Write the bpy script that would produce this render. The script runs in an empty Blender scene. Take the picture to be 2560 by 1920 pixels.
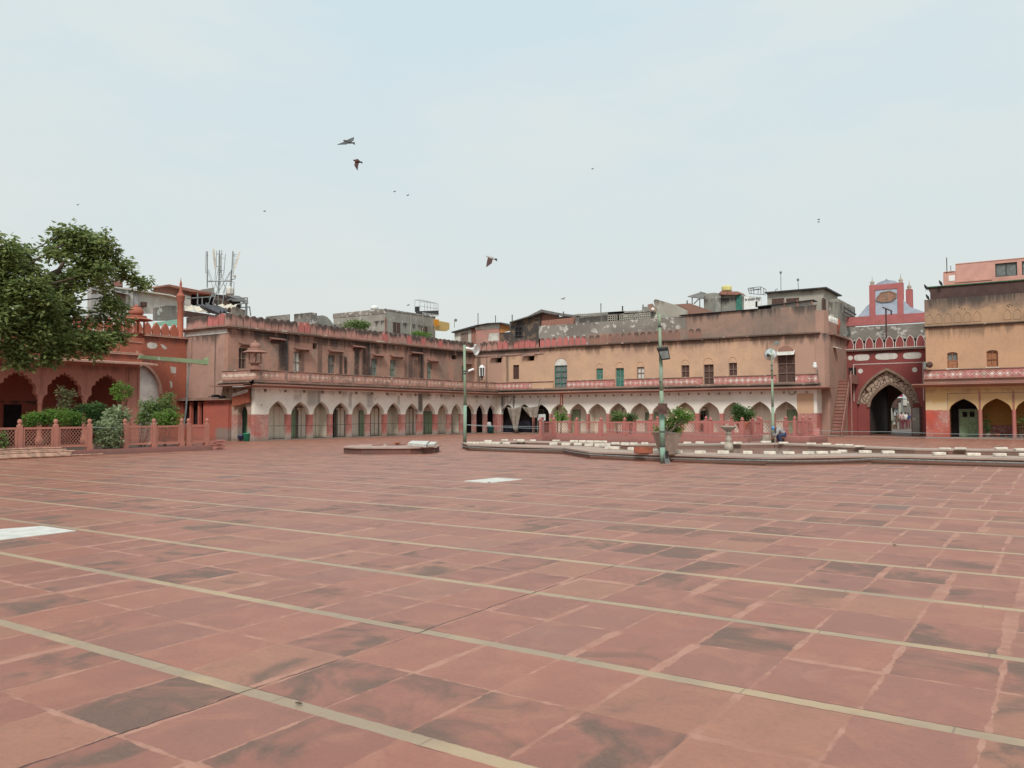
import bpy, bmesh, math, random
from mathutils import Vector, Matrix, geometry
R = math.radians
rnd = random.Random(7)
scene = bpy.context.scene
C = scene.collection
# ------------------------------------------------------------------ camera
CAMF, W, H, CH = 2064.6, 2560, 1920, 1.55
yaw, pitch, roll = R(33.72), R(2.14), R(-0.136)
FW = Vector((-math.sin(yaw)*math.cos(pitch), math.cos(yaw)*math.cos(pitch), math.sin(pitch)))
r0 = Vector((math.cos(yaw), math.sin(yaw), 0)); u0 = r0.cross(FW)
RT = math.cos(roll)*r0 + math.sin(roll)*u0
UP = -math.sin(roll)*r0 + math.cos(roll)*u0
CAM = Vector((0, 0, CH))
cd = bpy.data.cameras.new("camera"); cam = bpy.data.objects.new("camera", cd); C.objects.link(cam)
M = Matrix((RT, UP, -FW)).transposed().to_4x4(); M.translation = CAM
cam.matrix_world = M
cd.sensor_width = 36; cd.lens = CAMF/W*36; cd.clip_end = 3000; cd.clip_start = 0.05
scene.camera = cam
# ------------------------------------------------------------------ world, sun, exposure
SUN_EL, SUN_AZ = 46, 152        # degrees; azimuth clockwise from +y
w = bpy.data.worlds.new("World"); scene.world = w; w.use_nodes = True
nt = w.node_tree; nt.nodes.clear()
out = nt.nodes.new('ShaderNodeOutputWorld'); bg = nt.nodes.new('ShaderNodeBackground')
sky = nt.nodes.new('ShaderNodeTexSky'); sky.sky_type = 'NISHITA'; sky.sun_disc = False
sky.sun_elevation = R(SUN_EL); sky.sun_rotation = R(SUN_AZ); sky.dust_density = 4; sky.air_density = 1.2; sky.ozone_density = 2
bg.inputs[1].default_value = 0.12
tc = nt.nodes.new('ShaderNodeTexCoord'); sp = nt.nodes.new('ShaderNodeSeparateXYZ'); nt.links.new(tc.outputs['Generated'], sp.inputs[0])
mp = nt.nodes.new('ShaderNodeMapping'); mp.inputs['Scale'].default_value = (1.1, 1.1, 4.2); mp.inputs['Rotation'].default_value = (0.1, 0.05, 0.4)
nt.links.new(tc.outputs['Generated'], mp.inputs[0])
nz = nt.nodes.new('ShaderNodeTexNoise'); nz.inputs['Scale'].default_value = 2.1; nz.inputs['Detail'].default_value = 6; nz.inputs['Roughness'].default_value = 0.55
nt.links.new(mp.outputs[0], nz.inputs[0])
mr = nt.nodes.new('ShaderNodeMapRange'); mr.inputs[1].default_value = 0.36; mr.inputs[2].default_value = 0.66; mr.inputs[3].default_value = 0.0; mr.inputs[4].default_value = 1.0
mr.interpolation_type = 'SMOOTHSTEP'; nt.links.new(nz.outputs[0], mr.inputs[0])
# thin cloud veil: pale white-grey mixed over the blue, thicker near the horizon
cl = nt.nodes.new('ShaderNodeMix'); cl.data_type = 'RGBA'
cl.inputs[6].default_value = (4.85, 5.85, 6.15, 1); cl.inputs[7].default_value = (5.55, 6.05, 5.95, 1)
nt.links.new(mr.outputs[0], cl.inputs[0])
hz = nt.nodes.new('ShaderNodeMapRange'); hz.interpolation_type = 'SMOOTHSTEP'
hz.inputs[1].default_value = 0.0; hz.inputs[2].default_value = 0.50; hz.inputs[3].default_value = 1.0; hz.inputs[4].default_value = 0.0
nt.links.new(sp.outputs[2], hz.inputs[0])
c2 = nt.nodes.new('ShaderNodeMix'); c2.data_type = 'RGBA'; c2.inputs[7].default_value = (5.45, 5.65, 5.4, 1)
nt.links.new(hz.outputs[0], c2.inputs[0]); nt.links.new(cl.outputs[2], c2.inputs[6])
c3 = nt.nodes.new('ShaderNodeMix'); c3.data_type = 'RGBA'; c3.inputs[0].default_value = 0.88
nt.links.new(sky.outputs[0], c3.inputs[6]); nt.links.new(c2.outputs[2], c3.inputs[7])
nt.links.new(c3.outputs[2], bg.inputs[0]); nt.links.new(bg.outputs[0], out.inputs[0])
sl = bpy.data.lights.new("sun", 'SUN'); sl.energy = 2.2; sl.angle = R(15); sl.color = (1, 0.95, 0.88)
so = bpy.data.objects.new("sun", sl); C.objects.link(so)
a, e = R(SUN_AZ), R(SUN_EL)
sd = Vector((math.sin(a)*math.cos(e), math.cos(a)*math.cos(e), math.sin(e)))
so.rotation_euler = sd.to_track_quat('Z', 'Y').to_euler()
vs = scene.view_settings; vs.view_transform = 'Standard'; vs.look = 'None'; vs.gamma = 1; vs.exposure = 0.23
# ------------------------------------------------------------------ measuring: where a sight line of the photograph meets a real plane
FR = dict(a=(0,540,.19293), b=(0,840,.25316), c=(400,600,.18987), d=(780,720,.19892), e=(440,860,.18987), f=(820,940,.18987),
          g=(1140,720,.18987), h=(1120,980,.18987), i=(1520,720,.17179), j=(1500,960,.18083), k=(1860,660,.18085), l=(1840,940,.18083),
          m=(2040,680,.16878), n=(2180,640,.32562), o=(2200,960,.09644), p=(1620,1040,.08439), q=(1890,1040,.07685), r=(2400,960,.09644),
          s=(440,1040,.09946), t=(0,1080,.13562), z=(0,0,1))
def ray(f, x, y):
    A = FR[f]; px, py = A[0]+x*A[2], A[1]+y*A[2]
    return FW + RT*((px-W/2)/CAMF) + UP*((H/2-py)/CAMF)
def onG(f, x, y, z=0.0): d = ray(f, x, y); return CAM + d*((z-CH)/d.z)
def onX(f, x, y, X): d = ray(f, x, y); return CAM + d*(X/d.x)
def onY(f, x, y, Y): d = ray(f, x, y); return CAM + d*(Y/d.y)
def onD(f, x, y, D): d = ray(f, x, y); return CAM + d*D        # D metres in front of the camera
# ------------------------------------------------------------------ node materials
class S:
    def __init__(s, name):
        s.m = bpy.data.materials.new(name); s.m.use_nodes = True; s.t = s.m.node_tree; s.t.nodes.clear()
        s.o = s.t.nodes.new('ShaderNodeOutputMaterial'); s.b = s.t.nodes.new('ShaderNodeBsdfPrincipled')
        s.t.links.new(s.b.outputs[0], s.o.inputs[0]); s._p = None
    def put(s, sock, v):
        if isinstance(v, bpy.types.NodeSocket): s.t.links.new(v, sock)
        elif isinstance(v, (tuple, list)): sock.default_value = tuple(v) + ((1,) if len(v) == 3 and len(sock.default_value) == 4 else ())
        else: sock.default_value = v
    def pos(s):
        if not s._p:
            g = s.t.nodes.new('ShaderNodeNewGeometry'); s._p = g.outputs['Position']
            x = s.t.nodes.new('ShaderNodeSeparateXYZ'); s.t.links.new(s._p, x.inputs[0]); s.x, s.y, s.z = x.outputs
            s.nrm = g.outputs['Normal']
        return s._p
    def vec(s, x, y, z):
        n = s.t.nodes.new('ShaderNodeCombineXYZ'); s.put(n.inputs[0], x); s.put(n.inputs[1], y); s.put(n.inputs[2], z); return n.outputs[0]
    def sc(s, v, k):
        n = s.t.nodes.new('ShaderNodeVectorMath'); n.operation = 'MULTIPLY'; s.put(n.inputs[0], v); n.inputs[1].default_value = k if isinstance(k, tuple) else (k, k, k); return n.outputs[0]
    def noise(s, scale=1.0, k=(1, 1, 1), det=4, rough=.55, v=None, dist=0, off=0):
        v = v if v is not None else s.pos()
        kk = tuple(c*scale for c in k); v = s.sc(v, kk)
        if off:
            a = s.t.nodes.new('ShaderNodeVectorMath'); a.operation = 'ADD'; s.put(a.inputs[0], v); a.inputs[1].default_value = (off, off*1.7, off*.3); v = a.outputs[0]
        n = s.t.nodes.new('ShaderNodeTexNoise'); n.inputs['Scale'].default_value = 1; n.inputs['Detail'].default_value = det
        n.inputs['Roughness'].default_value = rough; n.inputs['Distortion'].default_value = dist; s.put(n.inputs[0], v); return n.outputs[0]
    def white(s, v):
        n = s.t.nodes.new('ShaderNodeTexWhiteNoise'); n.noise_dimensions = '3D'; s.put(n.inputs[0], v); return n.outputs[0]
    def vor(s, scale, feature='F1', v=None, k=(1, 1, 1)):
        n = s.t.nodes.new('ShaderNodeTexVoronoi'); n.feature = feature; n.inputs['Scale'].default_value = scale
        s.put(n.inputs[0], s.sc(v if v is not None else s.pos(), k)); return n.outputs['Distance']
    def ma(s, op, a, b=0.0, c=None, clamp=False):
        n = s.t.nodes.new('ShaderNodeMath'); n.operation = op; n.use_clamp = clamp; s.put(n.inputs[0], a); s.put(n.inputs[1], b)
        if c is not None: s.put(n.inputs[2], c)
        return n.outputs[0]
    def mul(s, a, b): return s.ma('MULTIPLY', a, b)
    def add(s, a, b): return s.ma('ADD', a, b)
    def inv(s, a): return s.ma('SUBTRACT', 1.0, a)
    def mr(s, v, a, b, c=0.0, d=1.0):
        n = s.t.nodes.new('ShaderNodeMapRange'); n.interpolation_type = 'SMOOTHSTEP'; s.put(n.inputs[0], v)
        for q, val in zip((1, 2, 3, 4), (a, b, c, d)): s.put(n.inputs[q], val)
        return n.outputs[0]
    def band(s, v, c, wd, soft):        # 1 inside |v-c|<wd
        d = s.ma('ABSOLUTE', s.ma('SUBTRACT', v, c)); return s.mr(d, wd, wd+soft, 1.0, 0.0)
    def mix(s, f, a, b):
        n = s.t.nodes.new('ShaderNodeMix'); n.data_type = 'RGBA'; s.put(n.inputs[0], f); s.put(n.inputs[6], a); s.put(n.inputs[7], b); return n.outputs[2]
    def hsv(s, col, v):
        n = s.t.nodes.new('ShaderNodeHueSaturation'); s.put(n.inputs['Color'], col); s.put(n.inputs['Value'], v); return n.outputs[0]
    def fin(s, col, rough=.85, bump=None, bs=.3, bd=.02, spec=.3, metal=0, emit=None):
        s.put(s.b.inputs['Base Color'], col); s.put(s.b.inputs['Roughness'], rough); s.put(s.b.inputs['Specular IOR Level'], spec); s.put(s.b.inputs['Metallic'], metal)
        if bump is not None:
            n = s.t.nodes.new('ShaderNodeBump'); n.inputs['Strength'].default_value = bs; n.inputs['Distance'].default_value = bd
            s.put(n.inputs['Height'], bump); s.t.links.new(n.outputs[0], s.b.inputs['Normal'])
        return s.m
def simple(name, col, var=.25, scale=6, rough=.8, metal=0, dirt=None, spec=.3, bump=.2):
    s = S(name); s.pos(); n = s.noise(scale, det=5); m = s.noise(scale*.2, det=3, off=3)
    c = s.mix(s.mr(n, .3, .7), tuple(v*(1-var) for v in col), tuple(min(1, v*(1+var*.6)) for v in col))
    c = s.mix(s.mr(m, .55, .75, 0, .55), c, dirt or tuple(v*.55 for v in col))
    return s.fin(c, rough, n, bump, .01, spec, metal)
def plaster(name, col, alt=None, sb=0.0, dado=None, zs=(), stains=(), axis='y', dirt=.5, streak=.6, peel=None, peelk=.62, grime=(.07, .06, .055), lowworn=None, extra=None):
    """old limewash: patches, rain streaks hanging below the ledges zs, dark stains at given stations, painted dado"""
    s = S(name); s.pos(); u = s.y if axis == 'y' else s.x
    big = s.noise(.55, det=5, off=2); fine = s.noise(7, det=6, rough=.65); mid = s.noise(2.2, det=5, off=9)
    alt = alt or tuple(c*.78 for c in col)
    c = s.mix(s.mr(big, .38, .64), col, alt)
    c = s.mix(s.mr(fine, .35, .75, 0, .28), c, tuple(v*.6 for v in col))
    if peel: c = s.mix(s.mul(s.mr(mid, peelk, peelk+.03), s.mr(fine, .35, .5)), c, peel)
    if extra: c = extra(s, c, fine, mid)
    if dado:
        zd, dc = dado; edge = s.add(s.z, s.ma('MULTIPLY', s.ma('SUBTRACT', mid, .5), .12))
        dcol = s.mix(s.mr(mid, .35, .7), dc, tuple(v*.72+.02 for v in dc))
        pv = s.noise(1, k=(.9, .9, .45), det=2, off=44); dcol = s.mix(s.mul(s.mr(s.add(fine, s.mul(s.ma('SUBTRACT', pv, .5), .7)), .55, .64), .75), dcol, (.47, .37, .32)); dcol = s.mix(s.mr(pv, .35, .62, 0, .45), dcol, (.40, .22, .19))
        if lowworn:
            dcol = s.mix(s.mr(s.add(s.z, s.mul(big, 1.4)), lowworn+.45, lowworn+.95, .85, 0), dcol, (.36, .32, .28))
        c = s.mix(s.mr(edge, zd-.015, zd+.015, 1.0, 0.0), c, dcol)
    st = s.noise(1, k=(2.3, 2.3, .20), det=6, rough=.7, off=4)
    lowf = s.noise(1, k=(.55, .55, .15), det=3, off=57)
    if zs:
        tot = None
        for z0, ln in zs:
            below = s.mul(s.mr(s.z, z0, z0+.02, 1, 0), s.mr(s.z, z0-ln, z0, 0, 1))
            k = s.mr(s.add(s.add(st, s.mul(below, .28)), s.mul(s.ma('SUBTRACT', lowf, .5), .75)), .66-sb, .86-sb)
            k = s.mul(k, below); k = s.mul(k, 1.6); tot = k if tot is None else s.ma('MAXIMUM', tot, k)
        c = s.mix(s.ma('MULTIPLY', tot, streak, clamp=True), c, grime)
    if stains:
        tot = None; wob = s.add(u, s.mul(s.ma('SUBTRACT', st, .5), .5))
        for u0, wd, z0, z1, am in stains:
            b = s.mul(s.band(wob, u0, wd*.45, wd*.9), s.mul(s.mr(s.z, z0-.05, z0+.35), s.mr(s.z, z1-.1, z1+.05, 1, 0)))
            b = s.mul(b, am); tot = b if tot is None else s.ma('MAXIMUM', tot, b)
        c = s.mix(s.mul(tot, s.mr(fine, .2, .6, .75, 1.0)), c, grime)
    c = s.mix(s.mr(s.noise(.9, det=6, rough=.7, off=21), .5, .72, 0, dirt), c, tuple(v*.5+g*.4 for v, g in zip(col, grime)))
    c = s.mix(s.mr(s.z, 0.0, .35, .5, 0), c, (.12, .09, .075))
    return s.fin(c, .9, s.add(fine, s.mul(mid, .6)), .35, .02, .2)
MT = {}
def lib():
    L = MT
    cornice_dirt = (7.0, 1.6)
    ys = lambda f, x: onX(f, x, 900, -43.1).y
    st = [(ys('e', 1400), .22, 4.2, 7.1, .9), (ys('e', 1650), .12, 4.2, 6.0, .5), (ys('d', 360), .10, 4.2, 5.9, .75), (ys('d', 420), .08, 4.2, 5.8, .8), (ys('d', 565), .16, 4.2, 6.6, .8),
          (ys('d', 670), .20, 4.2, 7.1, .85), (ys('d', 710), .2, 4.2, 5.2, .6), (ys('d', 1240), .18, 4.2, 6.4, .65), (ys('d', 1300), .22, 4.2, 6.0, .5), (ys('d', 1370), .2, 4.2, 7.1, .7), (ys('d', 1180), .12, 4.2, 6.9, .45), (ys('d', 100), .1, 4.2, 7.0, .5), (ys('d', 820), .12, 5.9, 6.9, .6)]
    L['lw_upper'] = plaster('pink_brown_limewash', (.44, .245, .185), (.37, .215, .165), zs=[(7.0, 1.3)], stains=[(a_, b_*1.9, c_, d_, min(1, e_*1.25)) for a_, b_, c_, d_, e_ in st], axis='y', dirt=.62, sb=.05, extra=lambda s, c, fi, mi: s.mix(s.mul(s.mr(s.noise(.75, k=(1, 1, .45), det=6, rough=.7, off=77), .47, .60), s.mr(fi, .25, .6, .45, .9)), c, (.27, .205, .165)), peel=(.34, .27, .22), peelk=.63, grime=(.06, .045, .04))
    xs = lambda f, x: onY(f, x, 900, 32.8).x
    L['lw_end'] = plaster('end_wall_limewash', (.43, .27, .215), (.35, .23, .19), zs=[(6.9, 1.6)], sb=.04, stains=[(xs('c', 735), .07, 2.5, 6.8, .75), (xs('c', 420), .09, 4.6, 6.8, .45), (xs('c', 900), .18, 3.5, 6.8, .5), (xs('c', 1000), .2, 6, 7.0, .6)], axis='x', dirt=.45, grime=(.08, .06, .05))
    ext = lambda s, c, fi, mi: s.mix(s.mul(s.mr(s.z, 3.25, 3.0, 1, 0), .9), c, (.33, .17, .13))
    L['lw_arc'] = plaster('white_arcade_limewash', (.84, .80, .72), (.74, .70, .61), dado=(1.62, (.42, .145, .12)), zs=[(3.15, .7)], stains=[(onX('f', 1215, 300, -40.3).y, .30, 1.6, 3.2, 1.0), (onX('f', 1270, 200, -40.3).y, .8, 2.6, 3.3, .6), (onX('f', 560, 300, -40.3).y, .35, 1.9, 3.1, .5), (onX('f', 290, 300, -40.3).y, .2, 1.9, 3.1, .5), (onX('e', 1790, 800, -40.3).y, .5, 2.0, 3.2, .55), (onX('e', 1600, 700, -40.3).y, .4, 2.3, 2.9, .4), (onX('d', 80, 1350, -40.3).y, .2, 1.7, 3.2, .7), (onX('f', 930, 300, -40.3).y, .14, 2.2, 3.0, .5)], axis='y', dirt=.22, streak=.28, peel=(.44, .36, .29), peelk=.66, lowworn=.3, grime=(.13, .115, .10))
    L['lw_arc_end'] = plaster('corner_pier_limewash', (.42, .30, .23), (.36, .27, .21), dado=(1.62, (.36, .12, .085)), dirt=.5, lowworn=.75, zs=[(3.2, .8)])
    L['rw_arc'] = plaster('white_arcade_limewash_far', (.78, .76, .69), (.71, .68, .60), dado=(1.62, (.42, .14, .12)), zs=[(3.1, .5)], axis='x', dirt=.15, streak=.12, lowworn=.3,
        stains=[(onY('h', 715, 100, 58).x, .12, 1.7, 3.1, .7), (onY('h', 860, 100, 58).x, .08, 1.7, 3.1, .6)],
        extra=lambda s, c, fi, mi: s.mix(s.ma('MAXIMUM', s.mul(s.band(s.x, -15.0+.35, .55, .02), s.mr(s.z, 2.95, 3.0, 1, 0)), 0.0), c, (.52, .34, .225)))
    L['red_paint_runs'] = simple('red_paint_runs', (.50, .14, .08), .3)
    L['rw_upper'] = plaster('ochre_limewash', (.57, .375, .25), (.51, .34, .24), zs=[(7.1, 1.3)], axis='x', dirt=.30, grime=(.15, .105, .08), streak=.62, sb=.03,
        stains=[(onY('g', 300, 1000, 58.6).x, .22, 4.2, 6.7, .97), (onY('g', 400, 1000, 58.6).x, .08, 4.2, 6.7, .8), (onY('g', 675, 1000, 58.6).x, .16, 4.2, 6.7, .8), (onY('k', 590, 1100, 58.6).x, .2, 6.2, 7.1, .6), (onY('k', 790, 1000, 58.6).x, .14, 6.3, 7.1, .75), (onY('k', 310, 1100, 58.6).x, .07, 5.8, 7.0, .6)],
        extra=lambda s, c, fi, mi: s.mix(s.ma('MAXIMUM', s.mul(s.mul(s.mr(s.noise(.7, k=(1, 1, .8), det=6, rough=.7, off=77), .46, .6), s.mr(s.z, 5.6, 6.9)), .75), s.ma('MAXIMUM', s.mr(s.add(s.x, s.mul(mi, 1.2)), -18.2, -15.2, 0, .85), s.mr(s.add(s.x, s.mul(mi, 1.2)), -39.8, -38.6, .85, 0))), c, (.40, .255, .20)))
    L['rw_side'] = plaster('side_wall_limewash', (.40, .25, .195), (.34, .22, .175), extra=lambda s, c, fi, mi: s.mix(s.mul(s.mr(s.noise(.75, k=(1, 1, .45), det=6, rough=.7, off=77), .52, .66), s.mr(fi, .25, .6, .45, .9)), c, (.27, .205, .165)), zs=[(7.1, 1.4)], axis='y', dirt=.35)
    L['parapet_brown'] = plaster('brown_parapet', (.33, .22, .17), (.24, .185, .155), zs=[(9.1, 1.2)], sb=.03, axis='x', dirt=.6, peel=(.48, .38, .32), peelk=.73)
    L['parapet_grey'] = plaster('grey_weathered_parapet', (.27, .25, .22), (.19, .175, .155), axis='x', dirt=.5, zs=[(9.6, 1.4)], sb=.04, peel=(.52, .50, .46), peelk=.565)
    L['merlon_l'] = plaster('merlon_pink_dark', (.48, .24, .20), (.38, .23, .195), sb=.12, zs=[(7.95, .9)], dirt=.45, streak=.9, peel=(.42, .36, .31), peelk=.66, grime=(.09, .07, .06))
    L['merlon_pink'] = plaster('merlon_bright_pink', (.50, .165, .155), (.44, .16, .14), sb=.02, zs=[(7.95, .6)], dirt=.3, peel=(.5, .42, .38), peelk=.68)
    L['merlon_brown'] = plaster('merlon_brown', (.30, .165, .125), (.25, .15, .12), dirt=.4, zs=[(7.95, .6)])
    L['cornice'] = plaster('cornice_dark_edge', (.36, .22, .175), (.22, .16, .13), dirt=.75, peel=(.50, .44, .38), peelk=.60, grime=(.05, .04, .035))
    L['cornice_dark'] = plaster('cornice_blackened', (.20, .14, .115), (.10, .075, .06), dirt=.6, peel=(.42, .33, .28), peelk=.62)
    L['eave_pink'] = plaster('eave_pink_brown', (.38, .20, .155), (.31, .18, .145), dirt=.5, peel=(.5, .40, .34), peelk=.66)
    # carved balustrade, flaking pink over white
    def balus(name, axis, strong):
        s = S(name); s.pos(); u = s.y if axis == 'y' else s.x
        fi = s.noise(6, det=6, rough=.7); mi = s.noise(1.1, det=4, off=5)
        a = s.ma('ABSOLUTE', s.ma('SUBTRACT', s.ma('FRACT', s.ma('DIVIDE', u, .42)), .5)); b = s.mul(s.ma('ABSOLUTE', s.ma('SUBTRACT', s.ma('FRACT', s.ma('DIVIDE', s.ma('SUBTRACT', s.z, 3.81), .37)), .5)), 1.0)
        dia = s.ma('ADD', a, b); m = s.mr(s.add(dia, s.mul(s.ma('SUBTRACT', fi, .5), .5)), .23, .27, 1, 0)
        lat = s.mr(s.ma('ABSOLUTE', s.ma('SUBTRACT', dia, .5)), .05, .09, 1, 0)
        m = s.ma('MAXIMUM', m, s.mul(lat, .6))
        inb = s.mul(s.mr(s.z, 3.79, 3.81), s.mr(s.z, 4.16, 4.18, 1, 0))
        m = s.mul(s.mul(m, inb), s.mr(mi, .36, .5, strong, 1))
        base = s.mix(s.mr(mi, .4, .6), (.48, .18, .165) if axis == 'x' else (.46, .24, .19), (.40, .17, .14) if axis == 'x' else (.36, .20, .155))
        c = s.mix(m, base, (.72, .64, .58) if axis == 'x' else (.66, .52, .43))
        c = s.mix(s.mul(s.mr(fi, .54, .62), .5), c, (.16, .10, .085)); c = s.mix(s.mr(s.z, 4.22, 4.28), c, (.17, .10, .08))
        c = s.mix(s.mr(s.noise(1.3, det=5, off=33), .52, .7, 0, .55), c, (.17, .12, .10))
        return s.fin(c, .9, s.add(s.mul(m, .6), fi), .5, .02, .2)
    L['bal_l'] = balus('balustrade_carved_left', 'y', .6); L['bal_r'] = balus('balustrade_painted_lattice', 'x', .35)
    L['inner'] = plaster('cream_inner_wall', (.78, .71, .59), (.70, .63, .52), dirt=.2, zs=[(2.4, 1.2)], streak=.35, grime=(.2, .17, .14))
    L['ceil'] = simple('soffit_plaster', (.35, .27, .21), .2)
    L['green'] = plaster('green_door_paint', (.30, .40, .25), (.24, .33, .21), dirt=.35, streak=.5, zs=[(1.9, 1.5)], grime=(.12, .12, .08))
    L['green2'] = simple('light_green_paint', (.27, .38, .22), .25, 8)
    L['mint'] = simple('mint_plaster', (.33, .60, .46), .12, 3)
    L['teal'] = simple('teal_shutter', (.055, .19, .15), .4, 9)
    L['darkwood'] = simple('dark_brown_wood', (.10, .055, .045), .4, 9)
    L['wood'] = simple('weathered_wood', (.30, .20, .14), .35, 9)
    L['window_orange'] = simple('orange_brown_shutter', (.33, .15, .08), .3, 9)
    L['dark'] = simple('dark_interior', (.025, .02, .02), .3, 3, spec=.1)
    L['glassgrey'] = simple('dusty_pane', (.16, .18, .17), .3, 5, .35, spec=.5)
    L['greyframe'] = simple('grey_green_frame', (.22, .24, .20), .25, 9)
    L['brownframe'] = simple('brown_grey_frame', (.24, .17, .14), .25, 9)
    L['awning'] = plaster('awning_stone', (.30, .15, .12), (.23, .13, .105), dirt=.5)
    L['whitewash'] = simple('white_wash', (.62, .61, .56), .15, 5)
    L['redstone'] = plaster('red_painted_stone', (.41, .135, .085), (.36, .125, .085), dirt=.35, peel=(.55, .42, .35), peelk=.69, zs=[(6.5, 1.0), (5, .6)], streak=.35)
    L['porchstone'] = plaster('orange_pink_sandstone', (.42, .19, .145), (.37, .165, .125), dirt=.3, zs=[(4.3, .8)], streak=.3)
    L['eave_mosque'] = simple('eave_pale_sandstone', (.45, .27, .21), .2)
    L['redwall'] = plaster('red_low_wall', (.42, .12, .085), (.38, .12, .09), dirt=.35, zs=[(2.4, .4)],
        extra=lambda s, c, fi, mi: s.mix(s.mul(s.mr(s.add(s.z, s.mul(mi, .6)), 1.25, .9, 0, 1), s.mr(s.x, -43.9, -43.3)), c, (.24, .19, .165)))
    L['gate_red'] = plaster('gate_deep_red', (.275, .075, .070), (.24, .07, .065), axis='x', dirt=.35, zs=[(6.3, .8)], streak=.5, peel=(.30, .10, .09), peelk=.7)
    L['gate_white'] = simple('gate_white_trim', (.62, .56, .52), .2, 6)
    L['gate_brown'] = simple('gate_brown_plaster', (.25, .175, .13), .25, 4)
    s = S('stucco_floral_inlay'); s.pos()
    d = s.vor(3.4, 'DISTANCE_TO_EDGE', k=(1, .2, 1)); fi = s.noise(14, det=4)
    c = s.mix(s.mr(s.add(d, s.mul(s.ma('SUBTRACT', fi, .5), .10)), .035, .075), (.085, .038, .03), (.40, .31, .24))
    L['inlay'] = s.fin(c, .85, s.mr(d, .02, .09), .8, .03)
    L['gate_pink'] = simple('rooftop_frame_pink', (.42, .14, .135), .12, 2)
    L['bluegrey'] = simple('blue_grey_wall', (.40, .46, .55), .12, 3)
    L['plaque'] = simple('plaque_brown', (.33, .18, .13), .2, 6)
    L['rb_yellow'] = plaster('yellow_arcade_limewash', (.58, .39, .18), (.53, .36, .19), dado=(1.78, (.47, .095, .065)), axis='x', dirt=.15, zs=[(3.1, .5)], streak=.2,
        extra=lambda s, c, fi, mi: s.mix(s.mul(s.mul(s.mr(s.add(s.z, s.mul(mi, .8)), 2.75, 2.65, 0, 1), s.mr(s.x, -5.9, -6.0, 0, 1)), .8), c, (.60, .47, .30)))
    L['rb_inner'] = plaster('yellow_inner_wall', (.42, .22, .06), (.38, .20, .06), dado=(.85, (.27, .035, .03)), dirt=.25)
    L['rb_upper'] = plaster('orange_limewash', (.54, .335, .21), (.48, .30, .19), axis='x', dirt=.35, zs=[(7.0, 1.5)], streak=.5, sb=.04, grime=(.18, .125, .09))
    s0 = lambda s, c, fi, mi: s.mix(s.mr(s.add(s.z, s.mul(mi, 1.4)), 8.5, 9.1, 0, .8), c, (.17, .13, .105))
    L['rb_parapet'] = plaster('parapet_orange_brown', (.44, .29, .185), (.36, .25, .17), axis='x', dirt=.4, zs=[(8.8, 1.2)], streak=.6, extra=s0)
    L['fascia'] = simple('brown_fascia', (.085, .05, .045), .2, 2)
    L['greenmat'] = simple('green_roof_edge', (.05, .14, .08), .4, 8)
    L['salmon'] = simple('salmon_wall', (.58, .32, .26), .08, 2)
    L['concrete'] = plaster('old_concrete', (.33, .32, .28), (.25, .24, .21), dirt=.5, zs=[(9.9, 1.5), (11, 1.2)], streak=.7, peel=(.48, .47, .42), peelk=.62)
    L['concrete2'] = plaster('pale_concrete', (.42, .40, .34), (.36, .33, .28), dirt=.3, zs=[(11.2, 1.3)], streak=.5)
    L['greyhouse'] = plaster('grey_house', (.42, .42, .41), (.34, .33, .31), dirt=.4, zs=[(12, 2.5)], streak=.6)
    L['whitehouse'] = simple('white_house_wall', (.60, .59, .52), .12, 2)
    L['brick'] = simple('red_brick_wall', (.33, .16, .12), .35, 10)
    L['brownshed'] = plaster('dark_shed', (.085, .07, .068), (.07, .06, .058), dirt=.3, extra=lambda s, c, fi, mi: s.mix(s.mul(s.mr(mi, .5, .6), .6), c, (.24, .16, .10)))
    L['tin'] = simple('corrugated_tin', (.17, .16, .15), .35, 3, .6)
    L['tin_white'] = simple('dirty_white_sheet', (.55, .53, .47), .25, 2)
    L['orange'] = simple('orange_cloth', (.48, .21, .07), .15)
    L['yellow'] = simple('yellow_board', (.55, .39, .15), .12, 3)
    L['yellow2'] = simple('yellow_tank', (.62, .57, .24), .1, 3)
    L['amber'] = simple('amber_box', (.62, .27, .03), .1)
    L['darktarp'] = simple('dark_tarpaulin', (.09, .095, .105), .35, 4)
    L['paletarp'] = simple('pale_tarpaulin', (.62, .56, .45), .2, 3)
    L['steel'] = simple('galvanised_steel', (.24, .26, .25), .25, 9, .5, .3)
    L['darksteel'] = simple('dark_steel', (.07, .07, .07), .3, 9, .6, .3)
    L['white'] = simple('white_paint', (.78, .78, .76), .08, 6, .5)
    L['polegreen'] = plaster('flaking_green_pole_paint', (.28, .36, .25), (.25, .34, .26), dirt=.3, peel=(.10, .12, .08), peelk=.68)
    L['polemint'] = plaster('mint_pole_paint', (.24, .38, .30), (.26, .36, .27), dirt=.25, peel=(.10, .12, .08), peelk=.70)
    L['beamgreen'] = plaster('green_beam_paint', (.28, .37, .21), (.31, .38, .25), dirt=.3, peel=(.48, .52, .42), peelk=.62)
    L['jali'] = plaster('pink_red_sandstone_screen', (.43, .19, .145), (.37, .17, .13), dirt=.35, peel=(.52, .30, .24), peelk=.70)
    L['jali2'] = plaster('painted_pink_screen', (.42, .165, .145), (.37, .155, .13), dirt=.15)
    L['plinth'] = plaster('pink_plinth', (.37, .165, .145), (.33, .17, .145), dirt=.4)
    L['marble'] = simple('white_marble', (.62, .61, .56), .14, 5, .6, dirt=(.42, .38, .33))
    L['block'] = simple('whitewashed_kerb_block', (.66, .60, .51), .22, 6, .9)
    L['coping'] = plaster('stone_coping', (.46, .35, .29), (.40, .31, .26), dirt=.3)
    L['rimwall'] = plaster('rim_red_stone', (.31, .15, .115), (.27, .17, .13), dirt=.5, peel=(.35, .29, .24), peelk=.66)
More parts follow.
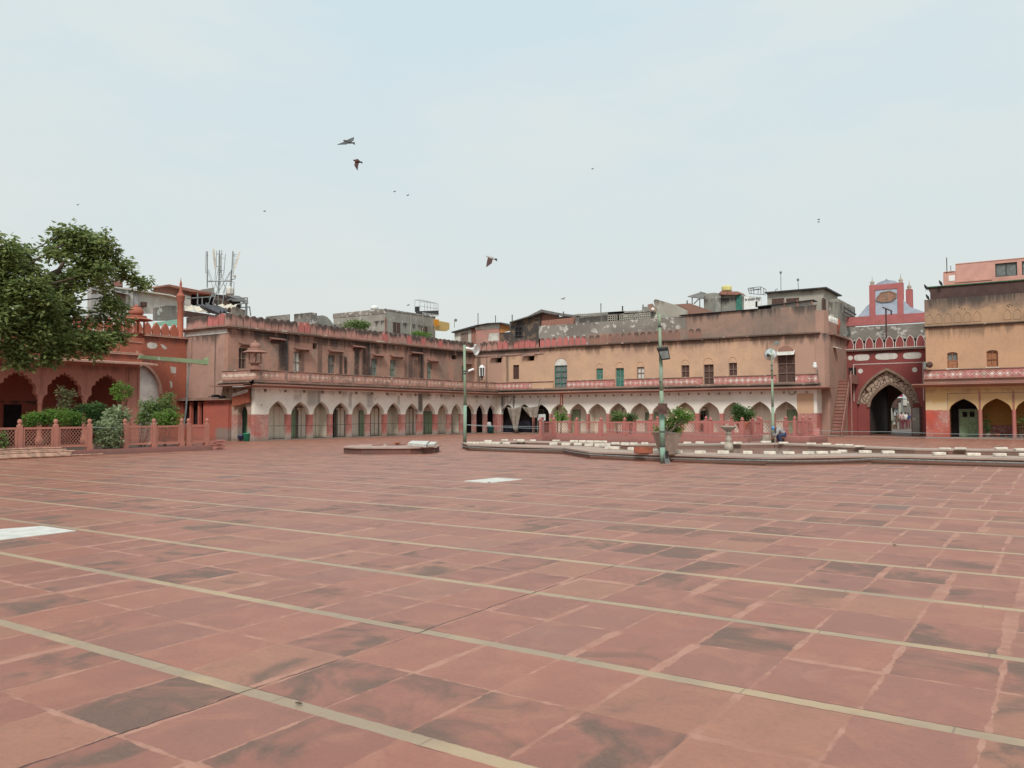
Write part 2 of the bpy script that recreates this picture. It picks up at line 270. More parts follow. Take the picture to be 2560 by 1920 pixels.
    L['octwall'] = plaster('blackened_red_stone', (.22, .085, .07), (.09, .06, .055), dirt=.5, peel=(.36, .25, .22), peelk=.66)
    L['octtop'] = simple('stone_slab_top', (.42, .30, .255), .2, 3)
    L['pot'] = simple('concrete_planter', (.27, .205, .165), .2, 4)
    L['terracotta'] = simple('terracotta', (.42, .15, .09), .2, 6)
    L['palepot'] = simple('pale_pot', (.50, .42, .38), .15, 6)
    L['stonegrey'] = simple('grey_carved_stone', (.38, .33, .27), .2, 6)
    L['bucket'] = simple('green_plastic', (.01, .28, .17), .1, 3, .4, spec=.5)
    L['blueplastic'] = simple('blue_plastic', (.03, .07, .22), .15, 3, .4, spec=.5)
    L['tealbin'] = simple('teal_plastic', (.01, .13, .14), .2, 3, .45, spec=.5)
    L['canvas'] = simple('grey_canvas', (.23, .20, .165), .2, 4)
    L['black'] = simple('black_paint', (.02, .02, .022), .3, 4, .5)
    L['blacksheet'] = simple('black_cover', (.018, .018, .028), .3, 3, .5)
    L['notice'] = simple('navy_notice', (.03, .045, .08), .2)
    L['lamp_glass'] = simple('clouded_glass', (.55, .60, .60), .1, 4, .3, spec=.5)
    L['lamp_amber'] = simple('solar_panel_copper', (.18, .085, .05), .2, 4, .4, spec=.5)
    L['rope'] = simple('pale_blue_rope', (.35, .42, .42), .1)
    L['cable'] = simple('dark_cable', (.04, .035, .03), .2)
    L['maroon'] = simple('maroon_sign', (.22, .03, .06), .12)
    L['bark'] = simple('bark', (.10, .07, .05), .35, 9)
    L['bamboo'] = simple('stacked_poles', (.44, .27, .20), .35, 5)
    L['redboard'] = simple('rusty_red_board', (.28, .085, .05), .3, 5)
    L['slabred'] = simple('red_sandstone_slab', (.44, .18, .16), .15, 3)
    L['stairs'] = plaster('stair_plaster', (.28, .12, .10), (.33, .20, .16), dirt=.4)
    for nm, a, b in (('leaf_tree', (.095, .145, .045), (.29, .34, .12)), ('leaf_bush', (.08, .17, .03), (.22, .36, .07)), ('leaf_dark', (.04, .10, .03), (.12, .21, .06)), ('leaf_pale', (.14, .20, .09), (.40, .46, .28)), ('leaf_olive', (.10, .16, .05), (.24, .33, .11)), ('leaf_dry', (.12, .12, .05), (.22, .22, .11))):
        s = S(nm); s.pos(); n = s.noise(1.3, det=4); o = s.noise(11, det=2, off=6)
        c = s.mix(s.mr(s.add(s.mul(n, .6), s.mul(o, .5)), .38, .74), a, b)
        s.fin(c, .5, spec=.35); t = s.t.nodes.new('ShaderNodeBsdfTranslucent'); s.put(t.inputs[0], s.hsv(c, 1.3)); m_ = s.t.nodes.new('ShaderNodeMixShader'); m_.inputs[0].default_value = .40
        s.t.links.new(s.b.outputs[0], m_.inputs[1]); s.t.links.new(t.outputs[0], m_.inputs[2]); s.t.links.new(m_.outputs[0], s.o.inputs[0]); L[nm] = s.m
    for nm, cc in (('skin', (.20, .10, .065)), ('cloth_white', (.62, .60, .56)), ('cloth_blue', (.10, .30, .60)), ('cloth_navy', (.04, .06, .13)), ('cloth_maroon', (.16, .04, .05)), ('cloth_pink', (.45, .30, .28)), ('cloth_brown', (.16, .11, .08)), ('hair', (.015, .012, .01)), ('cloth_grey', (.33, .34, .34)), ('flower', (.75, .55, .45)), ('flower_yellow', (.8, .75, .35)), ('bird_grey', (.09, .10, .10)), ('bird_brown', (.085, .045, .04)), ('bird_dark', (.025, .025, .03)), ('bird_pale', (.45, .46, .44))): L[nm] = simple(nm, cc, .2, 9)
lib()
# courtyard paving: prayer-row strips every 1.535 m, slabs between them with smeared mortar joints
def paving():
    s = S('red_sandstone_paving'); P = s.pos()
    w1 = s.noise(5, k=(1, 1, 0), det=5, rough=.65); w2 = s.noise(5, k=(1, 1, 0), det=5, rough=.65, off=13); slow = s.noise(.7, k=(1, 1, 0), det=3, off=40)
    wob = s.mul(s.ma('SUBTRACT', w1, .5), .085); wob2 = s.mul(s.ma('SUBTRACT', w2, .5), .07)
    yy = s.ma('DIVIDE', s.ma('SUBTRACT', s.add(s.y, s.mul(s.ma('SUBTRACT', slow, .5), .02)), 3.085), 1.535)
    dstrip = s.mul(s.ma('ABSOLUTE', s.ma('SUBTRACT', yy, s.ma('ROUND', yy))), 1.535)
    rag = s.mul(s.ma('SUBTRACT', s.noise(14, k=(1, 1, 0), det=4, off=7), .5), .022)
    strip = s.mr(s.add(s.add(dstrip, s.mul(wob, .10)), rag), .045, .054, 1, 0)
    yh = s.mul(yy, 2.0); row = s.ma('FLOOR', yh)
    dmid = s.mul(s.ma('ABSOLUTE', s.ma('SUBTRACT', s.ma('SUBTRACT', yy, s.ma('FLOOR', yy)), .5)), 1.535)
    ro = s.white(s.vec(s.ma('FLOOR', s.mul(row, .25)), 3.3, 1.1)); ro2 = s.white(s.vec(row, 7.7, 2.2))
    wd = .585
    xx = s.ma('DIVIDE', s.add(s.add(s.x, 3.86), s.mul(s.ma('SUBTRACT', ro2, .5), .05)), wd)
    xb = s.add(xx, s.mul(s.mr(ro, .80, .81), s.mul(s.mr(s.y, 9, 9.1), .42)))
    col = s.ma('FLOOR', xb); ds = s.mul(s.ma('ABSOLUTE', s.ma('SUBTRACT', xb, s.ma('ROUND', xb))), wd)
    # some slabs are double long across the middle joint, some joints are tight
    idm = s.white(s.vec(s.ma('ROUND', xb), row, 5.0)); idn = s.white(s.vec(col, s.ma('FLOOR', yy), 8.0))
    jw = s.add(.009, s.mul(s.mul(idm, s.mul(idm, idm)), .050)); jw2 = s.add(.002, s.mul(s.mul(idn, idn), .034))
    j1 = s.mr(s.ma('SUBTRACT', s.add(ds, wob), jw), -.004, .006, 1, 0); j2 = s.mr(s.ma('SUBTRACT', s.add(dmid, wob2), jw2), -.004, .006, 1, 0)
    breaks = s.mr(s.noise(1.6, k=(1, 1, 0), det=4, off=55), .36, .5)
    joint = s.mul(s.ma('MAXIMUM', j1, j2), s.mr(breaks, 0, 1, .30, .95))
    sid = s.white(s.vec(col, row, 1.0)); sid2 = s.white(s.vec(col, row, 9.0)); sid3 = s.white(s.vec(row, col, 4.0))
    grain = s.noise(2.4, k=(1, 1, 0), det=6, rough=.6, off=3, dist=.4); fine = s.noise(28, k=(1, 1, 0), det=5, rough=.7)
    sv = s.vec(s.add(s.x, s.mul(sid, 30.0)), s.add(s.y, s.mul(sid2, 30.0)), 0)
    pt = s.noise(1.5, k=(1, 1, 0), det=5, rough=.6, v=sv, dist=.8); pt2 = s.noise(2.3, k=(1, 1, 0), det=5, rough=.55, v=sv, off=17, dist=1)
    c = s.mix(sid, (.355, .138, .092), (.285, .110, .078))
    c = s.mix(s.mul(s.mr(sid2, .68, .95), .6), c, (.37, .175, .105))
    c = s.mix(s.mul(s.mr(sid3, .75, .95), .40), c, (.25, .12, .095))
    c = s.mix(s.mr(grain, .36, .68, 0, .35), c, (.26, .115, .082))
    c = s.mix(s.mr(pt2, .46, .66, 0, .42), c, (.41, .180, .112))
    # grey-black lichen and water stains, mostly bounded by slabs
    thr = s.add(.70, s.mul(s.mr(sid3, .0, .55), -.24))
    big = s.noise(.33, k=(1, 1, 0), det=4, off=71)
    d = s.mul(s.mr(s.ma('SUBTRACT', s.add(pt, s.mul(s.ma('SUBTRACT', big, .5), .40)), s.add(.375, s.mul(sid3, .24))), 0, .19), s.mr(s.add(sid, s.mul(big, .5)), .42, .66))
    c = s.mix(s.mul(d, s.mr(s.y, 4, 16, .74, .5)), c, s.mix(s.mr(fine, .3, .7), (.085, .066, .050), (.135, .102, .078)))
    d2 = s.mul(s.band(s.white(s.vec(col, row, 31.0)), .985, .004, .0005), s.mr(pt, .35, .5))
    c = s.mix(s.mul(d2, .55), c, (.12, .105, .09))
    c = s.mix(s.mr(fine, .42, .75, 0, .32), c, (.17, .08, .055)); spk = s.noise(75, k=(1, 1, 0), det=3, rough=.8, off=66); c = s.mix(s.mr(spk, .60, .72, 0, .45), c, (.40, .27, .20)); c = s.mix(s.mr(spk, .36, .28, 0, .5), c, (.13, .07, .05))
    mort = s.mix(s.mr(w2, .35, .65), (.44, .235, .175), (.37, .18, .13))
    c = s.mix(joint, c, mort)
    c = s.mix(s.mr(s.noise(.9, k=(1, 1, 0), det=6, rough=.7, off=90), .55, .75, 0, .22), c, (.40, .22, .16))
    sx = s.noise(1.1, k=(1, 1, 0), det=4, off=28)
    stc = s.mix(s.mr(sx, .4, .62), (.44, .315, .195), (.34, .25, .17)); stc = s.mix(s.mr(fine, .5, .8, 0, .35), stc, (.25, .19, .13))
    stc = s.mix(s.mr(s.y, 9, 24, 0, .75), stc, (.45, .265, .20))  # far strips fade to pink: grazing sheen of the distant floor painted into colour
    segx = s.ma('DIVIDE', s.add(s.x, s.mul(s.white(s.vec(s.ma('ROUND', yy), 0.5, 0.5)), 3.0)), 1.05); seg = s.mul(s.ma('ABSOLUTE', s.ma('SUBTRACT', segx, s.ma('ROUND', segx))), 1.05)
    stc = s.mix(s.mr(seg, .003, .008, .5, 0), stc, (.14, .10, .07))
    c = s.mix(strip, c, stc)
    # hairline dark gap beside the strips and the long settlement crack
    gap = s.mul(s.mr(s.ma('ABSOLUTE', s.ma('SUBTRACT', dstrip, .056)), .001, .005, 1, 0), s.mr(s.noise(.9, k=(1, 1, 0), det=2, off=61), .5, .56))
    ck = s.ma('ABSOLUTE', s.add(s.ma('SUBTRACT', s.x, -3.87), s.add(s.mul(wob2, .9), s.mul(s.ma('SUBTRACT', slow, .5), .12))))
    crack = s.mul(s.mr(ck, .003, .009, 1, 0), s.mul(s.mr(s.y, 7.6, 7.8, 1, 0), s.mr(s.noise(1.2, k=(1, 1, 0), det=2, off=81), .33, .4)))
    dark = s.ma('MAXIMUM', s.mul(gap, .75), s.mul(crack, .95))
    c = s.mix(dark, c, (.035, .02, .018))
    hgt = s.add(s.add(s.mul(s.ma('MAXIMUM', joint, strip), .35), s.mul(fine, .25)), s.add(s.mul(dark, -1.5), s.add(s.mul(sid, .7), s.mul(grain, .8))))
    rough = s.add(.44, s.mul(joint, .25)); rough = s.add(rough, s.mul(d, .12))
    return s.fin(c, rough, hgt, .35, .014, .40)
MT['paving'] = paving()
def water():
    s = S('pond_water'); s.pos(); n = s.noise(1, k=(.9, 3.5, 1), det=5, rough=.65); m_ = s.noise(.8, det=3, off=5)
    c = s.mix(s.mr(n, .42, .6), (.13, .10, .075), (.27, .20, .165)); c = s.mix(s.mr(m_, .5, .62, 0, .6), c, (.26, .13, .11))  # streaks and reddish patches: reflections of the screens painted into the water colour
    return s.fin(c, .16, s.noise(1, k=(1.3, 5, 1), det=3, off=8), .25, .03, .55)
MT['water'] = water()
# ------------------------------------------------------------------ mesh builder
SPLIT = {'partition', 'bracket', 'pilaster', 'drainpipe', 'moulding', 'coping', 'balustrade', 'post', 'pillar', 'cornice', 'wall', 'eave', 'side_wall', 'trim', 'plinth', 'roof', 'pipe', 'inner_wall', 'ceiling', 'door_frame', 'jamb', 'vent_hole', 'back_wall'}
class MB:
    def __init__(s): s.v = []; s.f = []
    def q(s, *p):
        i = len(s.v); s.v += [tuple(a) for a in p]; s.f.append(tuple(range(i, i+len(p))))
    def box(s, a, b):
        x0, y0, z0 = [min(p, q) for p, q in zip(a, b)]; x1, y1, z1 = [max(p, q) for p, q in zip(a, b)]
        i = len(s.v); s.v += [(x0,y0,z0),(x1,y0,z0),(x1,y1,z0),(x0,y1,z0),(x0,y0,z1),(x1,y0,z1),(x1,y1,z1),(x0,y1,z1)]
        s.f += [tuple(i+k for k in f) for f in ((0,3,2,1),(4,5,6,7),(0,1,5,4),(1,2,6,5),(2,3,7,6),(3,0,4,7))]; return s
    def prism(s, poly, vec):
        n = len(poly); i = len(s.v); vec = Vector(vec); poly = [Vector(p) for p in poly]
        s.v += [tuple(p) for p in poly] + [tuple(p+vec) for p in poly]
        tri = geometry.tessellate_polygon([poly])
        for t in tri: s.f.append(tuple(i+k for k in t)); s.f.append(tuple(i+n+k for k in reversed(t)))
        for k in range(n): s.f.append((i+k, i+(k+1) % n, i+n+(k+1) % n, i+n+k))
        return s
    def slab(s, loops, vec):      # outer loop + holes, extruded
        vec = Vector(vec); loops = [[Vector(p) for p in l] for l in loops]; tri = geometry.tessellate_polygon(loops)
        flat = [p for l in loops for p in l]; n = len(flat); i = len(s.v)
        s.v += [tuple(p) for p in flat] + [tuple(p+vec) for p in flat]
        for t in tri: s.f.append(tuple(i+k for k in t)); s.f.append(tuple(i+n+k for k in reversed(t)))
        b = i
        for l in loops:
            m = len(l)
            for k in range(m): s.f.append((b+k, b+(k+1) % m, b+n+(k+1) % m, b+n+k))
            b += m
        return s
    def tube(s, p0, p1, r0=.03, r1=None, n=8, cap=True):
        p0, p1 = Vector(p0), Vector(p1); r1 = r0 if r1 is None else r1; d = (p1-p0)
        if d.length < 1e-6: return s
        d.normalize(); a = d.orthogonal().normalized(); b = d.cross(a); i = len(s.v)
        for p, r in ((p0, r0), (p1, r1)):
            for k in range(n):
                t = 2*math.pi*k/n; s.v.append(tuple(p + a*math.cos(t)*r + b*math.sin(t)*r))
        for k in range(n): s.f.append((i+k, i+(k+1) % n, i+n+(k+1) % n, i+n+k))
        if cap: s.f.append(tuple(i+n-1-k for k in range(n))); s.f.append(tuple(i+n+k for k in range(n)))
        return s
    def path(s, pts, r, n=6):
        for a, b in zip(pts, pts[1:]): s.tube(a, b, r, r, n)
        return s
    def lathe(s, c, prof, n=16, axis=(0, 0, 1), sq=1.0):
        c = Vector(c); ax = Vector(axis).normalized(); a = ax.orthogonal().normalized() if abs(ax.z) < .99 else Vector((1, 0, 0)); b = ax.cross(a); i = len(s.v)
        for r, z in prof:
            for k in range(n):
                t = 2*math.pi*(k+.5)/n; s.v.append(tuple(c + ax*z + a*math.cos(t)*r + b*math.sin(t)*r*sq))
        for j in range(len(prof)-1):
            for k in range(n): s.f.append((i+j*n+k, i+j*n+(k+1) % n, i+(j+1)*n+(k+1) % n, i+(j+1)*n+k))
        s.f.append(tuple(i+n-1-k for k in range(n))); s.f.append(tuple(i+(len(prof)-1)*n+k for k in range(n))); return s
    def rbox(s, c, size, rz=0, tilt=0):
        c = Vector(c); mt = Matrix.Rotation(rz, 3, 'Z') @ Matrix.Rotation(tilt, 3, 'X'); i = len(s.v)
        for z in (-.5, .5):
            for x, y in ((-.5, -.5), (.5, -.5), (.5, .5), (-.5, .5)): s.v.append(tuple(c + mt @ Vector((x*size[0], y*size[1], z*size[2]))))
        s.f += [tuple(i+k for k in f) for f in ((0,3,2,1),(4,5,6,7),(0,1,5,4),(1,2,6,5),(2,3,7,6),(3,0,4,7))]; return s
    def comps(s):
        p = list(range(len(s.v)))
        def fd(i):
            while p[i] != i: p[i] = p[p[i]]; i = p[i]
            return i
        for f in s.f:
            for k in f[1:]:
                a, b = fd(f[0]), fd(k)
                if a != b: p[b] = a
        g = {}
        for f in s.f: g.setdefault(fd(f[0]), []).append(f)
        res = []
        for fs in g.values():
            ids = sorted({i for f in fs for i in f}); mp_ = {v: k for k, v in enumerate(ids)}; n = MB(); n.v = [s.v[i] for i in ids]; n.f = [tuple(mp_[i] for i in f) for f in fs]; res.append(n)
        return res
    def build(s, name, mat, parent=None, smooth=False, bevel=0, base=None):
        if parent is not None and name in SPLIT and len(s.f) < 4000:
            cs = s.comps()
            if len(cs) > 1: return [c.build(name+'*', mat, parent, smooth, bevel) for c in cs][0]
        name = name.replace('*', '')
        me = bpy.data.meshes.new(name); off = Vector((0, 0, 0))
        if parent is not None: off = WL(parent)
        elif base is not None: off = Vector(base)
        me.from_pydata([tuple(Vector(v)-off) for v in s.v], [], s.f); me.update()
        bm = bmesh.new(); bm.from_mesh(me); bmesh.ops.recalc_face_normals(bm, faces=bm.faces); bm.to_mesh(me); bm.free()
        me.materials.append(MT[mat] if isinstance(mat, str) else mat)
        if smooth: me.polygons.foreach_set('use_smooth', [True]*len(me.polygons))
        o = bpy.data.objects.new(name, me); C.objects.link(o)
        if parent is not None: o.parent = parent
        elif base is not None: o.location = off
        if bevel:
            b = o.modifiers.new('bevel', 'BEVEL'); b.width = bevel; b.segments = 2; b.limit_method = 'ANGLE'
        return o
def WL(o):
    v = Vector(o.location)
    while o.parent: o = o.parent; v += Vector(o.location)
    return v
def tag(o, label, cat, group=None, kind=None):
    if label: o['label'] = label
    if cat: o['category'] = cat
    if group: o['group'] = group
    if kind: o['kind'] = kind
    return o
def thing(name, label, cat, loc=(0, 0, 0), group=None):
    o = bpy.data.objects.new(name, None); o.empty_display_size = .1; C.objects.link(o); o.location = loc; return tag(o, label, cat, group)
def dup(src, delta, label=None, group=None):
    def cp(o, par):
        c = o.copy(); C.objects.link(c); c.parent = par
        for ch in [x for x in bpy.data.objects if x.parent == o]: cp(ch, c)
        return c
    c = cp(src, None); c.location = Vector(src.location) + Vector(delta)
    if label: c['label'] = label
    if group: c['group'] = group
    return c
ORD = ['first', 'second', 'third', 'fourth', 'fifth', 'sixth', 'seventh', 'eighth', 'ninth', 'tenth', 'eleventh', 'twelfth', 'thirteenth', 'fourteenth', 'fifteenth', 'sixteenth', 'seventeenth', 'eighteenth', 'nineteenth', 'twentieth', 'twenty-first', 'twenty-second', 'twenty-third', 'twenty-fourth', 'twenty-fifth', 'twenty-sixth', 'twenty-seventh', 'twenty-eighth']
# facade frame: u along the wall, v up, d into the wall
class F:
    def __init__(s, ax, pos): s.ax, s.p = ax, pos
    def P(s, u, v, d=0): return Vector((s.p-d, u, v)) if s.ax == 'x' else Vector((u, s.p+d, v))
    def N(s, d): return Vector((-d, 0, 0)) if s.ax == 'x' else Vector((0, d, 0))
    def box(s, mb, u0, u1, v0, v1, d0, d1): mb.box(s.P(u0, v0, d0), s.P(u1, v1, d1)); return mb
    def slab(s, mb, loops, d0, d1): mb.slab([[s.P(u, v, d0) for u, v in l] for l in loops], s.N(d1-d0)); return mb
    def uv(s, f, x, y, d=0):
        p = onX(f, x, y, s.p-d) if s.ax == 'x' else onY(f, x, y, s.p+d); return (p.y if s.ax == 'x' else p.x), p.z
def arch(uc, hw, sp, ap, n=9, foil=0, k=.62):
    half = []
    for i in range(n+1):
        t = i/n; y = (ap-sp)*(k*math.sqrt(max(0, 1-(1-t)**2)) + (1-k)*t**1.15); half.append((-hw*(1-t), y))
    pts = half + [(-x, y) for x, y in reversed(half[:-1])]
    if foil:
        m = 6*foil*2; P2 = []
        for i in range(m+1):
            f_ = i/m*(len(pts)-1); a = int(min(f_, len(pts)-2)); b = f_-a
            x = pts[a][0]*(1-b)+pts[a+1][0]*b; y = pts[a][1]*(1-b)+pts[a+1][1]*b
            s_ = 1 - .11*(1-abs(math.sin(math.pi*foil*i/m))); P2.append((x*s_, y*s_ if i != m//2 else y*1.05))
        pts = P2
    return [(uc+x, sp+y) for x, y in pts]
def arcade_loop(u0, u1, top, arches):      # arches: list of (uc,hw,spring,apex), open to the floor
    l = [(u0, 0)]
    for a in arches:
        ap = arch(*a); l += [(ap[0][0], 0)] + ap + [(ap[-1][0], 0)]
    return l + [(u1, 0), (u1, top), (u0, top)]
def merlons(fr, us, wd, z0, z1, d0, d1, mat, par, kind='round', rim=None):
    for k, u in enumerate(us):
        m = mat(u) if callable(mat) else mat
        hw = wd/2*.88; j = rnd.uniform(-.02, .02); zz = z1 + j
        if kind == 'round': pts = [(u-hw, z0), (u-hw, z0+(zz-z0)*.62)] + [(u+hw*math.cos(math.pi*(1-t/8)), z0+(zz-z0)*.62+(zz-z0)*.38*math.sin(math.pi*t/8)) for t in range(1, 8)] + [(u+hw, z0+(zz-z0)*.62), (u+hw, z0)]
        else:
            pts = [(u-hw*.92, z0)] + [(x, y) for x, y in arch(u, hw, z0+(zz-z0)*.45, zz, 6, k=.5)] + [(u+hw*.92, z0)]
        mb = MB(); fr.slab(mb, [pts], d0, d1); o = mb.build('merlon', m, par)
        if rim:
            q = [(u+(x-u)*.80, z0+(y-z0)*.86 if y > z0 else y) for x, y in pts]
            rb = MB(); fr.slab(rb, [pts, q[::-1]], d0-.03, d0-.002); rb.build('rim', rim, o)
# ------------------------------------------------------------------ ground
mb = MB(); mb.q((-600, -600, 0), (600, -600, 0), (600, 900, 0), (-600, 900, 0)); tag(mb.build('courtyard_paving', 'paving'), None, None, None, 'structure')
mb = MB(); mb.q((-40, 73.5, .006), (40, 73.5, .006), (40, 140, .006), (-40, 140, .006)); tag(mb.build('road', simple('street_asphalt', (.16, .13, .12), .2, 3)), None, None, None, 'structure')
def flatquad(name, pts, z, th, mat, label, cat):
    m_ = MB(); m_.prism([(p.x, p.y, z) for p in pts], (0, 0, th)); o = m_.build(name, mat, base=(pts[0].x, pts[0].y, 0)); return tag(o, label, cat)
flatquad('marble_slab', [onG('z', 1160, 1203), onG('z', 1225, 1207.5), onG('z', 1306, 1199), onG('z', 1243, 1195)], .0, .008, 'marble', 'small white marble slab set in the middle of the red paving', 'paving slab')
flatquad('marble_slab', [onG('z', -60, 1358), onG('z', 0, 1351), onG('z', 190, 1328), onG('z', 105, 1316), onG('z', -80, 1330)], .0, .008, 'marble', 'large white marble slab at the left edge of the red paving', 'paving slab')
# ------------------------------------------------------------------ LEFT WING
XA, XU, YE = -40.3, -43.1, 32.6
LW = thing('arcade_building', 'long two storey pink brown wing with white arcade on the left of the courtyard', 'building', (XA, 45, 0))
fa = F('x', XA); fu = F('x', XU)
lc = [34.39, 36.18, 37.97, 39.72, 41.5, 43.25, 45.0, 47.0, 48.96, 50.7, 52.4, 54.1, 55.7, 57.25]
la = [(c, (.745 if c < 50 else .68 if c < 55 else .62)+.012*math.sin(k*2.3), 1.66+.02*math.sin(k*1.7), 2.44+.02*math.cos(k*3.1)) for k, c in enumerate(lc)]
mb = MB(); fa.slab(mb, [arcade_loop(YE, 58.5, 3.30, la)], 0, .30); mb.build('arcade_wall', 'lw_arc', LW)
mb = MB()   # end face of the arcade with doorway, facing the camera
fe = F('y', YE+.01)
ed = arch(-41.42, .46, 1.75, 2.28); mb2 = MB(); fe.slab(mb2, [[(-43.35, 0), (-41.88, 0)] + [p for p in ed] + [(-40.96, 0), (-40.31, 0), (-40.31, 3.30), (-43.35, 3.30)]], .0, .35); mb2.build('end_wall', 'lw_arc_end', LW)
mb = MB(); fa.box(mb, YE+1.1, 58.5, 0, 3.3, 1.15, 1.25); mb.box((-42.6, YE+.36, 0), (-40.85, YE+.45, 3.2)) if False else None
mb.build('inner_wall', 'inner', LW)
mb = MB(); fa.box(mb, YE+.02, 58.4, 2.75, 2.8, .3, 1.15); mb.build('ceiling', 'ceil', LW)
mb = MB(); fa.box(mb, YE+.35, 60, .0, .06, .02, 1.15); mb.build('plinth', 'coping', LW)
mb = MB(); mb.box((-44.6, YE+.95, 0.02), (-40.62, YE+1.02, 2.74)); mb.build('mint_wall', 'mint', LW)
mb = MB(); mb.box((-42.25, YE+.90, 0.02), (-41.55, YE+.945, 2.0)); mb.build('door', 'green2', LW)
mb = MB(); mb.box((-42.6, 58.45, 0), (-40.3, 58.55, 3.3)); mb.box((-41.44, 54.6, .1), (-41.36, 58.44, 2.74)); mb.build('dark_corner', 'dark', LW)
mb = MB()
for c in lc[3::4]: fa.box(mb, c-.93, c-.83, .1, 2.75, .3, 1.15)
mb.build('partition', 'inner', LW)
def door(par, fr, u0, u1, z0, z1, d, mat, frame='greyframe', panels=2):
    m_ = MB(); fr.box(m_, u0, u1, z0, z1, d-.05, d); um = (u0+u1)/2
    for a, b in ((u0+.05, um-.05), (um+.05, u1-.05)):
        for q0, q1 in ((.08, .45), (.52, .92)):
            h = z1-z0; fr.box(m_, a, b, z0+h*q0, z0+h*q0+.03, d-.07, d-.048); fr.box(m_, a, b, z0+h*q1-.03, z0+h*q1, d-.07, d-.048)
    o = m_.build('door', mat, par)
    m_ = MB(); fr.box(m_, u0-.06, u0, z0, z1+.06, d-.10, d+.01); fr.box(m_, u1, u1+.06, z0, z1+.06, d-.10, d+.01); fr.box(m_, u0, u1, z1, z1+.06, d-.10, d+.01)
    fr.box(m_, um-.012, um+.012, z0, z1, d-.075, d-.046); m_.build('door_frame', frame, o); return o
fb = F('x', XA-1.14)
for f_, x0, x1, yt in (('e', 1500, 1590, 880), ('e', 2045, 2110, 880), ('f', 52, 95, 460), ('f', 412, 470, 465), ('f', 1265, 1365, 475), ('f', 1620, 1715, 465)):
    u0, z1 = fb.uv(f_, x0, yt); u1, _ = fb.uv(f_, x1, yt); door(LW, fb, u0, u1, .1, min(z1, 2.1), 0, 'green')
for k, (f_, x) in enumerate((('e', 1640), ('f', 150), ('f', 600), ('f', 1060), ('e', 1360), ('e', 1900), ('f', 840), ('f', 1480))):   # cream double doors and shutters
    u, _ = fb.uv(f_, x, 500); door(LW, fb, u-.38, u+.42, .1, 2.05, 0, 'inner', 'brownframe' if k < 4 else 'inner')
# sunshade, mouldings, balustrade
def eave(par, fr, u0, u1, proj, mat, uwrap=None):
    m_ = MB(); P = fr.P
    sec = [(3.42, 0), (3.40, -proj), (3.33, -proj), (3.24, 0)]
    for (za, da), (zb, db) in zip(sec, sec[1:]+sec[:1]):
        n = 24
        for i in range(n):
            a, b = u0+(u1-u0)*i/n, u0+(u1-u0)*(i+1)/n; ja = .012*math.sin(i*7.1); jb = .012*math.sin((i+1)*7.1)
            m_.q(P(a, za+ja, da), P(b, za+jb, da), P(b, zb+jb, db), P(a, zb+ja, db))
    for u in (u0, u1): m_.q(*[P(u, z, d) for z, d in sec])
    return m_.build('eave', mat, par)
eave(LW, fa, YE-.85, 57.6, .85, 'eave_pink')
m_ = MB(); fend = F('y', YE); fend.box(m_, -43.5, XA+.84, 3.325, 3.40, -.85, .1); m_.build('eave', 'eave_pink', LW)
m_ = MB()
for z0, z1, d in ((3.415, 3.50, .30), (3.53, 3.58, .42), (3.60, 3.66, .22)):
    fa.box(m_, YE-d, 57.9, z0, z1, -d, 0); fend.box(m_, -43.4, XA+d-.004, z0, z1, -d, .1)
m_.build('moulding', 'cornice', LW)
m_ = MB(); fa.box(m_, YE, 57.85, 3.42, 3.72, .0, .25); fend.box(m_, -43.3, XA-.02, 3.42, 3.72, .003, .25); m_.build('moulding', 'eave_pink', LW)
m_ = MB(); fa.box(m_, YE, 57.8, 3.70, 4.27, -.05, .12); fend.box(m_, -43.35, XA-.0, 3.70, 4.27, -.045, .10); m_.build('balustrade', 'bal_l', LW)
m_ = MB(); fa.box(m_, YE-.06, 57.8, 4.27, 4.32, -.09, .16); fend.box(m_, -43.35, XA+.08, 4.272, 4.318, -.085, .14)
for y in [33.0+1.95*i for i in range(13)]: fa.box(m_, y-.09, y+.09, 3.66, 4.268, -.075, .1)
m_.build('coping', 'cornice', LW)
m_ = MB(); fa.box(m_, YE+.1, 58, 3.60, 3.64, .12, 2.8); m_.build('balcony_floor', 'ceil', LW)
# small brackets and hooks below the sunshade
m_ = MB()
for i in range(16):
    y = 33.3+i*1.55; fa.box(m_, y, y+.10, 3.0, 3.14, -.12, 0)
m_.build('bracket', 'brownframe', LW)
# upper wall with window openings
wins = [('e',830,45,930,320), ('e',1550,115,1640,355), ('e',2005,150,2090,375), ('d',745,885,820,1095), ('d',985,905,1050,1110), ('d',1450,945,1505,1140), ('d',1885,960,1935,1160)]
holes = []; wl = []
for w_ in wins:
    u0, z1 = fu.uv(w_[0], w_[1], w_[2]); u1, z0 = fu.uv(w_[0], w_[3], w_[4]); u0, u1 = u0-.02, u1+.02; z0 = 4.50; z1 = 5.82
    holes.append([(u0, z0), (u1, z0), (u1, z1), (u0, z1)]); wl.append((u0, u1, z0, z1))
for f_, x0, y0, x1, y1 in (('d', 10, 690, 65, 770), ('d', 1760, 845, 1820, 900)):
    u0, z1 = fu.uv(f_, x0, y0); u1, z0 = fu.uv(f_, x1, y1); holes.append([(u0, z0), (u1, z0), (u1, z1), (u0, z1)])
mb = MB(); fu.slab(mb, [[(32.8, 3.6), (59, 3.6), (59, 7.0), (32.8, 7.0)]] + [h[::-1] for h in holes], 0, .35); mb.build('upper_wall', 'lw_upper', LW)
mb = MB(); F('y', 32.8).box(mb, -47.6, XU-.004, 0, 7.0, 0.004, .35); mb.build('end_wall', 'lw_end', LW)
